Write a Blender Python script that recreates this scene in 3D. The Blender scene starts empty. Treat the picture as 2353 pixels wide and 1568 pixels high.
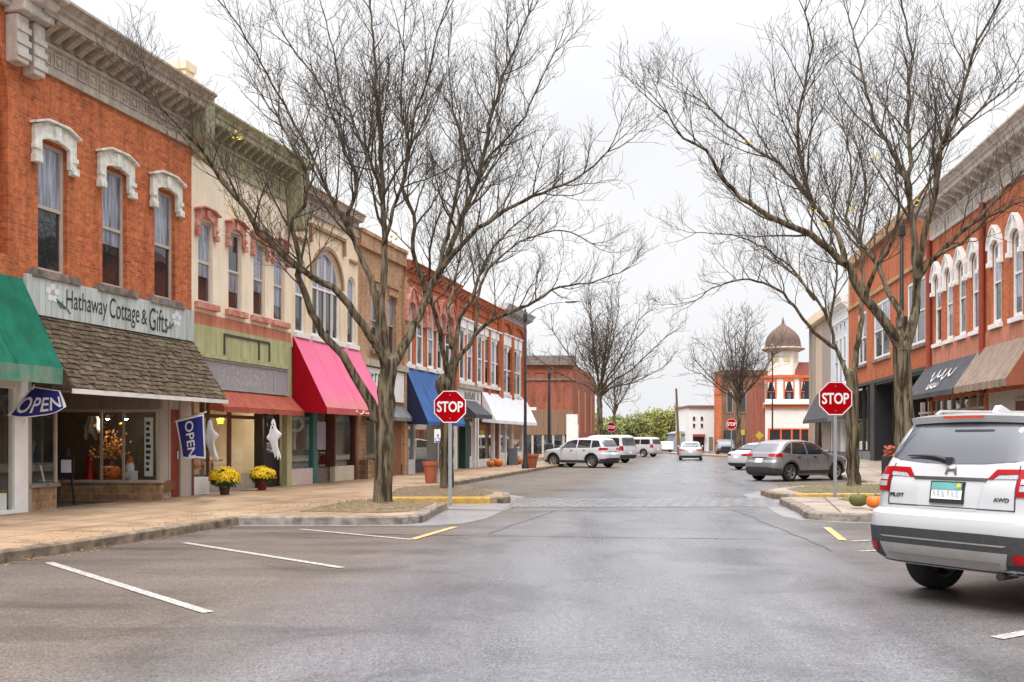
import bpy, bmesh, math, random
from mathutils import Vector, Matrix
R = math.radians
SC = bpy.context.scene
COL = SC.collection
F = 2288.0          # focal length in units of the picture's 2353-unit width (a 35 mm lens)
EYE, HOR, CX = 1.6, 1010.0, 1176.5

# ------------------------------------------------------------------ camera geometry helpers
def at(x, y, D):            # a point seen at (x, y) that stands D metres away
    return Vector(((x-CX)*D/F, D, EYE-(y-HOR)*D/F))
def gnd(x, y, z=0.0):       # a point of the ground at height z
    D = (EYE-z)*F/(y-HOR)
    return Vector(((x-CX)*D/F, D, z))

class Frame:
    """vertical facade plane: x runs left to right seen from the street, y into the building"""
    def __init__(s, ox, oy, ux, uy):
        l = math.hypot(ux, uy); s.o = Vector((ox, oy)); s.u = Vector((ux/l, uy/l))
        s.n = Vector((s.u.y, -s.u.x)); s.ang = math.atan2(s.u.y, s.u.x)
    def sz(s, x, y, d=0.0):
        r = Vector(((x-CX)/F, 1.0))
        t = (s.o.dot(s.n)+d)/r.dot(s.n)
        p = r*t
        return (p-s.o).dot(s.u), EYE-(y-HOR)*t/F
    def s(s, x, d=0.0): return s.sz(x, HOR, d)[0]
    def z(s, x, y, d=0.0): return s.sz(x, y, d)[1]
    def dz(s, s0, x, y):    # offset from the wall and height of a point at station s0
        r = Vector(((x-CX)/F, 1.0)); b = s.o+s.u*s0
        # b + n*d parallel to r
        d = -(b.x*r.y-b.y*r.x)/(s.n.x*r.y-s.n.y*r.x)
        p = b+s.n*d
        return d, EYE-(y-HOR)*p.y/F
    def w(s, x, d=0.0, z=0.0):
        p = s.o+s.u*x+s.n*d
        return Vector((p.x, p.y, z))

# ------------------------------------------------------------------ mesh builder
class MB:
    def __init__(s): s.v = []; s.f = []
    def add(s, vs, fs):
        b = len(s.v); s.v += [tuple(p) for p in vs]; s.f += [tuple(i+b for i in f) for f in fs]
        return s
    def quad(s, a, b, c, d): return s.add([a, b, c, d], [(0, 1, 2, 3)])
    def box(s, x0, x1, y0, y1, z0, z1):
        if x0 > x1: x0, x1 = x1, x0
        if y0 > y1: y0, y1 = y1, y0
        if z0 > z1: z0, z1 = z1, z0
        return s.add([(x0,y0,z0),(x1,y0,z0),(x1,y1,z0),(x0,y1,z0),(x0,y0,z1),(x1,y0,z1),(x1,y1,z1),(x0,y1,z1)],
              [(0,3,2,1),(4,5,6,7),(0,1,5,4),(1,2,6,5),(2,3,7,6),(3,0,4,7)])
    def prism_y(s, poly, y0, y1):       # polygon in (x, z)
        n = len(poly)
        v = [(x, y0, z) for x, z in poly]+[(x, y1, z) for x, z in poly]
        return s.add(v, [tuple(range(n)), tuple(range(2*n-1, n-1, -1))]+[(i, i+n, (i+1) % n+n, (i+1) % n) for i in range(n)])
    def prism_x(s, poly, x0, x1):       # polygon in (y, z)
        n = len(poly)
        v = [(x0, y, z) for y, z in poly]+[(x1, y, z) for y, z in poly]
        return s.add(v, [tuple(range(n)), tuple(range(2*n-1, n-1, -1))]+[(i, i+n, (i+1) % n+n, (i+1) % n) for i in range(n)])
    def prism_z(s, poly, z0, z1):
        n = len(poly)
        v = [(x, y, z0) for x, y in poly]+[(x, y, z1) for x, y in poly]
        return s.add(v, [tuple(range(n-1, -1, -1)), tuple(range(n, 2*n))]+[(i, (i+1) % n, (i+1) % n+n, i+n) for i in range(n)])
    def tube(s, pts, rad, n=6, cap=True):
        pts = [Vector(p) for p in pts]; m = len(pts)
        if not hasattr(rad, '__len__'): rad = [rad]*m
        t = (pts[1]-pts[0]).normalized()
        a = t.cross(Vector((0.31, 0.17, 0.93)))
        if a.length < 1e-3: a = t.cross(Vector((1, 0, 0)))
        a.normalize(); b0 = len(s.v)
        cs = [(math.cos(2*math.pi*k/n), math.sin(2*math.pi*k/n)) for k in range(n)]
        for i, p in enumerate(pts):
            t = pts[min(i+1, m-1)]-pts[max(i-1, 0)]
            if t.length < 1e-9: t = Vector((0, 0, 1))
            t.normalize(); a = a-t*a.dot(t)
            if a.length < 1e-6: a = t.orthogonal()
            a.normalize(); c = t.cross(a); r = rad[i]
            for cx, cy in cs: s.v.append(tuple(p+a*(r*cx)+c*(r*cy)))
        for i in range(m-1):
            for k in range(n):
                k2 = (k+1) % n
                s.f.append((b0+i*n+k, b0+i*n+k2, b0+(i+1)*n+k2, b0+(i+1)*n+k))
        if cap:
            s.f.append(tuple(b0+k for k in range(n-1, -1, -1))); s.f.append(tuple(b0+(m-1)*n+k for k in range(n)))
        return s
    def lathe(s, prof, n=24, c=(0, 0, 0), sx=1, sy=1, cap=True):   # prof: (r, z) bottom to top
        b0 = len(s.v); m = len(prof)
        for r, z in prof:
            for k in range(n):
                a = 2*math.pi*k/n
                s.v.append((c[0]+r*math.cos(a)*sx, c[1]+r*math.sin(a)*sy, c[2]+z))
        for i in range(m-1):
            for k in range(n):
                k2 = (k+1) % n
                s.f.append((b0+i*n+k, b0+i*n+k2, b0+(i+1)*n+k2, b0+(i+1)*n+k))
        if cap:
            s.f.append(tuple(b0+k for k in range(n-1, -1, -1))); s.f.append(tuple(b0+(m-1)*n+k for k in range(n)))
        return s
    def grid(s, fn, nu, nv):            # fn(u, v) -> point, u, v in 0..1
        b0 = len(s.v)
        for j in range(nv+1):
            for i in range(nu+1): s.v.append(tuple(fn(i/nu, j/nv)))
        for j in range(nv):
            for i in range(nu):
                a = b0+j*(nu+1)+i
                s.f.append((a, a+1, a+nu+2, a+nu+1))
        return s
    def xf(s, m, start=0):
        for i in range(start, len(s.v)): s.v[i] = tuple(m @ Vector(s.v[i]))
        return s
    def mesh(s, name, mat, smooth=None):
        me = bpy.data.meshes.new(name); me.from_pydata(s.v, [], s.f); me.update()
        if mat: me.materials.append(mat)
        if smooth is not None:
            me.polygons.foreach_set('use_smooth', [True]*len(me.polygons))
            me.set_sharp_from_angle(angle=R(smooth))
        return me
    def islands(s):
        p = list(range(len(s.v)))
        def fd(a):
            while p[a] != a: p[a] = p[p[a]]; a = p[a]
            return a
        for f in s.f:
            for i in f[1:]: p[fd(i)] = fd(f[0])
        gr = {}
        for f in s.f: gr.setdefault(fd(f[0]), []).append(f)
        out = []
        for fs in gr.values():
            m = MB(); ix = {}
            for f in fs:
                q = []
                for i in f:
                    if i not in ix: ix[i] = len(m.v); m.v.append(s.v[i])
                    q.append(ix[i])
                m.f.append(tuple(q))
            out.append(m)
        return out
    SPLIT = {'post', 'stain_groove', 'painted_flower', 'painted_leaf', 'pilaster', 'cornice_block', 'door_post', 'window_post', 'bolt', 'stone_band', 'brick_arch', 'trim', 'leg', 'bulkhead', 'display_window', 'brick_relief', 'chimney_cap', 'ledge', 'wheel'}
    def build(s, name, mat, parent=None, smooth=None, world=False, bevel=0):
        if name in s.SPLIT:
            parts = s.islands()
            if len(parts) > 1: return [m.build(name, mat, parent, smooth, world, bevel) for m in parts][0]
        if world and parent is not None:
            inv = parent_matrix(parent).inverted()
            s.v = [tuple(inv @ Vector(p)) for p in s.v]
        o = bpy.data.objects.new(name, s.mesh(name, mat, smooth)); COL.objects.link(o)
        if parent is not None: o.parent = parent
        if bevel:
            md = o.modifiers.new('bevel', 'BEVEL'); md.width = bevel; md.segments = 2; md.limit_method = 'ANGLE'; md.angle_limit = R(40)
        return o

def parent_matrix(o):
    m = Matrix.LocRotScale(o.location, o.rotation_euler, o.scale)
    return parent_matrix(o.parent) @ m if o.parent else m

def thing(name, label, cat, loc=(0, 0, 0), rz=0.0, group=None):
    o = bpy.data.objects.new(name, None); COL.objects.link(o)
    o.empty_display_size = .2; o.location = loc; o.rotation_euler = (0, 0, rz)
    o['label'] = label; o['category'] = cat
    if group: o['group'] = group
    return o
def tag(o, label, cat, group=None, kind=None):
    o['label'] = label; o['category'] = cat
    if group: o['group'] = group
    if kind: o['kind'] = kind
    return o
def struct(o, label=None):
    o['kind'] = 'structure'
    if label: o['label'] = label; o['category'] = o.name.split('.')[0].replace('_', ' ')
    return o
def copy_tree(o, parent=None):
    c = o.copy(); COL.objects.link(c); c.parent = parent
    for ch in [x for x in list(bpy.data.objects) if x.parent == o and x != c]: copy_tree(ch, c)
    return c

def text_geo(body, size=1.0, sx=1.0, shear=0.0, fat=0.0, space=1.0):
    """flat text centred on the origin in the x-z plane: verts (x, z), faces"""
    cu = bpy.data.curves.new('t', 'FONT'); cu.body = body; cu.size = size; cu.align_x = 'CENTER'; cu.align_y = 'CENTER'
    cu.shear = shear; cu.offset = fat; cu.resolution_u = 3; cu.space_character = space
    ob = bpy.data.objects.new('t', cu); COL.objects.link(ob)
    dg = bpy.context.evaluated_depsgraph_get(); me = ob.evaluated_get(dg).to_mesh()
    vs = [(v.co.x*sx, v.co.y) for v in me.vertices]; fs = [tuple(p.vertices) for p in me.polygons]
    ob.evaluated_get(dg).to_mesh_clear()
    bpy.data.objects.remove(ob); bpy.data.curves.remove(cu)
    return vs, fs

# ------------------------------------------------------------------ materials
def _new(name):
    m = bpy.data.materials.new(name); m.use_nodes = True; nt = m.node_tree; nt.nodes.clear()
    out = nt.nodes.new('ShaderNodeOutputMaterial'); b = nt.nodes.new('ShaderNodeBsdfPrincipled')
    nt.links.new(b.outputs[0], out.inputs[0])
    return m, nt, b, out
def N(nt, t, **k):
    n = nt.nodes.new(t)
    for a, v in k.items(): setattr(n, a, v)
    return n
def rgb(c): return (c[0], c[1], c[2], 1.0)
def noise(nt, scale, detail=4, vec=None, rough=.55, dist=0.0):
    n = N(nt, 'ShaderNodeTexNoise'); n.inputs['Scale'].default_value = scale; n.inputs['Detail'].default_value = detail
    n.inputs['Roughness'].default_value = rough; n.inputs['Distortion'].default_value = dist
    if vec is not None: nt.links.new(vec, n.inputs['Vector'])
    return n
def ramp(nt, fac, stops):
    r = N(nt, 'ShaderNodeValToRGB'); e = r.color_ramp.elements
    while len(e) < len(stops): e.new(0.5)
    for i, (p, c) in enumerate(stops): e[i].position = p; e[i].color = rgb(c) if hasattr(c, '__len__') else (c, c, c, 1)
    nt.links.new(fac, r.inputs[0]); return r
def mix(nt, fac, a, b, mode='MIX'):
    m = N(nt, 'ShaderNodeMix', data_type='RGBA', blend_type=mode)
    if hasattr(fac, 'default_value') or hasattr(fac, 'links'): nt.links.new(fac, m.inputs[0])
    else: m.inputs[0].default_value = fac
    for k, v in ((6, a), (7, b)):
        if isinstance(v, (tuple, list)): m.inputs[k].default_value = rgb(v)
        else: nt.links.new(v, m.inputs[k])
    return m.outputs[2]
def coords(nt, scale=(1, 1, 1), rot=(0, 0, 0)):
    tc = N(nt, 'ShaderNodeTexCoord'); mp = N(nt, 'ShaderNodeMapping'); mp.inputs['Scale'].default_value = scale
    mp.inputs['Rotation'].default_value = rot
    nt.links.new(tc.outputs['Object'], mp.inputs[0]); return mp.outputs[0]
def bump(nt, b, h, strength=.3, dist=.01):
    n = N(nt, 'ShaderNodeBump'); n.inputs['Strength'].default_value = strength; n.inputs['Distance'].default_value = dist
    nt.links.new(h, n.inputs['Height']); nt.links.new(n.outputs[0], b.inputs['Normal'])

MATS = {}
def M(name, col, col2=None, scale=3.0, rough=.6, metal=0.0, bmp=0.0, bscale=60.0, spec=.35, coat=0.0, stretch=(1, 1, 1), detail=5, streak=0.0, rp=(.35, .68)):
    """plain procedural material: two colours mixed by noise, roughness noise, optional bump"""
    if name in MATS: return MATS[name]
    m, nt, b, out = _new(name); v = coords(nt, stretch)
    if col2 is None: col2 = tuple(c*.86 for c in col)
    n = noise(nt, scale, detail, v)
    r = ramp(nt, n.outputs[0], [(rp[0], col), (rp[1], col2)])
    col_out = r.outputs[0]
    if streak:
        v2 = coords(nt, (5, 5, .45)); ns = noise(nt, 1.0, 6, v2, .6, .3); ks = ramp(nt, ns.outputs[0], [(.42, 1.0), (.72, 1-streak)]); col_out = mix(nt, 1.0, col_out, ks.outputs[0], 'MULTIPLY')
    nt.links.new(col_out, b.inputs['Base Color'])
    b.inputs['Roughness'].default_value = rough; b.inputs['Metallic'].default_value = metal
    b.inputs['Specular IOR Level'].default_value = spec
    if coat: b.inputs['Coat Weight'].default_value = coat; b.inputs['Coat Roughness'].default_value = .04
    if bmp:
        n2 = noise(nt, bscale, 4, v); bump(nt, b, n2.outputs[0], bmp, .008)
    MATS[name] = m; return m

def brick(name, c1, c2, mortar, stain, stain_amt=.5, bw=.215, bh=.072, scale_noise=.5, rough=.85, spec=.25, ground=False):
    if name in MATS: return MATS[name]
    m, nt, b, out = _new(name)
    tc = N(nt, 'ShaderNodeTexCoord'); sp = N(nt, 'ShaderNodeSeparateXYZ'); nt.links.new(tc.outputs['Object'], sp.inputs[0])
    ad = N(nt, 'ShaderNodeMath', operation='ADD'); nt.links.new(sp.outputs[0], ad.inputs[0]); nt.links.new(sp.outputs[1], ad.inputs[1])
    cb = N(nt, 'ShaderNodeCombineXYZ'); nt.links.new(sp.outputs[0] if ground else ad.outputs[0], cb.inputs[0]); nt.links.new(sp.outputs[1 if ground else 2], cb.inputs[1])
    br = N(nt, 'ShaderNodeTexBrick'); nt.links.new(cb.outputs[0], br.inputs['Vector'])
    br.inputs['Scale'].default_value = 1.0; br.inputs['Brick Width'].default_value = bw; br.inputs['Row Height'].default_value = bh
    br.inputs['Mortar Size'].default_value = .03 if ground else .009; br.inputs['Mortar Smooth'].default_value = .3; br.inputs['Bias'].default_value = -.1
    br.inputs['Color1'].default_value = rgb(c1); br.inputs['Color2'].default_value = rgb(c2); br.inputs['Mortar'].default_value = rgb(mortar)
    n1 = noise(nt, scale_noise, 6, tc.outputs['Object'], .65)
    k = ramp(nt, n1.outputs[0], [(.38, 0.0), (.72, stain_amt)])
    c = mix(nt, k.outputs[0], br.outputs[0], stain)
    n3 = noise(nt, 9.0, 3, tc.outputs['Object'], .6)
    k3 = ramp(nt, n3.outputs[0], [(.3, .66), (.7, 1.18)])
    c = mix(nt, 1.0, c, k3.outputs[0], 'MULTIPLY')
    mp = N(nt, 'ShaderNodeMapping'); mp.inputs['Scale'].default_value = (1.5, 1.5, .18); nt.links.new(tc.outputs['Object'], mp.inputs[0])
    n4 = noise(nt, 2.0, 5, mp.outputs[0], .6)
    k4 = ramp(nt, n4.outputs[0], [(.46, 1.0), (.72, .54)])
    c = mix(nt, 1.0, c, k4.outputs[0], 'MULTIPLY')
    nt.links.new(c, b.inputs['Base Color']); b.inputs['Roughness'].default_value = rough; b.inputs['Specular IOR Level'].default_value = spec
    bump(nt, b, br.outputs[1], -.35, .006)
    MATS[name] = m; return m

def glass_clear(name='shop_glass', tint=(.93, .96, .95)):
    if name in MATS: return MATS[name]
    m, nt, b, out = _new(name); nt.nodes.remove(b)
    fr = N(nt, 'ShaderNodeFresnel'); ge = N(nt, 'ShaderNodeNewGeometry'); io = N(nt, 'ShaderNodeMath', operation='MULTIPLY_ADD')
    io.inputs[1].default_value = 1/1.5-1.5; io.inputs[2].default_value = 1.5; nt.links.new(ge.outputs['Backfacing'], io.inputs[0]); nt.links.new(io.outputs[0], fr.inputs[0])
    tr = N(nt, 'ShaderNodeBsdfTransparent'); tr.inputs[0].default_value = rgb(tint)
    gl = N(nt, 'ShaderNodeBsdfGlossy'); gl.inputs['Roughness'].default_value = .015; gl.inputs[0].default_value = rgb((.95, .95, .95))
    mx = N(nt, 'ShaderNodeMixShader'); nt.links.new(fr.outputs[0], mx.inputs[0]); nt.links.new(tr.outputs[0], mx.inputs[1]); nt.links.new(gl.outputs[0], mx.inputs[2])
    nt.links.new(mx.outputs[0], out.inputs[0]); MATS[name] = m; return m
def glass_dark(name='upper_glass', col=(.02, .022, .028), rough=.03, wob=.12):
    if name in MATS: return MATS[name]
    m, nt, b, out = _new(name); b.inputs['Base Color'].default_value = rgb(col); b.inputs['Roughness'].default_value = rough
    b.inputs['Specular IOR Level'].default_value = .9; b.inputs['IOR'].default_value = 1.6
    if wob:
        n = noise(nt, 1.3, 2, coords(nt)); bump(nt, b, n.outputs[0], wob, .02)
    MATS[name] = m; return m
def emit(name, col, st):
    m, nt, b, out = _new(name); nt.nodes.remove(b); e = N(nt, 'ShaderNodeEmission'); e.inputs[0].default_value = rgb(col); e.inputs[1].default_value = st
    nt.links.new(e.outputs[0], out.inputs[0]); MATS[name] = m; return m

# brick and walls
M_ORANGE = brick('brick_orange', (.66, .165, .055), (.36, .078, .034), (.46, .21, .12), (.64, .23, .085), .55, scale_noise=.8)
M_ORANGE2 = brick('brick_orange_right', (.62, .17, .06), (.49, .12, .045), (.48, .20, .11), (.34, .09, .045), .5, scale_noise=.7)
M_TAN = brick('brick_tan', (.50, .29, .155), (.38, .205, .11), (.52, .38, .25), (.58, .36, .2), .5)
M_FARRED = brick('brick_dark_red', (.40, .10, .06), (.31, .08, .05), (.40, .18, .12), (.26, .11, .065), .75)
M_BROWNB = brick('brick_brown', (.27, .13, .075), (.2, .1, .06), (.3, .2, .13), (.16, .09, .055), .6)
M_STONE = brick('rubble_stone', (.36, .21, .11), (.22, .13, .075), (.38, .30, .22), (.46, .28, .15), .6, .34, .16)
M_PAVER = brick('crosswalk_paver', (.22, .218, .225), (.155, .153, .16), (.06, .058, .062), (.19, .188, .195), .5, .30, .62, .5, .33, .5, True)
M_SALMON = M('painted_salmon', (.50, .17, .10), (.56, .24, .15), 2.0, .75, bmp=.15, streak=.35)
M_CREAM = M('painted_cream', (.88, .77, .61), (.80, .67, .50), 1.3, .8, bmp=.12, bscale=25, streak=.14)
M_CREAM2 = M('painted_cream_arch', (.84, .70, .51), (.74, .59, .41), 1.0, .8, bmp=.12, bscale=25, streak=.16)
M_REDTRIM = M('red_trim', (.46, .13, .095), (.62, .36, .28), 5, .7, bmp=.2)
M_WHITE = M('white_paint', (.79, .78, .76), (.70, .69, .67), 4, .5)
M_WHITE2 = M('white_hood', (.88, .87, .85), (.74, .73, .71), 6, .6, bmp=.2)
M_GREYHOOD = M('weathered_white_hood', (.84, .82, .76), (.55, .55, .48), 7, .7, bmp=.25)
M_TAUPE = M('taupe_paint', (.36, .30, .25), (.30, .25, .21), 4, .6)
M_CORN = M('cornice_taupe', (.52, .45, .37), (.38, .32, .26), 6, .75, bmp=.2, streak=.35)
M_CORNG = M('cornice_moss', (.44, .41, .28), (.27, .27, .14), 5, .8, bmp=.2, streak=.35)
M_CORNL = M('cornice_light', (.64, .59, .54), (.50, .46, .41), 5, .7, bmp=.2, streak=.35)
M_DARKGREEN = M('green_edge', (.10, .15, .10), (.22, .22, .18), 6, .7)
M_OLIVE = M('sage_paint', (.40, .41, .20), (.48, .46, .27), 3.0, .8, bmp=.1, streak=.35)
M_OLIVED = M('dark_frame', (.06, .06, .045), None, 5, .7)
M_GREYSIGN = M('flaking_grey', (.36, .33, .35), (.27, .25, .27), 26, .8, bmp=.3, bscale=40)
M_SIDING = M('pale_board', (.58, .62, .60), (.50, .55, .53), 2.0, .6, stretch=(1, 1, .1), streak=.35)
M_BOARDBR = M('brown_board', (.20, .155, .12), (.26, .21, .17), 6, .7, stretch=(1, 1, .1))
M_BOARDGY = M('greige_board', (.46, .41, .36), (.38, .34, .30), 6, .7, stretch=(1, 1, .1))
M_REDDOOR = M('red_door', (.26, .045, .025), (.20, .035, .02), 6, .5)
M_DARK = M('dark_interior', (.035, .032, .03), (.02, .018, .018), 2, .8)
M_INTW = M('interior_wall', (.40, .31, .23), (.30, .23, .16), 1.5, .8)
M_INTL = M('interior_light', (.70, .60, .47), (.60, .50, .39), 1.5, .8)
M_BLACK = M('black_paint', (.018, .018, .02), (.028, .028, .03), 8, .45)
M_TEAL = M('teal_paint', (.05, .17, .17), None, 5, .5)
M_GREENP = M('dark_green_paint', (.02, .07, .05), None, 5, .5)
M_WOOD = M('brown_wood', (.16, .07, .03), (.24, .11, .05), 8, .6, stretch=(1, 1, .12))
M_ROOF = M('roof_gravel', (.25, .25, .26), (.32, .32, .33), 4, .9)
M_SHINGLE = M('cedar_shingle', (.15, .103, .068), (.055, .039, .027), 7.0, .9, bmp=.4, bscale=50, detail=8)
M_SHINGLE2 = M('cedar_shingle_moss', (.085, .070, .036), (.20, .15, .10), 5.0, .9, bmp=.4, bscale=50, detail=8)
# fabric
M_AGREEN = M('awning_green', (.003, .115, .066), (.006, .155, .095), 2.2, .7, spec=.2, streak=.35)
M_AGREEN2 = M('awning_green_faded', (.07, .24, .17), (.22, .27, .2), 3.5, .75, streak=.35)
M_APINKD = M('awning_red_side', (.34, .002, .012), (.29, .002, .010), 2, .7, spec=.12)
M_ARED = M('awning_rust', (.40, .085, .05), (.33, .075, .045), 4, .8, bmp=.2, streak=.35)
M_ABLUE = M('awning_blue', (.036, .105, .29), (.05, .13, .34), 2, .7, spec=.2, streak=.35)
M_ANAVY = M('awning_navy_side', (.010, .014, .05), None, 2, .6)
M_AWHITE = M('awning_white', (.78, .79, .82), (.72, .73, .76), 2, .5, streak=.12)
M_AGREY = M('awning_grey', (.19, .20, .20), (.15, .16, .16), 3, .7, streak=.35)
M_ABLACK = M('awning_charcoal', (.050, .050, .058), (.065, .065, .075), 3, .6, streak=.35)
M_ATAN = M('awning_tan', (.30, .22, .17), (.25, .18, .135), 3, .75, streak=.35)
def pink():
    m, nt, b, out = _new('awning_bleached_pink'); tc = N(nt, 'ShaderNodeTexCoord'); sp = N(nt, 'ShaderNodeSeparateXYZ')
    nt.links.new(tc.outputs['Object'], sp.inputs[0])
    mp = N(nt, 'ShaderNodeMapping'); mp.inputs['Scale'].default_value = (2.2, .5, .35); nt.links.new(tc.outputs['Object'], mp.inputs[0])
    n = noise(nt, 1.4, 6, mp.outputs[0], .65, .6)
    # algae and dirt towards the foot of the canvas, in streaks
    mr = N(nt, 'ShaderNodeMapRange'); mr.inputs[1].default_value = 3.7; mr.inputs[2].default_value = 2.5; nt.links.new(sp.outputs[2], mr.inputs[0])
    mu = N(nt, 'ShaderNodeMath', operation='MULTIPLY'); nt.links.new(mr.outputs[0], mu.inputs[0]); nt.links.new(n.outputs[0], mu.inputs[1])
    k = ramp(nt, mu.outputs[0], [(.22, 0.0), (.55, .85)])
    n2 = noise(nt, .8, 3, tc.outputs['Object'])
    base = ramp(nt, n2.outputs[0], [(.3, (.70, .10, .22)), (.7, (.66, .145, .26))])
    c = mix(nt, k.outputs[0], base.outputs[0], (.40, .20, .12)); nt.links.new(c, b.inputs['Base Color']); b.inputs['Roughness'].default_value = .65
    return m
M_APINK = pink()
# ground
def asphalt():
    m, nt, b, out = _new('wet_asphalt'); tc = N(nt, 'ShaderNodeTexCoord'); o = tc.outputs['Object']
    fine = noise(nt, 42, 4, o, .8)
    big = noise(nt, .22, 5, o, .6)
    mp = N(nt, 'ShaderNodeMapping'); mp.inputs['Scale'].default_value = (1.0, .16, 1); mp.inputs['Rotation'].default_value = (0, 0, R(10)); nt.links.new(o, mp.inputs[0])
    streak = noise(nt, .9, 5, mp.outputs[0], .6)
    mp2 = N(nt, 'ShaderNodeMapping'); mp2.inputs['Scale'].default_value = (.25, 1.3, 1); mp2.inputs['Rotation'].default_value = (0, 0, R(14)); nt.links.new(o, mp2.inputs[0])
    cross = noise(nt, .8, 5, mp2.outputs[0], .6)
    # dry parking lanes at the sides, damp travelled lane in the middle
    sp = N(nt, 'ShaderNodeSeparateXYZ'); nt.links.new(o, sp.inputs[0])
    k = N(nt, 'ShaderNodeMath', operation='MULTIPLY'); k.inputs[1].default_value = -.19; nt.links.new(sp.outputs[1], k.inputs[0])
    a = N(nt, 'ShaderNodeMath', operation='ADD'); nt.links.new(sp.outputs[0], a.inputs[0]); nt.links.new(k.outputs[0], a.inputs[1])
    a2 = N(nt, 'ShaderNodeMath', operation='SUBTRACT'); a2.inputs[1].default_value = -.6; nt.links.new(a.outputs[0], a2.inputs[0])
    ab = N(nt, 'ShaderNodeMath', operation='ABSOLUTE'); nt.links.new(a2.outputs[0], ab.inputs[0])
    wob = N(nt, 'ShaderNodeMath', operation='MULTIPLY_ADD'); wob.inputs[1].default_value = 2.6; nt.links.new(big.outputs[0], wob.inputs[0]); nt.links.new(ab.outputs[0], wob.inputs[2])
    dry = N(nt, 'ShaderNodeMapRange'); dry.inputs[1].default_value = 3.0; dry.inputs[2].default_value = 5.4; nt.links.new(wob.outputs[0], dry.inputs[0])
    c_wet = ramp(nt, streak.outputs[0], [(.3, (.092, .093, .102)), (.7, (.150, .151, .163))])
    c_dry = ramp(nt, cross.outputs[0], [(.28, (.045, .034, .027)), (.47, (.092, .071, .057)), (.75, (.128, .104, .087))])
    c = mix(nt, dry.outputs[0], c_wet.outputs[0], c_dry.outputs[0])
    kf = ramp(nt, fine.outputs[0], [(.38, .38), (.62, 1.62)])
    c = mix(nt, 1.0, c, kf.outputs[0], 'MULTIPLY')
    med = noise(nt, 13, 4, o, .7); km = ramp(nt, med.outputs[0], [(.35, .78), (.65, 1.2)])
    c = mix(nt, 1.0, c, km.outputs[0], 'MULTIPLY')
    blot = noise(nt, .55, 7, o, .68, .8); kb = ramp(nt, blot.outputs[0], [(.36, .70), (.50, 1.0), (.66, 1.12)])
    c = mix(nt, 1.0, c, kb.outputs[0], 'MULTIPLY')
    nt.links.new(c, b.inputs['Base Color'])
    rr = ramp(nt, streak.outputs[0], [(.3, .22), (.7, .36)])
    rd = mix(nt, dry.outputs[0], rr.outputs[0], (.62, .62, .62)); nt.links.new(rd, b.inputs['Roughness'])
    b.inputs['Specular IOR Level'].default_value = .42
    bump(nt, b, fine.outputs[0], .08, .004)
    return m
M_ASPH = asphalt()
def pavement(name='pavement_concrete', c0=(.27, .175, .10), c1=(.345, .232, .145), c2=(.40, .29, .205)):
    m, nt, b, out = _new(name); tc = N(nt, 'ShaderNodeTexCoord'); o = tc.outputs['Object']
    mp = N(nt, 'ShaderNodeMapping'); mp.inputs['Rotation'].default_value = (0, 0, R(14)); nt.links.new(o, mp.inputs[0])
    n1 = noise(nt, .35, 6, o, .62); n2 = noise(nt, 14, 5, o, .7)
    r1 = ramp(nt, n1.outputs[0], [(.3, c0), (.5, c1), (.72, c2)])
    r2 = ramp(nt, n2.outputs[0], [(.2, .78), (.8, 1.15)])
    c = mix(nt, 1.0, r1.outputs[0], r2.outputs[0], 'MULTIPLY')
    # scored slabs, each a little different in tone
    br = N(nt, 'ShaderNodeTexBrick'); br.offset = 0.0; nt.links.new(mp.outputs[0], br.inputs['Vector']); br.inputs['Scale'].default_value = 1.0
    br.inputs['Brick Width'].default_value = 1.55; br.inputs['Row Height'].default_value = 1.7; br.inputs['Mortar Size'].default_value = .026; br.inputs['Mortar Smooth'].default_value = .2
    br.inputs['Color1'].default_value = rgb((.92, .92, .92)); br.inputs['Color2'].default_value = rgb((1.08, 1.06, 1.04)); br.inputs['Mortar'].default_value = rgb((.36, .32, .29))
    c = mix(nt, 1.0, c, br.outputs[0], 'MULTIPLY')
    n5 = noise(nt, 1.1, 7, o, .7, .6); r5 = ramp(nt, n5.outputs[0], [(.40, .68), (.52, 1.0), (.70, 1.10)]); c = mix(nt, 1.0, c, r5.outputs[0], 'MULTIPLY')
    nt.links.new(c, b.inputs['Base Color']); b.inputs['Roughness'].default_value = .55; b.inputs['Specular IOR Level'].default_value = .35
    bump(nt, b, n2.outputs[0], .15, .005); return m
M_PAVE = pavement()
M_PAVE2 = pavement('pavement_grey', (.26, .20, .155), (.33, .27, .22), (.40, .34, .29))
M_KERB = M('kerb_concrete', (.27, .21, .15), (.075, .055, .04), 4.5, .8, bmp=.3, bscale=20, detail=8)
M_KERBL = M('kerb_pale', (.29, .245, .21), (.085, .07, .058), 5.0, .7, bmp=.2, bscale=20, detail=8)
M_GUTTER = M('gutter_concrete', (.28, .27, .275), (.19, .18, .18), 1.8, .3, bmp=.1, bscale=30, detail=7)
M_YELLOW = M('yellow_kerb_paint', (.60, .36, .035), (.30, .20, .08), 6, .6, bmp=.15)
M_LINE = M('road_paint_white', (.46, .44, .415), (.13, .115, .10), 28, .6, detail=8)
M_LINEY = M('road_paint_yellow', (.55, .36, .14), (.33, .24, .14), 7, .6, detail=8)
M_LITTER = M('leaf_litter', (.20, .135, .085), (.085, .075, .032), 9, .9, bmp=.6, bscale=30, detail=8)
M_GRASS = M('winter_grass', (.17, .135, .075), (.085, .09, .032), 9, .9, bmp=.6, bscale=40, detail=8)
M_LEAFDRY = M('dry_leaf', (.34, .19, .09), (.24, .15, .06), 9, .8)
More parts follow.
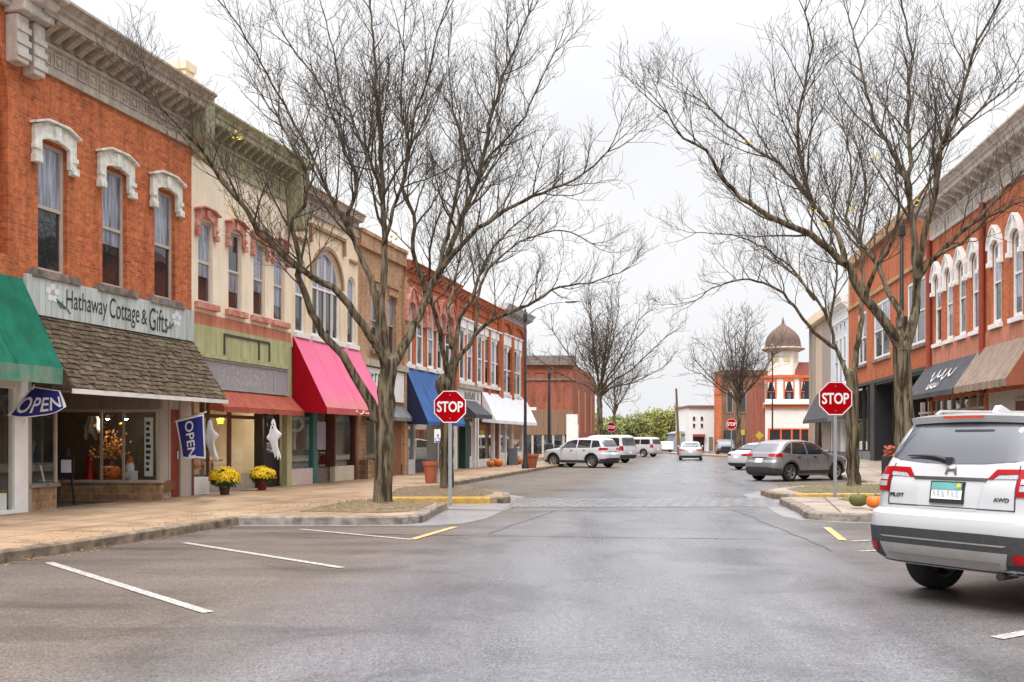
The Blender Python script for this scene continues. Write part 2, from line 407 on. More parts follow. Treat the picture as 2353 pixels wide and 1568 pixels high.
# trees
M_BARK = M('bark', (.17, .135, .09), (.035, .026, .017), 13, .95, bmp=1.0, bscale=14, spec=.1, stretch=(1, 1, .11), detail=9, rp=(.40, .60))
M_BARKG = M('bark_mossy', (.105, .088, .055), (.052, .042, .030), 2.2, .9, bmp=.6, bscale=20, detail=8)
M_TWIG = M('twig_bark', (.058, .044, .037), (.088, .069, .058), 2, .95, spec=.1)
M_LEAFY = M('yellow_leaf', (.62, .44, .03), (.45, .42, .05), 5, .6)
M_FOL = M('foliage_olive', (.18, .19, .05), (.085, .105, .03), .35, .75, detail=6)
M_FOL2 = M('foliage_yellow', (.255, .24, .055), (.14, .155, .04), .35, .75, detail=6)
# street and car
M_GALV = M('galvanised', (.42, .43, .45), (.34, .35, .37), 12, .4, .7)
M_STOP = M('sign_red', (.36, .0, .004), (.32, .0, .004), 3, .7, spec=.05)
M_SIGNW = M('sign_white', (.80, .79, .78), (.74, .73, .72), 4, .4)
M_TERRA = M('terracotta', (.40, .115, .055), (.32, .09, .045), 5, .75)
M_PUMP = M('pumpkin_skin', (.62, .17, .025), (.50, .12, .02), 4, .5)
M_GOURD = M('green_gourd', (.07, .085, .02), (.13, .12, .04), 6, .6)
M_STEM = M('dry_stem', (.20, .15, .07), None, 6, .8)
M_MUM = M('yellow_flower', (.82, .58, .01), (.70, .42, .005), 14, .6)
M_MUMG = M('mum_leaf', (.05, .085, .02), (.09, .13, .03), 9, .7)
M_FLAG = M('flag_blue', (.018, .024, .20), (.014, .018, .16), 3, .7)
M_CLOTHW = M('white_cloth', (.76, .76, .80), (.66, .66, .71), 5, .8)
M_TYRE = M('tyre_rubber', (.018, .018, .018), (.026, .025, .025), 10, .8, bmp=.1)
M_RIM = M('alloy_rim', (.42, .42, .43), (.34, .34, .35), 8, .3, .8)
M_CLAD = M('black_cladding', (.035, .036, .038), (.05, .05, .053), 30, .6, bmp=.05, bscale=300)
M_SKID = M('silver_trim', (.42, .40, .38), (.36, .345, .33), 9, .38, .55)
M_CHROME = M('chrome', (.62, .62, .64), None, 5, .12, 1.0)
M_DCHROME = M('dark_chrome', (.16, .15, .15), None, 5, .2, .9)
M_CARW = M('car_paint_white', (.47, .47, .485), (.455, .455, .47), 2, .28, coat=.8)
M_CARG = M('car_paint_grey', (.24, .235, .25), (.22, .215, .23), 2, .3, .45, coat=.9)
M_CARS = M('car_paint_silver', (.50, .50, .49), (.47, .47, .46), 2, .3, .4, coat=.8)
M_CARD = M('car_paint_slate', (.10, .12, .14), None, 2, .3, .3, coat=.8)
M_CARGL = glass_dark('car_glass', (.055, .057, .072), .03, .0)
M_CARGL2 = glass_dark('car_side_glass', (.012, .014, .016), .03, .0)
M_LAMPR = M('lamp_red', (.34, .002, .006), (.26, .002, .005), 20, .25, spec=.3)
M_LAMPO = M('lamp_orange_red', (.50, .07, .035), (.40, .04, .03), 20, .25, spec=.3)
M_LAMPW = M('lamp_clear', (.42, .42, .44), (.26, .26, .29), 40, .15, coat=.7)
M_UPGL = glass_dark('upper_glass', (.018, .02, .026), .02, .22)
M_SHOP = glass_clear()
M_SKYSHEEN = M('sky_sheen_pane', (.34, .36, .44), (.09, .10, .13), 2.2, .05, spec=.8, stretch=(5, 5, .5), detail=7, rp=(.38, .66))  # pale streaked sky reflection put into the pane's colour
# ------------------------------------------------------------------ building kit
L_ = Frame(-9.71, 19.99, .2485, 1.0)             # left row
R_ = Frame(18.0, 40.0, -.1414, -1.0)             # right row
FRONT = Frame(0, 0, 1, 0)

class Bld:
    """one building: local x along the facade from its left corner, local y into the building, z up"""
    def __init__(s, name, label, fr, s0, s1, ztop, wall_mat, zwall=.1, depth=12, group=None, base=0.1, cat='building'):
        s.fr = fr; s.s0 = s0; s.W = s1-s0; s.ztop = ztop; s.mat = wall_mat; s.depth = depth; s.op = []; s.zwall = zwall; s.base = base
        p = fr.w(s0)
        s.e = thing(name, label, cat, p, fr.ang, group)
    def x(s, px, d=0.0): return s.fr.s(px, d)-s.s0
    def xz(s, px, py, d=0.0):
        a, z = s.fr.sz(px, py, d); return a-s.s0, z
    def finish(s, roof=True, roof_drop=.5):
        mb = MB(); w = s.W
        wall_front(mb, 0, w, s.zwall, s.ztop, s.op)
        d = s.depth
        mb.quad((0, d, s.base), (0, 0, s.base), (0, 0, s.ztop), (0, d, s.ztop)); mb.quad((w, 0, s.base), (w, d, s.base), (w, d, s.ztop), (w, 0, s.ztop))
        mb.quad((w, d, s.base), (0, d, s.base), (0, d, s.ztop), (w, d, s.ztop))
        # parapet thickness and inner faces
        t = .3; zr = s.ztop-roof_drop
        mb.quad((0, 0, s.ztop), (w, 0, s.ztop), (w, t, s.ztop), (0, t, s.ztop)); mb.quad((t, t, s.ztop), (w-t, t, s.ztop), (w-t, t, zr), (t, t, zr))
        s.wall = mb.build('wall', s.mat, s.e)
        if roof: MB().quad((.0, .02, zr), (w, .02, zr), (w, d, zr), (0, d, zr)).build('roof', M_ROOF, s.e)
    def interior(s, x0, x1, y0, depth, z0, z1, mat=None, light=None):
        """an open-fronted room behind the shop glass"""
        mb = MB(); y1 = y0+depth
        mb.quad((x0, y0, z0), (x1, y0, z0), (x1, y1, z0), (x0, y1, z0)); mb.quad((x0, y0, z1), (x0, y1, z1), (x1, y1, z1), (x1, y0, z1))
        mb.quad((x0, y1, z0), (x1, y1, z0), (x1, y1, z1), (x0, y1, z1)); mb.quad((x0, y0, z0), (x0, y1, z0), (x0, y1, z1), (x0, y0, z1)); mb.quad((x1, y0, z0), (x1, y0, z1), (x1, y1, z1), (x1, y1, z0))
        return mb.build('shop_interior', mat or M_INTW, s.e)

def wall_front(mb, x0, x1, z0, z1, ops, y=0.0, rev=.22):
    """front wall with openings (a, b, lo, hi, arch radius or 0) and their reveals"""
    xs = sorted({x0, x1} | {c for o in ops for c in o[:2]}); zs = sorted({z0, z1} | {c for o in ops for c in o[2:4]})
    for i in range(len(xs)-1):
        for j in range(len(zs)-1):
            cx, cz = (xs[i]+xs[i+1])/2, (zs[j]+zs[j+1])/2
            if any(o[0] < cx < o[1] and o[2] < cz < o[3] for o in ops): continue
            mb.quad((xs[i], y, zs[j]), (xs[i+1], y, zs[j]), (xs[i+1], y, zs[j+1]), (xs[i], y, zs[j+1]))
    for o in ops:
        a, b, lo, hi = o[:4]; ar = o[4] if len(o) > 4 else 0
        mb.quad((a, y, lo), (a, y+rev, lo), (a, y+rev, hi), (a, y, hi)); mb.quad((b, y+rev, lo), (b, y, lo), (b, y, hi), (b, y+rev, hi))
        mb.quad((a, y, lo), (b, y, lo), (b, y+rev, lo), (a, y+rev, lo))
        if not ar: mb.quad((a, y+rev, hi), (b, y+rev, hi), (b, y, hi), (a, y, hi))
        else:
            n = 14; c = (a+b)/2; hw = (b-a)/2; sp = hi-ar
            pts = [(c-hw*math.cos(math.pi*k/n), sp+ar*math.sin(math.pi*k/n)) for k in range(n+1)]
            for k in range(n):
                (xa, za), (xb, zb) = pts[k], pts[k+1]
                mb.quad((xa, y, za), (xb, y, zb), (xb, y, hi), (xa, y, hi))
                mb.quad((xa, y+rev, za), (xb, y+rev, zb), (xb, y, zb), (xa, y, za))

def arch_poly(a, b, lo, hi, ar, n=12):
    c = (a+b)/2; hw = (b-a)/2; sp = hi-ar
    return [(a, lo), (b, lo)]+[(c+hw*math.cos(math.pi*k/n), sp+ar*math.sin(math.pi*k/n)) for k in range(n+1)]

WR = random.Random(12)
def window(B, a, b, lo, hi, fm, y=.10, ar=0, hood=None, hm=None, sill=None, sm=None, fw=.07, mull=0, glass=None, rails=1, upper=.5, pane_y=.05, sky_tone=True):
    """sash window as a part (the frame mesh) with pane, hood and sill as sub-parts; registers its opening in the wall"""
    B.op.append((a, b, lo, hi, ar))
    mb = MB(); t = .07
    if not ar:
        mb.box(a, a+fw, y, y+t, lo, hi); mb.box(b-fw, b, y, y+t, lo, hi); mb.box(a+fw, b-fw, y, y+t, hi-fw, hi); mb.box(a+fw, b-fw, y, y+t, lo, lo+fw)
    else:
        mb.box(a, a+fw, y, y+t, lo, hi-ar); mb.box(b-fw, b, y, y+t, lo, hi-ar); mb.box(a+fw, b-fw, y, y+t, lo, lo+fw)
        n = 14; c = (a+b)/2; hw = (b-a)/2; sp = hi-ar
        for k in range(n):
            q = []
            for aa in (math.pi*k/n, math.pi*(k+1)/n):
                q.append(((c-hw*math.cos(aa), sp+ar*math.sin(aa)), (c-(hw-fw)*math.cos(aa), sp+(ar-fw)*math.sin(aa))))
            (o0, i0), (o1, i1) = q
            mb.quad((o0[0], y, o0[1]), (i0[0], y, i0[1]), (i1[0], y, i1[1]), (o1[0], y, o1[1])); mb.quad((i0[0], y, i0[1]), (i0[0], y+t, i0[1]), (i1[0], y+t, i1[1]), (i1[0], y, i1[1]))
    for k in range(rails):
        zz = lo+(hi-lo)*upper if rails == 1 else lo+(hi-lo)*(k+1)/(rails+1)
        mb.box(a+fw, b-fw, y-.012, y+t-.01, zz-.035, zz+.035)
    for k in range(mull):
        xx = a+(b-a)*(k+1)/(mull+1); mb.box(xx-.03, xx+.03, y-.006, y+t-.02, lo+fw, (hi-fw) if not ar else hi-ar*.25)
    f = mb.build('window', fm, B.e)
    gp = MB(); e = .01
    poly = [(a+e, lo+e), (b-e, lo+e), (b-e, hi-e), (a+e, hi-e)] if not ar else arch_poly(a+e, b-e, lo+e, hi-e, ar)
    if sky_tone and rails == 1:  # upper pane mostly carries the painted sky reflection, lower one plain glass
        zz = lo+(hi-lo)*upper
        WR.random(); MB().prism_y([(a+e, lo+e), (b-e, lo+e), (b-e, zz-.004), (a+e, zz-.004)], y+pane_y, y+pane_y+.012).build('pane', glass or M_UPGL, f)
        gp.prism_y([(a+e, zz+.004), (b-e, zz+.004)]+(poly[2:] if ar else [(b-e, hi-e), (a+e, hi-e)]), y+pane_y-.012, y+pane_y+.001); gp.build('pane', M_SKYSHEEN if WR.random() < .72 else (glass or M_UPGL), f)
        if WR.random() < .4: zb_ = zz-(zz-lo)*WR.uniform(.15, .6); MB().box(a+fw+.005, b-fw-.005, y+pane_y-.006, y+pane_y-.001, zb_, zz-.04).build('sky_tone', M_SKYSHEEN, f)  # strip of the same painted sky tone below the rail
    else:
        gp.prism_y(poly, y+pane_y, y+pane_y+.012); gp.build('pane', glass or M_UPGL, f)
    if hood: hood(a, b, lo, hi).build('hood', hm, f, bevel=.012)
    if sill:
        MB().box(a-sill, b+sill, -.13, .06, lo-.17, lo-.003).build('sill', sm, f, bevel=.01)
    return f

def hood_pediment(ex=.3, up=.42, ear=.42, pr=.17, cap=.05):
    def fn(a, b, lo, hi):
        c = (a+b)/2; w = (b-a)/2; W = w+ex; mb = MB()
        mb.prism_y([(c-W, hi-ear), (c-w+.02, hi-ear), (c-w+.02, hi-.02), (c-w*.5, hi+.05), (c+w*.5, hi+.05), (c+w-.02, hi-.02), (c+w-.02, hi-ear), (c+W, hi-ear), (c+W, hi+up*.62), (c+W*.5, hi+up*.95), (c-W*.5, hi+up*.95), (c-W, hi+up*.62)], -pr, .0)
        for sgn in (-1, 1):
            mb.box(c+sgn*(W+.03), c+sgn*(w+.02), -pr-.05, -.003, hi-ear-.1, hi-ear+.06)
            mb.box(c+sgn*(W+.02), c+sgn*(w+.05), -pr-.035, -.003, hi-ear*.45-.06, hi-ear*.45+.04)
        # crowning moulding in three straight runs
        for (xa, za), (xb, zb) in (((c-W-.06, hi+up*.60), (c-W*.5, hi+up*.95)), ((c-W*.5, hi+up*.95), (c+W*.5, hi+up*.95)), ((c+W*.5, hi+up*.95), (c+W+.06, hi+up*.60))):
            mb.prism_y([(xa, za+.003), (xb, zb+.003), (xb, zb+cap*1.6), (xa, za+cap*1.6)], -pr-.09, -.003)
        mb.box(c-.09, c+.09, -pr-.05, -.003, hi+.06, hi+up*.9)
        return mb
    return fn
def hood_arch(ex=.22, ear=.55, pr=.16, peak=.22):
    def fn(a, b, lo, hi):
        c = (a+b)/2; w = (b-a)/2; W = w+ex; mb = MB(); n = 10; sp = hi-w*.6
        out = []; inn = []
        for k in range(n+1):
            aa = math.pi*k/n; pk = peak*(1-abs(k-n/2)/(n/2))**1.6
            out.append((c-W*math.cos(aa), sp+(w*.6+ex*1.1)*math.sin(aa)+pk)); inn.append((c-w*math.cos(aa), sp+w*.6*math.sin(aa)))
        for k in range(n):
            mb.prism_y([inn[k], inn[k+1], out[k+1], out[k]], -pr, 0)
            o0, o1 = out[k], out[k+1]
            mb.prism_y([o0, o1, (o1[0], o1[1]+.07), (o0[0], o0[1]+.07)], -pr-.08, -.002)
        for sgn in (-1, 1):
            mb.box(c+sgn*W, c+sgn*(w+.0), -pr, 0, sp-ear, sp); mb.box(c+sgn*(W+.04), c+sgn*(w-.02), -pr-.05, -.003, sp-ear-.12, sp-ear+.05)
        mb.box(c-.07, c+.07, -pr-.06, -.003, hi-.02, hi+ex+peak)
        return mb
    return fn
def hood_box(ex=.12, up=.55, ear=.35, pr=.12):
    def fn(a, b, lo, hi):
        mb = MB(); mb.box(a-ex, b+ex, -pr, 0, hi, hi+up); mb.box(a-ex-.05, b+ex+.05, -pr-.07, -.003, hi+up+.002, hi+up+.09)
        for (u, v) in ((a-ex, a), (b, b+ex)): mb.box(u, v, -pr+.02, 0, hi-ear, hi-.002)
        return mb
    return fn

def cornice(B, x0, x1, z0, z1, proj, mat, brackets=0, bw=.16, panel=True, mat2=None):
    h = z1-z0
    prof = [(0, z0), (-.07, z0), (-.07, z0+.10*h), (-.04, z0+.11*h), (-.04, z0+.40*h), (-.10, z0+.42*h), (-.10, z0+.47*h), (-.05, z0+.48*h), (-.05, z0+.66*h), (-proj*.72, z0+.70*h),
            (-proj*.72, z0+.80*h), (-proj*.80, z0+.83*h), (-proj*.80, z0+.88*h), (-proj*.95, z0+.95*h), (-proj, z0+.96*h), (-proj, z1), (0, z1+.06)]
    c = MB().prism_x([(y, z) for y, z in prof], x0, x1).build('cornice', mat, B.e)
    if brackets:
        me = None
        for k in range(brackets):
            xx = x0+.14+(x1-x0-.28)*k/(brackets-1)
            if me is None:
                m = MB(); m.prism_x([(-.052, z0+.50*h), (-.12, z0+.50*h), (-proj*.68, z0+.665*h), (-proj*.68, z0+.698*h), (-.052, z0+.66*h)], -bw/2, bw/2)
                me = m.mesh('bracket', mat2 or mat)
            o = bpy.data.objects.new('bracket', me); COL.objects.link(o); o.parent = c; o.location = (xx, 0, 0)
        if panel:
            mb = MB(); n = brackets
            for k in range(n-1):
                xa = x0+.14+(x1-x0-.28)*k/(n-1)+.04; xb = x0+.14+(x1-x0-.28)*(k+1)/(n-1)-.04
                mb.box(xa, xb, -.062, -.041, z0+.15*h, z0+.18*h); mb.box(xa, xb, -.062, -.041, z0+.34*h, z0+.37*h)
                mb.box(xa, xa+.04, -.062, -.041, z0+.18*h, z0+.34*h); mb.box(xb-.04, xb, -.062, -.041, z0+.18*h, z0+.34*h)
                mb.prism_y([((xa+xb)/2, z0+.19*h), ((xa+xb)/2+.09, z0+.26*h), ((xa+xb)/2, z0+.33*h), ((xa+xb)/2-.09, z0+.26*h)], -.058, -.041)
            mb.build('panel_moulding', mat2 or mat, c)
    return c

def awning(name, label, fr, s0, s1, ztop, zbot, d, mat, side=None, val=.18, vmat=None, group=None, sag=.05, scallop=False, ribs=0, frame=True):
    e = thing(name, label, 'awning', fr.w(s0), fr.ang, group); w = s1-s0; rnd = random.Random(hash(label) % 9999 if False else len(label)*7+int(s0*10))
    ph = [rnd.uniform(0, 6) for _ in range(4)]
    def top(u, v):      # v: 0 at the wall, 1 at the front bar
        z = ztop+(zbot-ztop)*v; y = -.06-(d-.06)*v; wr_ = .010*math.sin(u*w*5.1+v*4+ph[2])*math.sin(v*3.1)+.006*math.sin(u*w*11+ph[3])*v; y += wr_
        k = math.sin(math.pi*v)*(.6+.4*math.sin(u*9+ph[0]))*sag
        if ribs: k *= abs(math.sin(u*ribs*math.pi))**.6
        return (u*w, y+k*.6, z-k*.5)
    m = MB().grid(top, max(12, int(w*6)), 10); m.build('canopy', mat, e, 60)
    nb = max(2, int(round(w/1.25))); sm = MB()
    for q in range(1, nb):
        u0 = q/nb; sm.grid(lambda u, v, u0=u0: Vector(top(u0+(u-.5)*.022/w, .02+.98*v))+Vector((0, -.004, .005)), 1, 10)
    sm.build('seam', mat, e)
    def vl(u, v):
        z0 = zbot; dr = val
        if scallop: dr = val*(.86+.14*abs(math.sin(u*w*4.2)))
        return (u*w, -d-.012*math.sin(u*w*3+ph[1])*v-.002, z0-dr*v)
    MB().grid(vl, max(12, int(w*8)), 2).build('valance', vmat or mat, e, 60)
    for xx in (0, w):
        MB().add([(xx, -.06, ztop), (xx, -.06, zbot-val*.6), (xx, -d, zbot-val*.98), (xx, -d, zbot)], [(0, 1, 2, 3)]).build('side_panel', side or mat, e)
    if frame:
        fb = MB(); fb.tube([(0, -d+.02, zbot-.01), (w, -d+.02, zbot-.01)], .018)
        for xx in (.03, w/2, w-.03): fb.tube([(xx, -.03, zbot-.02), (xx, -d+.02, zbot-.02)], .014)
        fb.build('frame', M_BLACK, e)
    return e

def scribble(mb, x0, x1, z, h, y, rnd, r=.02, slope=0.0):
    """looping handwriting-like stroke"""
    n = 90; pts = []
    for k in range(n):
        t = k/(n-1); a = t*26
        hh = h*(.35+.65*abs(math.sin(t*7.3+rnd.random()*.05)))
        pts.append((x0+(x1-x0)*t+.09*math.cos(a), y, z+slope*t+hh*.5*math.sin(a)))
    mb.tube(pts, r, 4)

def goods(B, x0, x1, y0, y1, z0, z1, n, seed, cols):
    """merchandise seen behind the glass: every piece its own thing"""
    pass
# ================================================================== LEFT ROW
S = L_.s
def lz(x, y, d=0): return L_.z(x, y, d)
ZS = .15
# ---------- A: green awning corner of brick building, mostly out of the frame
a1 = S(43)
A = Bld('brick_building', 'orange brick building with an arched recess above the green awning', L_, a1-8.0, a1-.005, 12.2, M_ORANGE, 2.95)
# big arched recess: its right jamb shows at the picture's left edge
A.op.append((A.W-4.6, A.W-.28, 5.2, 10.15, 1.9))
MB().prism_y(arch_poly(A.W-4.6, A.W-.28, 5.2, 10.15, 1.9), .2, .22).build('recess_wall', M_ORANGE, A.e)
cA = MB(); cA.box(A.W-.62, A.W+.02, -.16, .0, 10.0, 10.5); cA.box(A.W-.66, A.W+.04, -.24, -.16, 10.1, 11.9); cA.box(A.W-.62, A.W+.02, -.55, -.003, 10.52, 11.3); cA.box(A.W-.7, A.W+.06, -.75, -.003, 11.32, 12.15)
cA.build('cornice_end', M_CORNL, A.e, bevel=.03)
MB().prism_x([(0, 10.55), (-.1, 10.55), (-.12, 11.1), (-.5, 11.35), (-.6, 11.6), (-.62, 12.0), (0, 12.1)], 0, A.W-.72).build('cornice', M_CORN, A.e)
MB().box(A.W-3.6, A.W-.30, .02, .4, .12, .55).build('bulkhead', M_WHITE, A.e)
xa = A.x(30); xb = A.x(62)
f = MB(); f.box(xa-.02, A.W+.2, -.06, .1, .12, 2.95); f.box(A.W-4, xa-.02, -.06, .1, .12, .22); f.box(A.W-4, xa-.02, -.06, .1, 2.6, 2.95); f.build('storefront_frame', M_WHITE, A.e, bevel=.01)
MB().box(A.W-4, xa-.02, .0, .012, .22, 2.6).build('display_window', M_SHOP, A.e)
A.interior(A.W-4.2, A.W+.15, .11, .9, .13, 2.95, M_INTL)
sh = MB(); sh.box(A.W-4, A.W-.3, .5, .95, 1.15, 1.19); sh.box(A.W-4, A.W-.3, .5, .95, .55, .6); sh.box(A.W-4, A.W-.3, .9, .95, 1.9, 2.95); sh.build('display_shelf', M_WOOD, A.e)
A.finish()
d, z = L_.dz(a1, 143, 846); d2, z2 = L_.dz(a1, 143, 884)
awning('shop_awning', 'deep green fabric awning with mildewed valance at the left edge', L_, a1-7.5, a1+.02, lz(43, 640), z, d, M_AGREEN, M_AGREEN, z-z2, M_AGREEN2, 'awnings along the left shop row', .09, ribs=4)

# ---------- B: red brick shop with shingled canopy
b0, b1 = a1, S(440)
B = Bld('brick_building', 'orange brick building with three white hooded windows over a shingled shop roof', L_, b0, b1, 9.35, M_ORANGE, 4.3)
hp = hood_pediment(.19, .40, .42, .10, .035)
for xl, xr in ((93.5, 151), (240.6, 288), (360, 399)):
    c = (B.x(xl)+B.x(xr))/2-.02
    window(B, c-.44, c+.44, 5.05, 7.72, M('taupe_sash', (.52, .44, .37), (.45, .38, .32), 4, .6), .10, hood=hp, hm=M_GREYHOOD, sill=.28, sm=M_KERBL, fw=.085, pane_y=.035)
B.finish(roof_drop=.2)
cornice(B, .05, B.W, 9.12, 10.45, .75, M_CORN, 17, .15)
eb = MB(); eb.box(-.42, .42, -.5, -.002, 9.9, 11.35); eb.box(-.38, -.06, -.3, -.002, 8.95, 9.88); eb.box(.08, .4, -.3, -.002, 8.85, 9.88); eb.box(-.44, .44, -.85, -.003, 10.3, 10.5); eb.box(-.46, .46, -.62, -.003, 11.37, 11.5)
for zz in (9.05, 9.3, 9.55): eb.box(-.41, -.02, -.33, -.305, zz, zz+.12); eb.box(.05, .43, -.33, -.305, zz-.08, zz+.04)
eb.tube([(-.3, -.55, 10.25), (.35, -.55, 10.25)], .14, 10)
eb.build('cornice_block', M_CORNL, B.e, bevel=.03)
MB().box(.6, B.W-.3, .5, .75, 10.0, 10.95).build('parapet', M('parapet_metal', (.5, .52, .53), None, 3, .5), B.e)
# ground floor: stone pier with a small display, an angled recess with the big window, siding and a red door
zc = 2.78
pier_x0, pier_x1 = B.x(66), B.x(129)
mb = MB(); mb.box(pier_x0, pier_x1, -.02, .5, .12, .62); st = mb.build('stone_pier', M_STONE, B.e, bevel=.01)
MB().box(pier_x0-.03, pier_x1+.05, -.07, .52, .622, .70).build('pier_cap', M_KERBL, st)
g = MB(); g.box(pier_x0, pier_x1-.03, .0, .012, .702, zc); g.build('display_window', M_SHOP, B.e)
f = MB(); f.box(pier_x1-.06, pier_x1, -.03, .03, .702, zc); f.box(B.x(64)-.06, pier_x0+.02, -.05, .1, .12, zc+.2); f.build('window_post', M_TAUPE, B.e)
# angled front (plane facing the viewer): world coordinates
YB = 23.55
p0 = at(126, HOR, YB); p1 = at(369, HOR, YB); xw0, xw1 = p0.x-.35, p1.x
def wz(y): return EYE-(y-HOR)*YB/F
zg0, zg1 = wz(1104), wz(947)
mb = MB(); mb.box(xw0, xw1, YB, YB+.22, .12, zg0-.07); sb = mb.build('stone_bulkhead', M_STONE, B.e, world=True)
MB().box(xw0, xw1+.03, YB-.07, YB+.25, zg0-.068, zg0).build('sill', M_TAUPE, B.e, world=True, bevel=.01)
MB().box(xw0, xw1-.06, YB+.05, YB+.062, zg0+.002, zg1).build('display_window', M_SHOP, B.e, world=True)
f = MB(); f.box(xw0, xw1, YB-.02, YB+.1, zg1, zg1+.07); f.box(xw1-.07, xw1, YB-.02, YB+.1, zg0+.002, zg1)
for px_ in (231, 282): q = at(px_, HOR, YB).x; f.box(q-.025, q+.025, YB+.02, YB+.08, zg0+.002, zg1)
f.build('window_frame', M_TAUPE, B.e, world=True)
MB().box(xw0, xw1, YB-.01, YB+.12, zg1+.072, zc+.02).build('fascia_board', M_BOARDBR, B.e, world=True)
# siding wall from the big window to the red door
xs0, xs1, xd0, xd1, xe = B.x(368), B.x(391), B.x(392), B.x(411), B.W
mb = MB()
for k in range(5):
    q = xs0+(xs1-xs0)*k/5; mb.box(q+.012, xs0+(xs1-xs0)*(k+1)/5, .0, .1, .12, zc)
mb.box(xs0, xs1, .02, .12, .12, zc); mb.build('siding', M_BOARDGY, B.e)
pw = MB(); pw.box(xs1-.06, xs1, -.012, .1, .12, zc); pw.box(B.x(412), B.x(428), -.04, .1, .12, zc); pw.box(B.x(428), xe, .0, .12, .12, zc); pw.box(xs1, xd1+.03, .0, .12, 2.35, zc); pw.build('door_post', M_BOARDGY, B.e)
dr = MB().box(xs1, xd1+.03, .02, .06, .13, 2.35).build('door', M_REDDOOR, B.e)
MB().tube([(xd1-.08, .02, 1.1), (xd1-.08, -.02, 1.1), (xd1-.08, -.02, 1.3), (xd1-.08, .02, 1.3)], .012).build('handle', M_CHROME, dr)
B.interior(-.02, B.W-.01, .13, 4.4, .13, zc+.01, M('shop_dark_brown', (.12, .095, .075), (.08, .065, .05), 2, .8))
MB().quad((0, -.02, zc), (B.W, -.02, zc), (B.W, 4, zc), (0, 4, zc)).build('soffit', M_BOARDBR, B.e)
# shingled pent roof over the shop front: rows of single shingles
dR, zR = L_.dz(b1, 520, 918); zT = lz(437, 783); xr0, xr1 = B.x(70), B.W+.02
def shingles():
    rnd = random.Random(5); rows = 15; ln = math.hypot(dR, zT-zR); nx, nz = (zT-zR)/ln, dR/ln
    m1, m2 = MB(), MB()
    for r in range(rows):
        v0 = r/rows; v1 = (r+1.55)/rows; x = xr0-rnd.uniform(0, .15)
        while x < xr1:
            w = rnd.uniform(.10, .26); j = rnd.uniform(-.012, .03); th = rnd.uniform(.015, .035); l = .008+.012*rnd.random()
            xa, xb = max(x, xr0), min(x+w-.012, xr1)
            if xb-xa > .03:
                va = 1-v0+j/ln; vb = max(0, 1-v1)
                def P(xx, v, t): return (xx, -dR*v-nx*t, zT+(zR-zT)*v+nz*t)
                t0, t1 = th+l, .004
                q = [P(xa, va, t0), P(xb, va, t0), P(xb, vb, t1), P(xa, vb, t1), P(xa, va, 0), P(xb, va, 0)]
                k = .25+.75*((xa-xr0)/(xr1-xr0))
                (m2 if rnd.random() < k*.75 else m1).add(q, [(0, 1, 2, 3), (4, 5, 1, 0), (4, 0, 3), (5, 2, 1)])
            x += w
    return m1, m2
e = MB().prism_x([(-.01, zT), (-.01, zR-.03), (-dR-.0, zR-.03), (-dR, zR)], xr0, xr1).build('shingle_roof', M_SHINGLE, B.e)
m1, m2 = shingles(); m1.build('shingles', M_SHINGLE, e); m2.build('mossy_shingles', M_SHINGLE2, e)
MB().box(xr0-.02, xr1+.02, -dR-.035, -dR+.02, zR-.11, zR-.012).build('fascia', M_WHITE, e)
MB().quad((xr0, -dR, zR-.04), (xr1, -dR, zR-.04), (xr1, .0, zR-.04), (xr0, .0, zR-.04)).build('soffit', M_BOARDBR, e)
MB().box(-.0, B.W, -.005, .1, zc, 4.32).build('spandrel', M_ORANGE, B.e)
# sign board
sx0, sx1 = B.x(52), B.W-.02; sz0 = lz(437, 785); sz1 = lz(437, 715)
sg = thing('shop_sign', 'long pale board sign lettered Hathaway Cottage & Gifts above the shingled roof', 'sign', L_.w(b0), L_.ang)
mb = MB(); nb = 34
for k in range(nb):
    q0 = sx0+(sx1-sx0)*k/nb; mb.box(q0+.008, sx0+(sx1-sx0)*(k+1)/nb-.004, -.09, -.03, sz0, sz1)
mb.box(sx0, sx1, -.075, -.012, sz0+.005, sz1-.005); mb.build('board', M_SIDING, sg)
M_INK = M('sign_ink', (.03, .03, .035), None, 4, .6)
def word(body, x0, x1, zc_, h, par, mat=M_INK, y=-.098, shear=.0, fat=.0, name='lettering'):
    vs, fs = text_geo(body, 1.0, 1, shear, fat); xa = min(v[0] for v in vs); xb = max(v[0] for v in vs); za = min(v[1] for v in vs); zb = max(v[1] for v in vs)
    k = (x1-x0)/(xb-xa); kz = h/(zb-za)
    return MB().add([(x0+(a-xa)*k, y, zc_+(b-(za+zb)/2)*kz) for a, b in vs], fs).build(name, mat, par)
mid = (sz0+sz1)/2
word('Hathaway', B.x(143), B.x(238), mid-.02, .52, sg, shear=.05); word('Cottage', B.x(243), B.x(312), mid-.03, .60, sg, shear=.05); word('&', B.x(317), B.x(330), mid-.02, .36, sg); word('Gifts', B.x(335), B.x(377), mid-.03, .55, sg, shear=.05)
fl = MB(); fl2 = MB()
for cx_, s_ in ((B.x(112), 1.0), (B.x(398), -1.0)):
    for k in range(5):
        a = k*1.256+.3; c = (cx_+.13*math.cos(a), mid+.10+.13*math.sin(a))
        fl.add([(c[0]+.085*math.cos(t), -.098, c[1]+.07*math.sin(t)) for t in [i*.785 for i in range(8)]], [tuple(range(8))])
    for a0 in (0, 2.1, 4.0): fl2.tube([(cx_+s_*.1, -.1, mid), (cx_+s_*(.25+.05*a0), -.1, mid-.18), (cx_+s_*(.3+.06*a0), -.1, mid-.02-.06*a0)], .012, 4)
fl.build('painted_flower', M_CLOTHW, sg); fl2.build('painted_leaf', M('leaf_ink', (.10, .2, .16), None, 4, .7), sg)

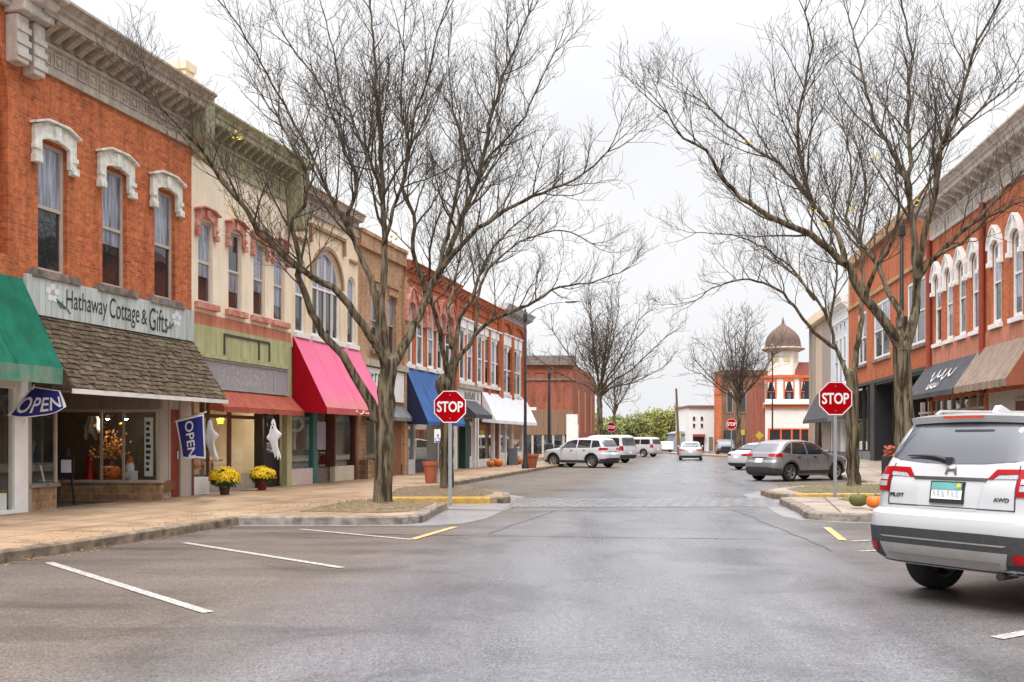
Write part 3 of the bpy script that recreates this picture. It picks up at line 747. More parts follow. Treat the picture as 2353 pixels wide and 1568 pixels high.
# ---------- C: cream building with red hoods, sage sign fascia
c0, c1 = b1, S(668)
C = Bld('cream_building', 'cream painted building with four red hooded windows above a sage green fascia', L_, c0, c1, 9.1, M_CREAM, 4.9)
hr = hood_pediment(.15, .32, .36, .07, .03)
for xl, xr in ((458, 486), (526, 554), (583.5, 608), (630, 653)):
    c = (C.x(xl)+C.x(xr))/2
    window(C, c-.36, c+.36, 5.2, 7.38, M('pale_taupe_sash', (.58, .50, .45), (.50, .43, .38), 4, .6), .07, hood=hr, hm=M_REDTRIM, sill=.18, sm=M_REDTRIM, fw=.08, pane_y=.03)
C.finish(roof_drop=.2)
cornice(C, 0, C.W, 8.95, 10.30, .58, M_CORNG, 15, .13, True)
cb = MB(); cb.box(-.22, .22, -.55, -.002, 9.3, 10.5); cb.box(C.W-.3, C.W+.1, -.55, -.002, 8.1, 10.4); cb.box(C.W-.34, C.W+.14, -.75, -.003, 10.0, 10.2); cb.build('cornice_block', M_CORNG, C.e, bevel=.03)
MB().box(-.12, .28, .1, .5, 10.0, 11.15).build('chimney', M_CREAM2, C.e); MB().box(-.2, .36, .02, .58, 10.9, 11.0).box(-.17, .33, .05, .55, 11.152, 11.35).build('chimney_cap', M_CREAM2, C.e)
MB().box(-.0, C.W, -.015, .12, 4.62, 4.93).build('brick_band', M_SALMON, C.e)
zg = 3.86; zs0 = 2.95
gf = MB(); gf.box(-.0, C.W, -.03, .12, zg, 4.618); gf.box(C.W-.34, C.W, -.035, .12, .12, zg-.002); gf.build('fascia', M_OLIVE, C.e)
fr_ = MB(); xA, xB = C.x(511), C.x(617); xM = C.x(592)
for (u, v) in ((xA, xA+.06), (xM-.03, xM+.03), (xB-.06, xB)): fr_.box(u, v, -.06, -.031, zg+.06, 4.5)
fr_.box(xA+.06, xB-.06, -.058, -.031, 4.44, 4.5); fr_.build('sign_frame', M_OLIVED, C.e)
MB().box(-.02, C.W-.3, -.13, -.03, zg-.1, zg-.002).build('moulding', M_OLIVE, C.e)
sgn = thing('shop_sign', 'flaking grey sign panel under the sage fascia, its letters lost', 'sign', L_.w(c0), L_.ang)
MB().box(.35, C.W-.36, -.07, .05, zs0, zg-.11).build('panel', M_GREYSIGN, sgn)
q = MB(); q.box(.35, C.W-.36, -.1, -.071, zs0, zs0+.05); q.box(.35, C.W-.36, -.1, -.071, zg-.16, zg-.112); q.box(C.x(625)-.03, C.x(625)+.03, -.09, -.071, zs0+.05, zg-.17); q.box(C.W-.42, C.W-.36, -.1, -.071, zs0+.05, zg-.17); q.build('moulding', M('grey_mould', (.40, .38, .39), (.30, .28, .29), 6, .8), sgn)
rl = MB(); rnd = random.Random(3)
for k in range(11):
    q0 = 1.15+k*.245
    for j in range(16):
        a, b_ = q0+rnd.uniform(0, .2), zs0+.13+rnd.uniform(0, .56); w_ = rnd.uniform(.012, .045)
        rl.add([(a+w_*rnd.uniform(.5, 1.3)*math.cos(t), -.0735, b_+w_*rnd.uniform(.5, 1.3)*math.sin(t)) for t in (0, 1.1, 2.2, 3.3, 4.4, 5.4)], [(0, 1, 2, 3, 4, 5)])
rl.build('flaking_paint', M('pale_flake', (.50, .48, .48), None, 20, .8), sgn)
d, z = L_.dz(C.W+c0-.15, 683, 945)
awning('shop_awning', 'small rust red canvas awning below the flaking grey sign', L_, c0+.75, c1-.1, 2.93, z, max(.5, d), M_ARED, M_ARED, .16, M_ARED, 'awnings along the left shop row', .06, True, 4)
# shop front C: white bulkheads, window, recessed middle with door, dark door
x0, x1, x2, x3, x4 = C.x(437), C.x(481), C.x(566), C.x(621), C.x(656)
bk = MB(); bk.box(.02, x1, -.0, .18, .12, .60); bk.build('bulkhead', M_WHITE, C.e, bevel=.01)
MB().box(x1, x3, .5, .68, .12, .60).build('bulkhead', M_BOARDGY, C.e)
MB().box(.02, x1, .05, .062, .602, 2.75).build('display_window', M_SHOP, C.e)
MB().box(x1, x3, .55, .562, .602, 2.75).build('display_window', M_SHOP, C.e)
f = MB(); f.box(.0, .09, -.02, .1, .12, 2.95)
f.box(x1-.03, x1+.03, .01, .58, .61, .65); f.box(x1-.035, x1+.035, .0, .08, .602, 2.75)
for q0 in (x2, x1+.55): f.box(q0-.05, q0+.05, .5, .6, .602, 2.75)
f.box(x1, x3, .5, .6, 2.2, 2.3); f.build('window_frame', M('rust_wood', (.13, .05, .025), (.18, .08, .04), 6, .6), C.e)
MB().box(0, C.W, .0, .14, 2.752, 2.96).build('lintel', M_BOARDBR, C.e)
dk = MB().box(x3, x4, .2, .25, .13, 2.75).build('door', M('black_brown', (.016, .014, .018), None, 5, .5), C.e)
MB().box(x3+.12, x4-.12, .19, .198, 1.2, 2.4).build('pane', M_UPGL, dk)
C.interior(.02, x3+.3, .7, 2.2, .13, 2.74, M_INTL)
MB().box(.3, x3-.2, 2.2, 2.26, .14, 1.3).build('display_partition', M('partition', (.42, .33, .25), (.36, .28, .2), 2, .8), C.e)

# ---------- D: cream building with arched windows
d0, d1 = c1, S(822)
Dd = Bld('cream_building', 'cream stucco building with large arched window over the pink awning', L_, d0, d1, 9.25, M_CREAM2, 4.6)
for xl, xr in ((679, 701), (800, 815)):
    c = (Dd.x(xl)+Dd.x(xr))/2
    window(Dd, c-.36, c+.36, 5.0, 7.45, M_WHITE, .06, ar=.36, fw=.09, rails=1, sill=.12, sm=M_WHITE)
cc = (Dd.x(719)+Dd.x(782))/2
window(Dd, cc-1.15, cc+1.15, 5.0, 7.98, M_WHITE, .08, ar=1.15, fw=.12, mull=3, rails=1, upper=.55, sill=.15, sm=M_WHITE)
Dd.finish(roof_drop=.3)
lm = MB(); lm.box(cc-1.4, cc+1.4, -.11, .0, 8.55, 8.66); lm.box(cc-1.4, cc-1.29, -.11, 0, 8.05, 8.548); lm.box(cc+1.29, cc+1.4, -.11, 0, 8.05, 8.548)
for q0 in (.45, Dd.W-.45-.35): lm.box(q0, q0+.7, -.09, 0, 7.95, 8.04)
n = 16
for k in range(n):
    a, b_ = math.pi*k/n, math.pi*(k+1)/n
    lm.prism_y([(cc-1.17*math.cos(a), 6.83+1.17*math.sin(a)), (cc-1.17*math.cos(b_), 6.83+1.17*math.sin(b_)), (cc-1.30*math.cos(b_), 6.83+1.30*math.sin(b_)), (cc-1.30*math.cos(a), 6.83+1.30*math.sin(a))], -.08, 0)
lm.build('label_moulding', M('brown_mould', (.36, .24, .15), (.28, .19, .12), 6, .8), Dd.e)
cornice(Dd, 0, Dd.W, 8.95, 9.75, .35, M_CORN, 0)
MB().box(0, Dd.W, -.05, .1, 4.5, 4.75).build('lintel_band', M_CREAM2, Dd.e)
dA, zA = L_.dz(d0+.04, 751, 936); dB_, zB = L_.dz(d0+.04, 754, 949.5)
pk = awning('shop_awning', 'tall bleached pink awning with deep red side panel', L_, d0+.03, d1-.02, lz(669, 772), zA, dA, M_APINK, M_APINKD, zA-zB+.02, M('pink_valance', (.50, .09, .09), (.42, .10, .09), 5, .7), 'awnings along the left shop row', .06, ribs=3)
sc = MB(); scribble(sc, 2.2, 4.6, zA-.09, .13, -dA-.025, random.Random(2), .016); sc.build('lettering', M_SIGNW, pk)
xw = [Dd.x(q) for q in (667, 719, 729, 770, 814, 823)]
bk = MB(); bk.box(.02, xw[1], 0, .2, .12, .66); bk.build('bulkhead', M('pale_pink_board', (.66, .55, .50), (.60, .46, .43), 2, .7), Dd.e, bevel=.01)
MB().box(xw[3], xw[4], 0, .2, .12, .66).build('bulkhead', M('cream_board', (.66, .60, .47), (.58, .52, .40), 2, .7), Dd.e, bevel=.01)
MB().box(xw[2], xw[3], .25, .4, .12, .62).build('bulkhead', M('dull_stone', (.24, .21, .17), (.17, .15, .12), 6, .8), Dd.e)
MB().box(.02, xw[1], .06, .072, .662, 2.7).build('display_window', M_SHOP, Dd.e); MB().box(xw[3], xw[4], .06, .072, .662, 2.7).build('display_window', M_SHOP, Dd.e)
MB().box(xw[2], xw[3], .3, .312, .622, 2.7).build('display_window', M_SHOP, Dd.e)
MB().box(xw[1], xw[2], -.02, .3, .12, 1.35).box(xw[1]+.03, xw[2]-.02, 0, .3, 1.352, 2.7).build('post', M_TEAL, Dd.e)
MB().box(xw[3]-.05, xw[3]+.04, .0, .35, .662, 2.7).box(xw[4], xw[4]+.12, -.04, .3, .12, 2.75).build('post', M('oxblood_post', (.09, .025, .02), (.12, .05, .035), 5, .6), Dd.e)
MB().box(xw[4]+.12, Dd.W-.01, -.03, .3, .12, 2.75).build('post', M_WOOD, Dd.e)
MB().box(0, Dd.W, 0, .2, 2.702, 4.52).build('lintel', M_BOARDBR, Dd.e)
Dd.interior(.02, Dd.W-.15, .45, 1.2, .13, 2.69, M_INTL)

# ---------- E: tan brick building
e0, e1 = d1, S(928)
E = Bld('brick_building', 'tan brown brick building between the cream arched building and orange row', L_, e0, e1, 9.1, M_TAN, 2.8)
window(E, 1.3, 2.2, 5.0, 7.3, M_TAUPE, .12, hood=hood_box(.1, .3, .2, .06), hm=M_TAN, sill=.1, sm=M_KERBL); window(E, 3.1, 4.0, 5.0, 7.3, M_TAUPE, .12, hood=hood_box(.1, .3, .2, .06), hm=M_TAN, sill=.1, sm=M_KERBL)
E.op.append((.75, E.W-.35, .6, 2.55, 0))
E.finish(roof_drop=.3)
MB().box(0, E.W, -.14, 0, 8.7, 9.2).box(-.0, E.W, -.2, 0, 9.202, 9.34).build('cornice', M_TAN, E.e)
MB().box(.0, E.W, -.22, -.003, 4.35, 4.6).build('ledge', M_CORN, E.e)
sgn = thing('shop_sign', 'white sign panel with green lettering beside the pink awning', 'sign', L_.w(e0), L_.ang)
MB().box(.1, E.W-.3, -.12, -.003, 3.1, 4.3).build('panel', M_SIGNW, sgn)
gl = MB()
for k in range(9):
    q0 = .35+k*.34; gl.box(q0, q0+.09, -.128, -.121, 3.75, 4.1); gl.box(q0, q0+.22, -.128, -.121, 3.98+.05*(k % 2), 4.06+.05*(k % 2))
gl.box(.3, 3.4, -.128, -.121, 3.3, 3.5); gl.build('lettering', M('sign_green', (.03, .22, .14), None, 4, .6), sgn)
MB().box(.0, .75, -.02, .15, .12, 2.8).build('stone_pier', M_STONE, E.e); MB().box(.12, .62, -.35, -.021, .12, .85).build('stone_ledge', M_STONE, E.e)
MB().box(.75, E.W-.35, .05, .062, .6, 2.55).build('display_window', glass_clear('grey_glass', (.55, .55, .5)), E.e)
MB().box(.75, E.W-1.3, .02, .2, .12, .598).build('bulkhead', M_WOOD, E.e)
MB().box(E.W-1.3, E.W-.35, -.02, .04, .12, 2.6).build('door', M_WOOD, E.e)
E.interior(.75, E.W-.3, .23, 1.0, .13, 2.6, M_INTL)
d, z = L_.dz(e1-.05, 950, 961)
awning('shop_awning', 'short grey canvas awning half behind the nearest left tree', L_, e0+.3, e1-.02, 2.95, z, d*.85, M_AGREY, M_AGREY, .14, None, 'awnings along the left shop row')

# ---------- F: orange brick with red hoods and white windows
f0, f1 = e1, S(1046)
Ff = Bld('brick_building', 'orange brick building with ornate red hoods and white windows above blue awning', L_, f0, f1, 8.75, M_ORANGE, 2.75)
hq = hood_arch(.26, .5, .2, .3)
for q in (936, 962, 987, 1008, 1027):
    c = Ff.x(q)+.12; window(Ff, c-.42, c+.42, 4.75, 7.35, M_WHITE, .0, ar=.3, hood=hq, hm=M_REDTRIM, sill=.1, sm=M_WHITE, fw=.13)
Ff.finish(roof_drop=.2)
cornice(Ff, 0, Ff.W, 8.3, 9.0, .4, M_ORANGE2, 12, .2, False, M_REDTRIM)
MB().box(-.22, .22, -.12, -.002, .12, 8.3).build('pilaster', M_TAN, Ff.e)
s1b, _ = L_.sz(1071, 972, 1.05)
dA, zA = L_.dz(f0+.05, 983, 969)
awning('shop_awning', 'large slanted royal blue awning with a navy side', L_, f0+.05, s1b, lz(928, 845), zA, dA, M_ABLUE, M_ANAVY, .14, M_ABLUE, 'awnings along the left shop row', .03)
xq = [Ff.x(q) for q in (930, 954, 976, 1041, 1046)]
bk = MB(); bk.box(xq[0], xq[1], -.0, .15, .12, .75); bk.build('bulkhead', M('white_relief', (.66, .66, .66), (.45, .45, .46), 14, .7), Ff.e); MB().box(xq[1], Ff.W-.2, .6, .75, .12, .6).build('bulkhead', M('slate_board', (.12, .13, .16), None, 5, .7), Ff.e)
Ff.op = []
MB().box(xq[0], xq[1], .04, .052, .752, 2.7).build('display_window', M_SHOP, Ff.e); MB().box(xq[1], Ff.W-.2, .65, .662, .602, 2.7).build('display_window', M_SHOP, Ff.e)
MB().box(xq[1]+.1, xq[2]+.6, 1.3, 1.36, .6, 2.6).build('curtain', M('olive_curtain', (.22, .21, .06), (.16, .16, .05), 9, .8, stretch=(3, 1, .05)), Ff.e)
MB().box(xq[0]-.06, xq[0]+.02, -.06, .1, .12, 2.75).box(xq[1]-.04, xq[1]+.04, 0, .7, .7, 2.75).box(Ff.W-.28, Ff.W-.1, -.05, .7, .12, 2.75).build('post', M_WHITE, Ff.e)
Ff.interior(xq[0], Ff.W-.1, .76, 1.3, .13, 2.74, M_INTL)

# ---------- G: orange brick with white paired windows, charcoal awning
g0, g1 = f1, S(1146)
G = Bld('brick_building', 'orange brick building with white paired windows over the charcoal awning', L_, g0, g1, 8.6, M_ORANGE, 2.75)
for q in (1059, 1077, 1100, 1116, 1131, 1141):
    c = G.x(q)+.1; window(G, c-.46, c+.46, 4.5, 7.1, M_WHITE, -.02, hood=hood_box(.10, .42, .3, .10), hm=M_WHITE2, sill=.1, sm=M_WHITE, fw=.14)
G.finish(roof_drop=.2)
cornice(G, 0, G.W, 8.1, 8.85, .4, M_ORANGE2, 14, .2, False, M_REDTRIM)
pl = MB(); [pl.box(q-.18, q+.18, -.12, -.002, 2.8, 8.4) for q in (.1, G.x(1088), G.x(1121), G.W-.1)]; pl.build('pilaster', M_ORANGE2, G.e)
MB().box(.0, G.x(1099), -.25, -.003, 4.1, 4.28).build('ledge', M_CORN, G.e)
sgn = thing('shop_sign', 'white sign strip with black block letters behind the left stop sign', 'sign', L_.w(g0), L_.ang)
MB().box(.02, G.x(1099), -.14, -.003, 3.25, 4.09).build('panel', M_SIGNW, sgn)
bl = MB(); rnd = random.Random(8)
for k in range(11):
    q0 = 1.1+k*.33+(.3 if k > 5 else 0)
    if q0 > G.x(1096)-.4: break
    bl.box(q0, q0+.07, -.148, -.141, 3.6, 3.95); bl.box(q0+.07, q0+.2, -.148, -.141, 3.6+.14*(k % 3), 3.68+.14*(k % 3)); bl.box(q0+.15, q0+.22, -.148, -.141, 3.6, 3.95-.1*(k % 2))
bl.build('lettering', M_BLACK, sgn)
sA, _ = L_.sz(1131, 961, 1.0); dA, zA = L_.dz(g0+.3, 1069, 953)
awning('shop_awning', 'low charcoal awning between the blue one and white one', L_, g0+.1, sA, lz(1069, 917), L_.z(1131, 955, 1.0), 1.0, M_ABLACK, M_ABLACK, .2, None, 'awnings along the left shop row')
posts = MB(); xx = [G.x(q) for q in (1046, 1052, 1062, 1068, 1078, 1090, 1096, 1110, 1125, 1133)]
for q in (xx[0], xx[5], xx[6], xx[9]): posts.box(q, q+.2, -.05, .12, .12, 2.75)
posts.build('post', M_WHITE, G.e)
MB().box(xx[3], xx[4], -.03, .3, .12, 2.6).build('post', M_GREENP, G.e)
dr = MB().box(xx[4]+.05, xx[5], .12, .17, .13, 2.5).build('door', M_WHITE, G.e); MB().box(xx[4]+.25, xx[5]-.2, .105, .118, .75, 2.3).build('pane', M_UPGL, dr)
MB().box(xx[1], xx[3], .3, .312, .3, 2.6).build('display_window', M_SHOP, G.e); MB().box(xx[6], G.W, .2, .212, .55, 2.7).build('display_window', M_SHOP, G.e)
MB().box(xx[6], G.W, .15, .3, .12, .55).build('bulkhead', M_WHITE, G.e)
G.interior(0, G.W, .32, 1.3, .13, 2.74, M_INTL)

# ---------- H: corner building with brick arches and pale cornice
h0, h1 = g1, S(1205)
H = Bld('brick_building', 'corner brick building with brick arches and pale cornice beyond the charcoal awning', L_, h0, h1, 8.6, M_ORANGE, 2.75)
for q in (1159, 1168, 1182, 1190):
    c = H.x(q)+.1; window(H, c-.5, c+.5, 4.2, 7.0, M_WHITE, -.02, hood=hood_box(.10, .6, .35, .10), hm=M_WHITE2, sill=.1, sm=M_WHITE, fw=.15)
H.finish(roof_drop=.2)
pl = MB(); [pl.box(q-.25, q+.25, -.16, -.002, 2.8, 8.5) for q in (.27, H.x(1174), H.W-.27)]; pl.build('pilaster', M_ORANGE2, H.e)
ar = MB()
for xa_, xb_ in ((.55, H.x(1174)-.28), (H.x(1174)+.28, H.W-.55)):
    c = (xa_+xb_)/2; hw = (xb_-xa_)/2
    for k in range(10):
        a, b_ = math.pi*k/10, math.pi*(k+1)/10
        ar.prism_y([(c-hw*math.cos(a), 7.75+.55*math.sin(a)), (c-hw*math.cos(b_), 7.75+.55*math.sin(b_)), (c-hw*math.cos(b_), 8.5), (c-hw*math.cos(a), 8.5)], -.13, -.002)
ar.build('brick_arch', M_ORANGE2, H.e)
cornice(H, -.1, H.W+.3, 8.3, 9.25, .7, M('cornice_pale_grey', (.55, .56, .57), (.40, .40, .41), 4, .6), 9, .2, False)
dA, zA = L_.dz(h1-.1, 1233, 972)
sA = S(1098); sB, _ = L_.sz(1142, 962, dA)
awning('shop_awning', 'long white awning of two bays at the corner shop', L_, G.x(1105)+g0, h1, lz(1202, 917), zA, dA, M_AWHITE, M_AWHITE, .18, M_AWHITE, 'awnings along the left shop row', .03, ribs=2)
posts = MB()
for q in (1146, 1160, 1176, 1199): posts.box(H.x(q), H.x(q)+.22, -.05, .12, .12, 2.75)
posts.build('post', M_WHITE, H.e)
MB().box(0, H.W, .05, .062, .85, 2.7).build('display_window', M_SHOP, H.e); MB().box(0, H.W, .0, .15, .12, .85).build('bulkhead', M_WHITE, H.e)
H.interior(0, H.W, .2, 1.4, .13, 2.74, M_INTL)
# ================================================================== RIGHT ROW  (x runs towards the camera)
SR = R_.s
def rz(x, y, d=0): return R_.z(x, y, d)
# ---------- near orange brick with white hooded windows
r0 = SR(2139); r1 = r0+26
Q = Bld('brick_building', 'long orange brick building with white hooded windows at the right edge', R_, r0, r1, 10.5, M_ORANGE2, 3.2, 12, base=.2)
hw_ = hood_arch(.17, .5, .12, .30)
cs = [(2146+2166)/2, (2172+2193)/2, (2201+2222)/2, (2231+2255)/2, (2281+2302)/2, (2328+2349)/2]
qx = [Q.x(c)-.02 for c in cs]; qx += [qx[-1]+2.15*k for k in (1, 2, 3, 4)]
for c in qx:
    window(Q, c-.47, c+.47, 5.75, 8.75, M_WHITE, .04, ar=.36, hood=hw_, hm=M_WHITE2, sill=.14, sm=M_WHITE, fw=.15)
Q.op.append((.2, Q.x(2262), .3, 3.3, 0)); Q.op.append((Q.x(2268), 24, .3, 3.3, 0))
Q.finish(roof_drop=.2)
cornice(Q, 0, Q.W, 10.35, 11.95, .9, M_CORNL, 30, .2, True)
for xx, lab in ((Q.x(2141), ''), (Q.x(2264), '')):
    MB().tube([(xx, -.12, 3.3), (xx, -.12, 10.4)], .11, 10).build('downspout', M('rust_red_pipe', (.30, .055, .03), (.24, .05, .03), 4, .5), Q.e, 40)
MB().box(.25, Q.W, -.03, .0, 4.45, 5.55).build('painted_band', M_SALMON, Q.e)
dl = MB(); [dl.box(q-.45, q-.42, -.06, -.002, 9.6, 10.45) for q in [Q.x(2168), Q.x(2197), Q.x(2226), Q.x(2310)]]; dl.build('stain_groove', M_REDTRIM, Q.e)
dT, zT_ = R_.dz(SR(2252), 2189, 893)
aw1 = awning('shop_awning', 'charcoal awning with white script lettering above the parked white SUV', R_, SR(2133), SR(2252)-.04, rz(2252, 811), zT_, dT, M_ABLACK, M_ABLACK, .2, None, 'awnings along the right shop row', .02)
ls = MB(); rnd = random.Random(4); wA = SR(2252)-SR(2133); slope = (zT_-rz(2252, 811))/(dT-.06)
tmp = MB(); scribble(tmp, wA*.34, wA*.78, .0, .42, 0, rnd, .035); scribble(tmp, wA*.42, wA*.62, -.42, .22, 0, rnd, .03)
mid_d = dT*.5
for i, (x_, y_, z_) in enumerate(tmp.v):
    dd = mid_d-z_*.75; tmp.v[i] = (x_, -dd+y_*.2-.02, rz(2252, 811)+slope*(dd-.06)+.03+y_*.2)
tmp.build('lettering', M_SIGNW, aw1)
dT2, zT2 = R_.dz(SR(2256), 2192, 893)
aw2 = awning('shop_awning', 'wide tan canvas awning with scalloped valance at the right edge', R_, SR(2256), SR(2256)+5.6, rz(2255, 811)+.15, zT2+.05, dT2, M_ATAN, M('brick_under', (.30, .10, .06), None, 4, .8), .26, M_ATAN, 'awnings along the right shop row', .05, True, 5)
# shop fronts below
xq0, xq1 = Q.x(2110), Q.x(2262)
fw_ = MB()
for k, q in enumerate((2115, 2132, 2150, 2165, 2185, 2205, 2226, 2245)): q2 = Q.x(q); fw_.box(q2-.07, q2+.07, .02, .2, .3, 3.3)
fw_.box(xq0, xq1, .02, .2, 2.75, 2.85); fw_.build('storefront_frame', M_TAUPE, Q.e)
MB().box(.25, xq1, .1, .112, .9, 3.3).build('display_window', M_SHOP, Q.e); MB().box(.25, xq1, .05, .2, .3, .9).build('bulkhead', M_BLACK, Q.e)
MB().box(Q.x(2222), Q.x(2245), .03, .1, .3, 3.2).build('door', M_WOOD, Q.e)
MB().box(xq1, 24, .05, .2, .3, 3.3).build('shop_wall', M_BOARDGY, Q.e); MB().box(xq1+.9, xq1+2.2, .03, .049, 1.6, 2.7).build('display_window', M_UPGL, Q.e)
for k in range(4):
    q0 = xq1+3.2+k*4.6; MB().box(q0, q0+2.6, .02, .049, .95, 2.9).build('display_window', M_UPGL, Q.e); fq = MB(); fq.box(q0-.09, q0, .0, .05, .86, 2.99).box(q0+2.6, q0+2.69, .0, .05, .86, 2.99).box(q0, q0+2.6, .0, .05, 2.9, 2.99).box(q0, q0+2.6, -.03, .05, .86, .95).box(q0+1.26, q0+1.34, .0, .05, .95, 2.9); fq.build('window_frame', M_TAUPE, Q.e)
    dq = MB().box(q0+3.1, q0+4.05, .02, .049, .31, 2.6).build('door', M_WOOD, Q.e); MB().box(q0+3.25, q0+3.9, .0, .018, 1.1, 2.45).build('pane', M_UPGL, dq)
Q.interior(.2, xq1, .25, 3, .3, 3.3, M_WOOD)

# ---------- orange brick with large square windows over a recessed front
t0, t1 = SR(1950), r0-.005
T = Bld('brick_building', 'orange brick corner-like building with large square windows above a recessed storefront', R_, t0, t1, 12.6, M_ORANGE2, 4.75, 12, base=.2)
for (xl, xr) in ((1972, 1991), (2008, 2045), (2085, 2126)):
    a, b_ = T.x(xl), T.x(xr)
    window(T, a, b_, 6.0, 9.1, M_WHITE, .03, fw=.16, mull=1, rails=1, sill=.15, sm=M_KERBL)
T.finish(roof_drop=.3)
bd = MB(); bd.box(0, T.W, -.1, -.002, 9.65, 9.85); bd.box(0, T.W, -.25, -.002, 12.2, 12.75); bd.box(.4, .9, -.08, -.002, 9.87, 12.15); bd.build('stone_band', M_TAN, T.e)
MB().box(0, T.W, -.06, -.002, 4.72, 4.9).build('lintel', M_OLIVED, T.e)
cl = MB(); q = T.x(2001); cl.box(q, q+1.1, -.05, .9, .25, 4.72); cl.build('column', M_BLACK, T.e, bevel=.02)
q1 = q+1.1; q2 = T.x(2068)
rc = MB(); rc.box(q1, T.W, 1.6, 1.7, 2.95, 4.72); rc.build('recess_panel', M('taupe_panel', (.19, .165, .145), None, 4, .7), T.e)
MB().box(q1, T.W, 1.5, 1.7, .25, 2.94).build('recess_wall', M('pale_grey_panel', (.34, .33, .32), (.29, .28, .28), 2, .6), T.e)
MB().box(q1, T.W, .0, 1.6, 4.60, 4.7).build('soffit', M_BLACK, T.e); MB().box(q2-.15, q2, .3, 1.5, .25, 4.6).build('post', M_BLACK, T.e)
st = MB(); [st.box(T.x(c)-.1, T.x(c)+.14, .1, .3, .9, 4.7) for c in (1960, 1978, 1990)]; st.build('storefront_frame', M_BLACK, T.e)
MB().box(.0, q, .18, .192, .9, 4.7).build('display_window', M_SHOP, T.e); MB().box(0, q, .1, .3, .2, .9).build('bulkhead', M_AGREY, T.e)
T.interior(0, q, .32, 2.5, .25, 4.7, M_INTL)
awning('shop_awning', 'narrow dark awning behind the right tree trunk and stop sign', R_, t0+.3, SR(1976), 4.6, 3.0, 1.0, M_ABLACK, M_ABLACK, .15, None, 'awnings along the right shop row')

# ---------- pale building with tall blue tinted windows
u0, u1 = SR(1909), t0-.005
U = Bld('pale_building', 'white painted building with tall blue tinted windows beyond the orange brick', R_, u0, u1, 9.6, M('white_wall', (.66, .67, .72), (.58, .59, .64), 2, .7), 3.6, 12, base=.2)
for q in (1921, 1930, 1939):
    a = U.x(q); window(U, a-.1, a+.95, 5.2, 8.3, M_WHITE, -.03, fw=.12, sill=.1, sm=M_WHITE, rails=1, glass=M('blue_pane', (.12, .19, .36), (.16, .24, .42), 2, .2, spec=.5)); window(U, a, a+.8, 8.75, 9.25, M_WHITE, -.03, fw=.08, rails=0, glass=M_UPGL) 
U.finish(); cornice(U, 0, U.W, 9.3, 10.7, .6, M_WHITE2, 7, .2, True)
MB().box(0, U.W, .2, .212, .8, 3.6).build('display_window', M_SHOP, U.e); MB().box(0, U.W, .15, .3, .2, .8).build('bulkhead', M_AGREY, U.e)
ps = MB(); [ps.box(q-.15, q+.15, .0, .3, .8, 3.6) for q in (.2, 2, 3.8, U.W-.2)]; ps.build('post', M_WHITE, U.e); U.interior(0, U.W, .32, 2, .25, 3.6, M_INTL)
awning('shop_awning', 'dark grey awning just left of the right stop sign', R_, SR(1880), SR(1942), 5.0, 3.0, 1.1, M_ABLACK, M_AGREY, .25, None, 'awnings along the right shop row')

# ---------- beige building with dark end pilasters
v0, v1 = SR(1866), u0-.005
V = Bld('beige_building', 'beige building with dark pilasters at the end of the right row', R_, v0, v1, 10.4, M('beige_wall', (.56, .44, .33), (.50, .39, .29), 2, .8), .2, 12, base=.2)
V.op.append((1.5, V.W-1, .3, 3.2, 0)); V.finish()
pl = MB(); pl.box(-.05, 1.7, -.05, -.002, .2, 10.2); pl.box(V.W-3.2, V.W, -.05, -.002, .2, 10.2); pl.build('pilaster', M_TAUPE, V.e)
MB().box(-.2, .0, -.2, 12, .2, 10.3).build('end_wall', M_TAUPE, V.e)
MB().box(-.1, V.W, -.45, -.003, 10.2, 10.9).build('cornice', M_CREAM2, V.e, bevel=.04)
MB().box(1.5, V.W-1, .2, .212, .3, 3.2).build('display_window', M_UPGL, V.e)

# ================================================================== FAR BUILDINGS
# dark red corner block beyond the side street on the left
DR = 85.0
def wx(x, D): return (x-CX)*D/F
def wzz(y, D): return EYE-(y-HOR)*D/F
xa_, xb_ = wx(1150, DR), wx(1316, DR)
RB = thing('corner_building', 'dark red brick corner block with a wooden clad ground floor across the side street', 'building', (xa_, DR, 0), 0.0)
W_ = xb_-xa_; ztp = wzz(834, DR)
mb = MB(); ops = [(W_*f-.55, W_*f+.55, 4.9, 7.0, 0) for f in (.42, .55, .68, .82)]
wall_front(mb, 0, W_, .1, ztp, [])
ux, uy = .2, .98; dp = 16
side = [(W_, 0, .1), (W_+ux*dp, uy*dp, .1), (W_+ux*dp, uy*dp, ztp-.3), (W_, 0, ztp)]
mb.quad(*side); mb.quad((0, 0, .1), (0, 0, ztp), (0, dp, ztp), (0, dp, .1)); mb.build('wall', M_FARRED, RB)
MB().quad((0, 0, ztp-.05), (W_, 0, ztp-.05), (W_+ux*dp, uy*dp, ztp-.35), (0, dp, ztp-.3)).build('roof', M_ROOF, RB)
MB().box(-.2, W_+.3, -.35, -.002, ztp-.2, wzz(818, DR)).box(-.1, W_+.15, -.12, -.003, ztp-1.5, ztp-1.35).build('cornice', M('grey_brown', (.22, .18, .16), (.17, .14, .12), 3, .8), RB)
wd = MB()
n = 34
for k in range(n): wd.box(W_*k/n+.02, W_*(k+1)/n, -.2-.03*(k % 2), -.002, 2.0, wzz(942, DR))
wd.build('wood_cladding', M('weathered_board', (.27, .17, .11), (.20, .125, .085), 5, .85, stretch=(1, 1, .1)), RB)
sf = MB(); sf.box(.2, W_-.6, -.05, -.002, .35, 2.0); sf.build('display_window', M_UPGL, RB)
p = MB(); [p.box(W_*k/7, W_*k/7+.18, -.16, -.051, .12, 2.0) for k in range(8)]; p.box(0, W_, -.12, -.051, .12, .35); p.build('post', M_BOARDGY, RB)
pw = MB(); pw.box(W_-.55, W_+.4, -.35, -.21, .12, wzz(962, DR)+.35); pw.build('white_pier', M_WHITE, RB)
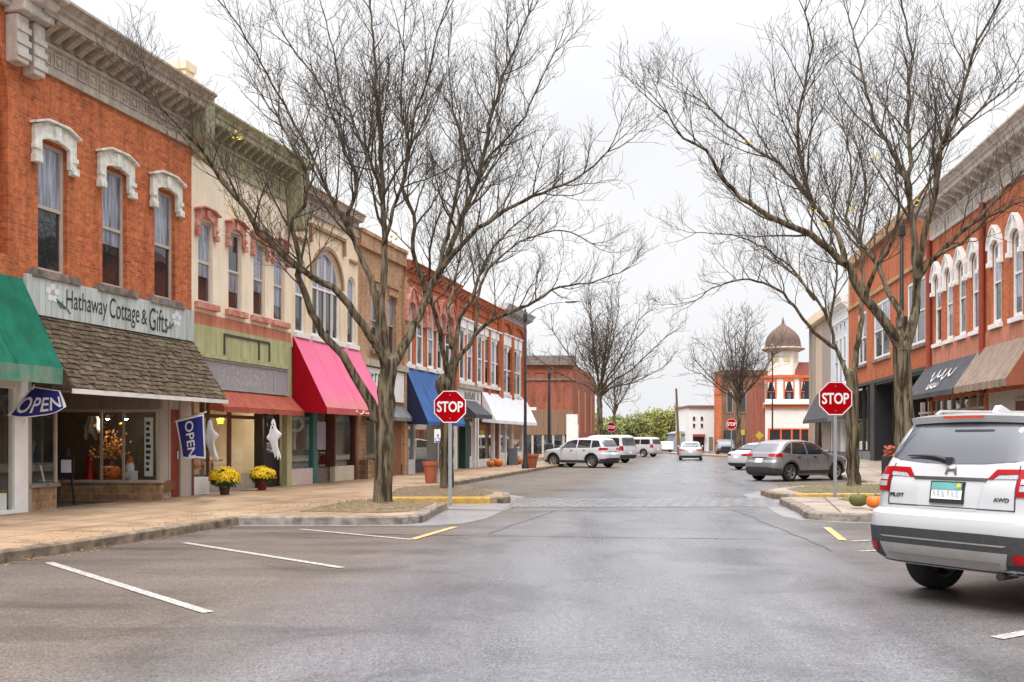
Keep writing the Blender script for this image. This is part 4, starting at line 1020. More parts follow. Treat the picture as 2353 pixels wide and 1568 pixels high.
# blind arches in relief
ab = MB()
for f_ in (.3, .5, .7, .9):
    c = W_*f_-1; ab.box(c-.5, c+.5, -.07, -.002, 7.3, 7.42); ab.box(c-.5, c-.42, -.07, -.002, 4.9, 7.298); ab.box(c+.42, c+.5, -.07, -.002, 4.9, 7.298)
ab.build('brick_relief', M_FARRED, RB)
wb = MB()
for k in range(3):
    t = 3+k*4.5; wb.add([(W_+ux*t+.03, uy*t, 2.2), (W_+ux*(t+1.2)+.03, uy*(t+1.2), 2.2), (W_+ux*(t+1.2)+.03, uy*(t+1.2), 6.0), (W_+ux*t+.03, uy*t, 6.0)], [(0, 1, 2, 3)])
wb.build('window', M_SALMON, RB)
MB().add([(W_+ux*1.2+.05, uy*1.2, .12), (W_+ux*3.5+.05, uy*3.5, .12), (W_+ux*3.5+.05, uy*3.5, 2.9), (W_+ux*1.2+.05, uy*1.2, 2.9)], [(0, 1, 2, 3)]).build('white_panel', M_WHITE, RB)

# turreted corner house on the right
DT = 92.0
tc = Vector((wx(1812, DT), DT+1.9, 0))
TW = thing('turret_building', 'white and orange corner building with a domed octagonal turret', 'building', tc, 0.0)
M_TW = M('turret_white', (.78, .76, .72), (.72, .69, .64), 3, .6); M_TO = M('turret_orange', (.62, .13, .035), (.56, .12, .04), 4, .6)
M_DOME = M('dome_shingle', (.15, .095, .075), (.105, .07, .056), 9, .9, bmp=.5, bscale=14)
def octo(r, off=R(22.5)): return [(r*math.cos(off+k*math.pi/4), r*math.sin(off+k*math.pi/4)) for k in range(8)]
zz = lambda y: wzz(y, DT)
MB().prism_z(octo(2.15), .12, zz(866)).prism_z(octo(1.42), zz(865), zz(798)).build('wall', M_TW, TW)
MB().lathe([(1.45, zz(806)), (2.0, zz(800)), (1.95, zz(797)), (1.5, zz(794))], 24).build('eave', M_CORN, TW); MB().prism_z(octo(2.3), zz(869), zz(862)).build('trim', M_TO, TW)
dm = [(2.02, zz(799)), (1.75, zz(796)), (1.64, zz(790)), (1.60, zz(780)), (1.45, zz(769)), (1.15, zz(759)), (.72, zz(750)), (.36, zz(744)), (.17, zz(739)), (.11, zz(734)), (.06, zz(728)), (.01, zz(722))]
MB().lathe(dm, 24).build('dome', M_DOME, TW, 35)
for k in range(8):
    a = k*math.pi/4; m = Matrix.Rotation(a+math.pi/2, 4, 'Z'); ap = 2.15*math.cos(R(22.5))
    f = MB().box(-.5, .5, -ap-.10, -ap-.004, zz(930), zz(872)); f.xf(m)
    if -math.sin(a) > -.3:
        fo = f.build('window', M_TO, TW)
        g = MB().box(-.38, .38, -ap-.13, -ap-.102, zz(922), zz(878)).xf(m); g.build('pane', M_UPGL, fo)
        cu = MB(); cu.add([(-.38, -ap-.135, zz(878)), (-.14, -ap-.135, zz(878)), (-.30, -ap-.135, zz(892)), (-.38, -ap-.135, zz(898))], [(0, 1, 2, 3)]); cu.add([(.38, -ap-.135, zz(878)), (.14, -ap-.135, zz(878)), (.30, -ap-.135, zz(892)), (.38, -ap-.135, zz(898))], [(3, 2, 1, 0)]); cu.xf(m).build('curtain', M_CLOTHW, fo); MB().box(-.38, .38, -ap-.134, -ap-.131, zz(901), zz(899)).xf(m).build('rail', M_TO, fo); MB().box(-.16, .16, -ap-.134, -ap-.131, zz(920), zz(904)).xf(m).build('stained_pane', M('stained_glass', (.05, .16, .30), (.18, .06, .05), 14, .2), fo)
        r_ = MB().box(-.30, .30, -1.34, -1.315, zz(830), zz(816)).xf(m); r_.build('frieze_panel', M('gold_relief', (.62, .50, .22), (.70, .62, .45), 14, .6), TW)

# wings: along the side street (to the right of the turret) and along the main street
wr = thing_w = MB().box(.6, 7.5, -1.2, 8, .12, zz(868)).build('wing', M_TW, TW)
MB().prism_x([(-1.4, zz(868)), (-.5, zz(830)), (8, zz(830)), (8, zz(868))], .9, 7.6).build('roof', M('maroon_slate', (.20, .05, .035), (.15, .045, .035), 5, .8), TW)
MB().box(.6, 7.6, -1.45, -1.2, zz(868), zz(862)).box(.6, 7.6, -1.3, -1.202, zz(948), zz(925)).build('trim', M_TO, TW)
f = MB().box(1.45, 2.75, -1.32, -1.202, zz(925), zz(870)).build('window', M_TO, TW); MB().box(1.6, 2.6, -1.345, -1.322, zz(920), zz(875)).build('pane', M_UPGL, f)
MB().box(-2.5, 7.6, -2.40, -2.2, zz(938), zz(931)).build('trim', M_TO, TW)
MB().box(-2.2, 7.5, -2.2, 3, .12, zz(918)).build('wall', M_TW, TW)
MB().box(-2.4, 7.6, -2.6, -2.2, zz(930), zz(926)).build('cornice', M_TW, TW)
sf = MB(); [sf.box(q, q+.16, -2.34, -2.202, .5, 2.5) for q in (-2.0, -.9, .1, .9, 1.7, 2.6, 4.0)]; sf.box(-2, 4.1, -2.34, -2.202, 2.5, 2.62); sf.build('storefront_frame', M_TO, TW)
MB().box(-1.9, 4, -2.25, -2.203, .5, 2.5).build('display_window', M_UPGL, TW)
MB().box(2.7, 3.9, -2.3, -2.252, .7, 1.3).build('window_poster', M_LEAFY, TW)
MB().prism_z([(-2.25, -2.0), (-.5, 9), (-1.3, 9), (-2.8, .8)], .12, zz(868)).build('wing', M_FARRED, TW)

# brown brick block beyond it
D3 = 112.0
BB = thing('brick_building', 'brown brick block behind the bare tree left of the turret', 'building', (wx(1643, D3), D3, 0), 0.0)
W3 = wx(1762, D3)-wx(1643, D3); z3 = wzz(853, D3)
mb = MB(); wall_front(mb, .75, W3, .1, z3, []); mb.quad((0, .5, .1), (.75, 0, .1), (.75, 0, z3), (0, .5, z3)); mb.quad((0, .5, .1), (0, .5, z3), (3.4, 14, z3), (3.4, 14, .1)); mb.quad((W3, 0, .1), (W3, 14, .1), (W3, 14, z3), (W3, 0, z3)); mb.build('wall', M_BROWNB, BB)
MB().quad((0, .5, z3-.1), (W3, 0, z3-.1), (W3, 14, z3-.1), (3.4, 14, z3-.1)).build('roof', M_ROOF, BB)
MB().box(.7, W3+.05, -.2, -.002, z3-.5, z3+.1).build('cornice', M_BROWNB, BB)
MB().add([(-.005, .45, .1), (.74, -.05, .1), (.74, -.05, z3-.6), (-.005, .45, z3-.6)], [(0, 1, 2, 3)]).build('corner_strip', M_ORANGE2, BB)
MB().box(1.0, 3.4, -.06, -.002, .3, 2.6).box(4.9, 5.8, -.06, -.002, .3, 2.9).build('display_window', M_UPGL, BB)
for k in range(3):
    f = MB().box(1.3+k*1.5, 2.0+k*1.5, -.07, -.002, 4.6, 7.0).build('window', M_TAUPE, BB); MB().box(1.38+k*1.5, 1.92+k*1.5, -.09, -.072, 4.7, 6.9).build('pane', M_UPGL, f)

# small white two-storey building at the end of the street
D4 = 125.0
WBd = thing('white_building', 'small white two storey building at the end of the street', 'building', (wx(1583, D4), D4, 0), 0.0)
W4 = wx(1641, D4)-wx(1583, D4); z4 = wzz(937, D4)
mb = MB(); wall_front(mb, 0, W4, .1, z4, []); mb.quad((0, 0, .1), (0, 0, z4), (0, 10, z4), (0, 10, .1)); mb.quad((W4, 0, .1), (W4, 10, .1), (W4, 10, z4), (W4, 0, z4)); mb.build('wall', M_WHITE, WBd)
MB().box(-.15, W4+.1, -.25, 10, z4, z4+.28).build('roof', M('brown_eave', (.24, .10, .07), None, 4, .7), WBd)
for px0 in (1594, 1612):
    for py0, py1 in ((957, 967), (973, 983)):
        f = MB().box(wx(px0-3, D4)-wx(1583, D4), wx(px0+4, D4)-wx(1583, D4), -.06, -.002, wzz(py1, D4), wzz(py0, D4)).build('window', M_SIGNW, WBd); MB().box(wx(px0-2, D4)-wx(1583, D4), wx(px0+3, D4)-wx(1583, D4), -.08, -.062, wzz(py1-.6, D4), wzz(py0+.6, D4)).build('pane', M_UPGL, f)
MB().box(.5, 1.9, -.1, -.002, .2, 2.0).build('display_window', M_UPGL, WBd); MB().box(.45, 1.95, -.55, -.1, 1.95, 2.25).build('awning', M_ARED, WBd)
MB().box(2.5, 3.0, -.1, -.002, .2, 1.9).build('door', M_BOARDBR, WBd)
# low blue-grey shed and white trailer at the far end
SH = thing('shed', 'low blue grey shed beyond the utility pole at the end of the street', 'shed', (wx(1548, 128), 128, 0))
MB().box(0, 1.9, 0, 5, .0, wzz(998, 128)).build('wall', M('blue_grey', (.26, .29, .35), None, 3, .7), SH); MB().prism_y([(-.15, wzz(998, 128)), (2.05, wzz(998, 128)), (2.05, wzz(996, 128)), (.95, wzz(991, 128)), (-.15, wzz(996, 128))], -.2, 5.2).build('roof', M_ROOF, SH)
TR = thing('trailer', 'plain white box trailer parked at the far end of the street', 'trailer', (wx(1512, 112), 112, 0))
MB().box(0, 1.75, 0, 5, .45, wzz(1016, 112)+.05).build('box', M_SIGNW, TR, bevel=.03)
tw = MB(); [tw.tube([(.3+k*1.1, 1.0, .3), (.5+k*1.1, 1.0, .3)], .3, 14) for k in (0, 1)]; tw.build('wheel', M_TYRE, TR); MB().box(.05, 1.7, .1, 4.9, .3, .449).build('chassis', M_BLACK, TR)
# ================================================================== GROUND
def flat(name, poly, z, mat, kind='structure', skirt=0.0, zs=None):
    bm = bmesh.new(); vs = [bm.verts.new((x, y, (zs[i] if zs else z))) for i, (x, y) in enumerate(poly)]
    f = bm.faces.new(vs); f.normal_update()
    if f.normal.z < 0: f.normal_flip()
    if skirt:
        lo = [bm.verts.new((v.co.x, v.co.y, v.co.z-skirt)) for v in vs]
        for i in range(len(vs)):
            j = (i+1) % len(vs); bm.faces.new((vs[i], vs[j], lo[j], lo[i]))
    bmesh.ops.triangulate(bm, faces=[f for f in bm.faces if len(f.verts) > 4])
    bmesh.ops.recalc_face_normals(bm, faces=bm.faces)
    me = bpy.data.meshes.new(name); bm.to_mesh(me); bm.free(); me.materials.append(mat)
    o = bpy.data.objects.new(name, me); COL.objects.link(o)
    if kind: o['kind'] = kind
    return o
flat('ground', [(-900, -60), (900, -60), (900, 1500), (-900, 1500)], -.03, M_GRASS)
flat('road', [(-70, -30), (90, -30), (90, 140), (-70, 140)], 0.0, M_ASPH)
def arc(cx, cy, r, a0, a1, n=5): return [(cx+r*math.cos(R(a0+(a1-a0)*k/n)), cy+r*math.sin(R(a0+(a1-a0)*k/n))) for k in range(n+1)]
def lk(D): return -6.6+.2573*(D-12.85)          # left kerb line
LEFT = [(lk(-6), -6), (lk(18.6)+.0, 18.6)]+[(-2.45, 18.6)]+arc(-2.45, 19.35, .75, -70, 0)+[(-1.5, 22.9)]+[(-1.8, 23.3), (-3.3, 23.3), (-3.5, 24.0), (-3.3, 24.7), (-.55, 24.7)]+arc(-.55, 25.2, .5, -70, 0, 4)+[(-.1, 27.3), (-1.0, 29.6), (-2.35, 32.6), (2.1, 54.6), (4.0, 63.6)]+arc(2.8, 64.2, 1.3, 10, 100, 5)+[(-14, 68.5)]
pin = [L_.w(S(1205)-.02, -.3), L_.w(-27, -.3)]
flat('left_sidewalk', LEFT+[(-14, 63), (pin[0].x, pin[0].y), (pin[1].x, pin[1].y)], .15, M_PAVE, skirt=.2)
def kerb(name, pts, w=.17, z=.158, mat=None, h=.2):
    mb = MB(); n = len(pts); P = [Vector(p) for p in pts]; ins = []; outs = []
    for i in range(n):
        t = (P[min(i+1, n-1)]-P[max(i-1, 0)]).normalized(); nn = Vector((t.y, -t.x)); outs.append(P[i]+nn*.012); ins.append(P[i]-nn*w)
    for i in range(n-1):
        a, b, c, d = outs[i], outs[i+1], ins[i+1], ins[i]
        ch = .03
        mb.quad((d.x, d.y, z), (a.x-(a.x-d.x)*.15, a.y-(a.y-d.y)*.15, z), (b.x-(b.x-c.x)*.15, b.y-(b.y-c.y)*.15, z), (c.x, c.y, z))
        mb.quad((a.x-(a.x-d.x)*.15, a.y-(a.y-d.y)*.15, z), (a.x, a.y, z-ch), (b.x, b.y, z-ch), (b.x-(b.x-c.x)*.15, b.y-(b.y-c.y)*.15, z))
        mb.quad((a.x, a.y, z-ch), (a.x, a.y, z-h), (b.x, b.y, z-h), (b.x, b.y, z-ch)); mb.quad((d.x, d.y, z), (c.x, c.y, z), (c.x, c.y, z-.03), (d.x, d.y, z-.03))
    return struct(mb.build(name, mat or M_KERB))
def resamp(pts, st=1.2):
    out = []
    for a, b in zip(pts, pts[1:]):
        a, b = Vector(a), Vector(b); n = max(1, int((b-a).length/st))
        out += [tuple(a+(b-a)*k/n) for k in range(n)]
    return out+[tuple(pts[-1])]
rk = random.Random(11)
def jit(pts, j=.012): return [(x+rk.uniform(-j, j), y+rk.uniform(-j, j)) for x, y in pts]
kerb('kerb', jit(resamp([(lk(-6), -6), (lk(18.6), 18.6)])), mat=M_KERB)
kerb('kerb', jit(resamp([(lk(18.6)-.02, 18.6), (-2.45, 18.6)]+arc(-2.45, 19.35, .75, -70, 0)+[(-1.6, 21.2), (-1.5, 22.9)], .8), .006), .22, .162, M_KERBL)
kerb('kerb', [(-3.3, 24.7), (-.55, 24.7)], .2, .160, M_YELLOW)
kerb('kerb', arc(-.55, 25.2, .5, -70, 0, 4)+[(-.1, 27.3), (-1.0, 29.6), (-2.35, 32.6)]+resamp([(-2.3, 32.7), (2.1, 54.6), (4.0, 63.6)]), .18, .158, M_KERB)
# gutter pan along the islands, ramp landing and crosswalk, each sheet a few millimetres above the last
flat('gutter', [(lk(18.4), 18.35), (-1.7, 18.35), (-.95, 18.9), (-.55, 20.0), (.15, 24.4), (.35, 27.5), (-.5, 30), (-1.75, 33), (-2.2, 33), (-1.0, 29.6), (-.1, 27.3), (-.05, 25), (-1.5, 22.9), (-1.7, 19.3), (-2.4, 18.62), (lk(18.6), 18.62)], .004, M_GUTTER)
flat('ramp', [(-3.5, 23.28), (-1.5, 23.28), (-1.45, 22.6), (-.2, 22.4), (.0, 24.72), (-3.4, 24.72)], .012, M_GUTTER)
flat('crosswalk', [(-.1, 23.4), (6.9, 23.6), (7.3, 27.2), (.1, 27.0)], .006, M_PAVER)
sl_ = MB(); rs = random.Random(5)
for x0_, y0_, x1_, y1_ in ((-1.0, 22.0, 5.6, 22.6), (.8, 31, 8.0, 31.8), (-.4, 16.8, 1.0, 22.5), (4.6, 14.2, 5.0, 22.4), (-4.2, 17.0, 4.0, 15.9)):
    n = 24; P = [(x0_+(x1_-x0_)*k/n+rs.uniform(-.05, .05), y0_+(y1_-y0_)*k/n+rs.uniform(-.06, .06)) for k in range(n+1)]
    for (xa__, ya__), (xb__, yb__) in zip(P, P[1:]):
        d_ = Vector((-(yb__-ya__), xb__-xa__)).normalized()*rs.uniform(.012, .03); sl_.quad((xa__-d_.x, ya__-d_.y, .005), (xb__-d_.x, yb__-d_.y, .005), (xb__+d_.x, yb__+d_.y, .005), (xa__+d_.x, ya__+d_.y, .005))
struct(sl_.build('crack_sealant', M('tar', (.05, .05, .052), (.10, .10, .10), 6, .35)))
# right side
def rkb(D): return 10.2+.155*(D-19.3)
RIGHT = [(rkb(-6), -6), (rkb(19.3), 19.3), (6.7, 19.3)]+arc(6.7, 20.1, .8, 260, 185, 4)+[(6.2, 21.5), (6.62, 24.6), (6.95, 25.0), (9.6, 25.0), (9.8, 25.7), (9.6, 26.35), (7.5, 26.35)]+arc(7.5, 26.85, .5, 250, 190, 3)+[(7.15, 28.6), (8.6, 31.2), (12.2, 33.6), (13.9, 45), (18.6, 78), (19.8, 80.5), (21.5, 81.5), (42, 80)]
rp = [R_.w(SR(1866), -.3), R_.w(SR(1866)+110, -.3)]
zs = [.15]*(len(RIGHT)-1)+[.3]+[.42, .40]
flat('right_sidewalk', RIGHT+[(rp[0].x, rp[0].y), (rp[1].x, rp[1].y)], .15, M_PAVE2, skirt=.3, zs=zs)
rev = lambda p: list(reversed(p))
kerb('kerb', rev(jit(resamp([(rkb(-6), -6), (rkb(19.3), 19.3)]))), mat=M_KERB)
kerb('kerb', rev([(rkb(19.3), 19.3), (6.7, 19.3)]+arc(6.7, 20.1, .8, 260, 185, 4)+[(6.2, 21.5), (6.62, 24.6)]), .22, .162, M_KERBL)
kerb('kerb', rev([(11.5, 26.35), (7.5, 26.35)]), .2, .160, M_YELLOW)
kerb('kerb', rev(arc(7.5, 26.85, .5, 250, 190, 3)+[(7.15, 28.6), (8.6, 31.2), (12.2, 33.6)]+resamp([(12.2, 33.65), (13.9, 45), (18.6, 78)])), .18, .158, M_KERB)
flat('gutter', [(9.9, 19.0), (6.4, 19.0), (5.75, 19.6), (5.6, 20.5), (5.75, 21.8), (6.3, 25), (6.6, 28.6), (8.2, 31.6), (8.6, 31.15), (7.1, 28.6), (7.0, 26.8), (6.6, 24.6), (6.18, 21.5), (5.95, 20.2), (6.2, 19.5), (6.7, 19.28), (9.9, 19.28)], .004, M_GUTTER)
flat('ramp', [(6.6, 24.98), (9.7, 24.98), (9.7, 26.37), (7.3, 26.37), (6.9, 26.3)], .012, M_GUTTER)
# far sidewalks
flat('far_sidewalk', [(-20, 80.5), (5.0, 80.5), (6.8, 82), (10.5, 101), (8.6, 101), (5.6, 85), (-20, 85)], .15, M_PAVE, skirt=.2)
flat('far_sidewalk', [(20.2, 87), (40, 88), (40, 92), (20.5, 90), (17.6, 128), (15.2, 124), (17.0, 110), (18.8, 90)], .15, M_PAVE, skirt=.2)
# painted bay lines
def line(name, p, q, w, mat, z=.008):
    p, q = Vector((p.x, p.y)), Vector((q.x, q.y)); t = (q-p).normalized(); n_ = Vector((-t.y, t.x))*w/2
    return flat(name, [tuple(p+n_), tuple(p-n_), tuple(q-n_), tuple(q+n_)], z, mat)
line('road_marking', gnd(112, 1294), gnd(478, 1409), .115, M_LINE); line('road_marking', gnd(422, 1248), gnd(786, 1306), .115, M_LINE); line('road_marking', gnd(690, 1217), gnd(945, 1241), .115, M_LINE)
line('road_marking', gnd(946, 1241), gnd(1045, 1212), .13, M_LINEY, .010); line('road_marking', gnd(1900, 1213), gnd(1937, 1243), .13, M_LINEY, .010)
line('road_marking', gnd(2290, 1468), gnd(2480, 1432), .12, M_LINE); line('road_marking', gnd(1955, 1245), gnd(2120, 1236), .11, M_LINE); line('road_marking', gnd(1975, 1268), gnd(2100, 1262), .11, M_LINE)

# planting beds on the islands
def bed(name, poly, z0, h, mat, seed, lab):
    """a low mound of litter over the kerbed bed"""
    rnd = random.Random(seed); bm = bmesh.new(); cx = sum(p[0] for p in poly)/len(poly); cy = sum(p[1] for p in poly)/len(poly); rings = 7; n = 40
    per = []
    tot = [0]; P = [Vector(p) for p in poly]+[Vector(poly[0])]
    for a, b in zip(P, P[1:]): tot.append(tot[-1]+(b-a).length)
    for k in range(n):
        d = tot[-1]*k/n
        for i in range(len(poly)):
            if tot[i] <= d <= tot[i+1]: per.append(P[i].lerp(P[i+1], (d-tot[i])/(tot[i+1]-tot[i]))); break
    V = []
    for r in range(rings+1):
        f = 1-r/rings
        V.append([bm.verts.new((cx+(p.x-cx)*f+rnd.uniform(-.03, .03)*(r > 0), cy+(p.y-cy)*f+rnd.uniform(-.03, .03)*(r > 0), z0+h*(1-f*f)+(rnd.uniform(-.012, .02) if r else 0))) for p in per])
    for r in range(rings):
        for k in range(n):
            bm.faces.new((V[r][k], V[r][(k+1) % n], V[r+1][(k+1) % n], V[r+1][k]))
    me = bpy.data.meshes.new(name); bm.to_mesh(me); bm.free(); me.materials.append(mat)
    me.polygons.foreach_set('use_smooth', [True]*len(me.polygons))
    o = bpy.data.objects.new(name, me); COL.objects.link(o); o['kind'] = 'stuff'; o['label'] = lab; o['category'] = 'ground cover'
    return o
bed('leaf_litter', [(-4.3, 20.0), (-2.5, 19.6), (-1.85, 20.2), (-1.75, 22.7), (-2.0, 23.1), (-3.9, 23.0)], .156, .07, M_LITTER, 1, 'leaf litter and thin grass around the nearest left tree')
bed('leaf_litter', [(-3.2, 25.4), (-.75, 25.4), (-.45, 27.0), (-1.3, 29.3), (-2.0, 30.6), (-3.4, 29.5)], .156, .14, M_LITTER, 2, 'brown littered mound around the second left tree')
bed('grass', [(7.9, 20.2), (10.1, 20.2), (10.6, 24.4), (7.9, 24.4)], .158, .05, M_GRASS, 3, 'thin grass bed behind the pumpkins on the right island')
bed('grass', [(7.9, 27.0), (11.8, 27.0), (12.2, 31.6), (9.6, 31.2), (8.0, 29.0)], .158, .08, M_GRASS, 4, 'grass bed around the right street tree')
gb = MB(); rnd = random.Random(33)
for (xa_, xb_, ya_, yb_, n_) in ((-3.9, -2.1, 20.3, 22.8, 420), (-3.1, -.7, 25.5, 29.5, 350), (8.0, 10.2, 20.3, 24.3, 900), (8.2, 11.9, 27.2, 31.2, 1100)):
    for k in range(n_):
        x, y = rnd.uniform(xa_, xb_), rnd.uniform(ya_, yb_); h_ = rnd.uniform(.0, .05); a = rnd.uniform(0, 6.28); w_ = .008; z = .17
        gb.add([(x-w_*math.cos(a), y-w_*math.sin(a), z), (x+w_*math.cos(a), y+w_*math.sin(a), z), (x+rnd.gauss(0, .03), y+rnd.gauss(0, .03), z+.05+h_)], [(0, 1, 2)])
tag(gb.build('grass_blades', M('grass_blade', (.16, .17, .05), (.25, .21, .10), 2, .8)), 'thin grass blades on the kerbed tree beds', 'grass', kind='stuff')
lv = MB(); rnd = random.Random(21)
def leafq(x, y, z, s, rnd):
    a = rnd.uniform(0, 6.28); c, d = math.cos(a)*s, math.sin(a)*s; t = rnd.uniform(-.4, .4)*s
    lv.quad((x-c, y-d, z+abs(t)*.3), (x+d*.6, y-c*.6, z+t*.5+.01), (x+c, y+d, z+.006), (x-d*.6, y+c*.6, z+.012))
for k in range(1500):
    r = rnd.random()
    if r < .35: x, y, z = rnd.uniform(-4.4, -1.2), rnd.uniform(19.6, 23.2), .20
    elif r < .55: x, y, z = rnd.uniform(-3.3, -.5), rnd.uniform(25.0, 30), .24
    elif r < .7: D = rnd.uniform(9, 24); x, y, z = lk(D)-abs(rnd.gauss(0, .5))-.1, D, .165
    elif r < .85: D = rnd.uniform(9, 18.4); x, y, z = lk(D)+abs(rnd.gauss(0, .18))+.05, D, .012
    else: x, y, z = rnd.uniform(7.5, 12), rnd.uniform(20, 31), .22
    leafq(x, y, z, rnd.uniform(.015, .035), rnd)
tag(lv.build('fallen_leaves', M_LEAFDRY), 'scattered dry leaves along the kerbs and tree beds', 'leaves', kind='stuff')
# ================================================================== TREES
def smooth_path(pts, rad, seg):
    """Catmull-Rom through pts, resampled to about seg metres"""
    P = [Vector(p) for p in pts]; out = []; ro = []
    for i in range(len(P)-1):
        p0, p1, p2, p3 = P[max(i-1, 0)], P[i], P[i+1], P[min(i+2, len(P)-1)]
        n = max(1, int((p2-p1).length/seg))
        for k in range(n):
            t = k/n
            q = .5*((2*p1)+(-p0+p2)*t+(2*p0-5*p1+4*p2-p3)*t*t+(-p0+3*p1-3*p2+p3)*t**3)
            out.append(q); ro.append(rad[i]+(rad[i+1]-rad[i])*t)
    out.append(P[-1]); ro.append(rad[-1]); return out, ro

def rand_perp(t, rnd):
    while True:
        v = Vector((rnd.gauss(0, 1), rnd.gauss(0, 1), rnd.gauss(0, 1))); v = v-t*v.dot(t)
        if v.length > .1: return v.normalized()

class Tree:
    def __init__(s, seed, fine=1.0, twig_r=.0043, up=.48):
        s.rnd = random.Random(seed); s.trunk = MB(); s.br = MB(); s.tw = MB(); s.leaf = MB(); s.fine = fine; s.tr = twig_r; s.up = up; s.nt = 0; s.leaves = 0
    def grow(s, p, d, L, r0, level, bend=.16):
        """a branch that wanders, turns up and carries side branches"""
        rnd = s.rnd; seg = (.26, .17, .11)[min(level-1, 2)]*s.fine
        n = max(2, int(L/seg)); seg = L/n; pts = [p.copy()]; dd = d.copy(); zig = rand_perp(d, rnd)
        for k in range(n):
            w = rand_perp(dd, rnd)*bend*rnd.uniform(.3, 1.3)+zig*(.10 if k % 2 else -.10)
            dd = (dd+w+Vector((0, 0, 1))*s.up*seg*.9).normalized(); pts.append(pts[-1]+dd*seg)
        re = s.tr*(.75 if level > 1 else 1.0); rad = [r0+(re-r0)*(k/n)**.8 for k in range(n+1)]
        (s.br if level == 1 else s.tw).tube(pts, rad, 5 if level == 1 else 3, False)
        if level >= 4 or L < .16: return
        sp = (.19, .14, .13)[level-1]*s.fine; k = sp*rnd.uniform(.6, 1.2)+L*(.16 if level == 1 else .08); side = rand_perp(d, rnd); flip = 1
        while k < L*.985:
            i = min(n-1, int(k/L*n)); t = (pts[i+1]-pts[i]).normalized(); f = k/L-i/n
            q = pts[i].lerp(pts[i+1], min(1, max(0, f*n)))
            side = (side+rand_perp(t, rnd)*.7); side = side-t*side.dot(t)
            if side.length < .05: side = rand_perp(t, rnd)
            side.normalize(); flip = -flip; a = R(rnd.uniform(28, 58))
            nd = (t*math.cos(a)+side*flip*math.sin(a)+Vector((0, 0, .30))).normalized()
            rem = L-k
            l = (rem*.55+.30*s.fine)*rnd.uniform(.5, 1.05) if level < 3 else rnd.uniform(.14, .42)*s.fine
            if level == 2: l = min(l, 1.25*s.fine)
            rr = min(rad[i]*.7, s.tr+(l*.006 if level < 3 else 0))
            if l > .10: s.grow(q, nd, l, max(rr, s.tr*.75), level+1, bend*1.15)
            k += sp*rnd.uniform(.6, 1.5)
        s.nt += 1
    def limb(s, pts, r0, r1, start=.22, blen=1.15, tip=True, dens=1.0, taper=.75, lmax=3.1):
        n = len(pts); rad = [r0+(r1-r0)*(k/(n-1))**taper for k in range(n)]
        P, Rr = smooth_path(pts, rad, .22); rnd = s.rnd
        for i in range(1, len(P)-1): P[i] = P[i]+Vector((rnd.gauss(0, 1), rnd.gauss(0, 1), rnd.gauss(0, 1)))*.018
        s.trunk.tube(P, Rr, 16 if r0 > .15 else (11 if r0 > .07 else 7), True)
        if not tip:
            r_ = Rr[-1]; s.trunk.lathe([(r_, -.02), (r_*.97, r_*.35), (r_*.8, r_*.75), (r_*.45, r_*1.02), (.01, r_*1.1)], 16, P[-1])
        Ls = [0]
        for a, b in zip(P, P[1:]): Ls.append(Ls[-1]+(b-a).length)
        T = Ls[-1]; k = T*start; side = None; flip = 1
        while k < T*.99:
            i = max(j for j in range(len(Ls)) if Ls[j] <= k); i = min(i, len(P)-2)
            t = (P[i+1]-P[i]).normalized(); q = P[i]
            if side is None: side = rand_perp(t, rnd)
            side = side+rand_perp(t, rnd)*.9; side = side-t*side.dot(t)
            if side.length < .05: side = rand_perp(t, rnd)
            side.normalize(); flip = -flip; a = R(rnd.uniform(32, 72))
            nd = (t*math.cos(a)+side*flip*math.sin(a)+Vector((0, 0, .34))).normalized()
            l = min(lmax, (.75+(T-k)*.34)*rnd.uniform(.45, 1.2)*blen)
            s.grow(q, nd, l, min(Rr[i]*.6, .008+l*.010), 1)
            k += rnd.uniform(.13, .34)/dens
        if tip:
            t = (P[-1]-P[-2]).normalized()
            for j in range(3):
                s.grow(P[-1], (t+rand_perp(t, rnd)*(.08 if j == 0 else .5)).normalized(), rnd.uniform(.9, 1.7)*blen, r1*.85, 1)
    def tuft(s, p, n=9, sz=.05):
        rnd = s.rnd
        for k in range(n):
            c = p+Vector((rnd.gauss(0, 1), rnd.gauss(0, 1), rnd.gauss(0, 1)))*sz*1.2; a = Vector((rnd.gauss(0, 1), rnd.gauss(0, 1), rnd.gauss(0, 1))).normalized()*sz; b = a.orthogonal().normalized()*sz*.6
            s.leaf.quad(c-a, c+b, c+a, c-b)
    def build(s, name, label, base, group, bark=None, twig=None):
        e = thing(name, label, 'tree', base, 0, group); m = Matrix.Translation(-Vector(base))
        for mb in (s.trunk, s.br, s.tw, s.leaf): mb.xf(m)
        s.trunk.build('trunk', bark or M_BARK, e, 60)
        c = s.br.build('crown', twig or M_BARKG, e, 80); s.tw.build('twigs', M_TWIG, c)
        if s.leaf.v: s.leaf.build('leaf_tufts', M_LEAFY, c)
        print('TREE', label, len(s.tw.f), len(s.br.f)); return e

def L3(pts, D0, D1):
    """limb traced at depths running from D0 to D1"""
    n = len(pts); return [at(x, y, D0+(D1-D0)*k/(n-1)) for k, (x, y) in enumerate(pts)]
GT = 'bare street trees'
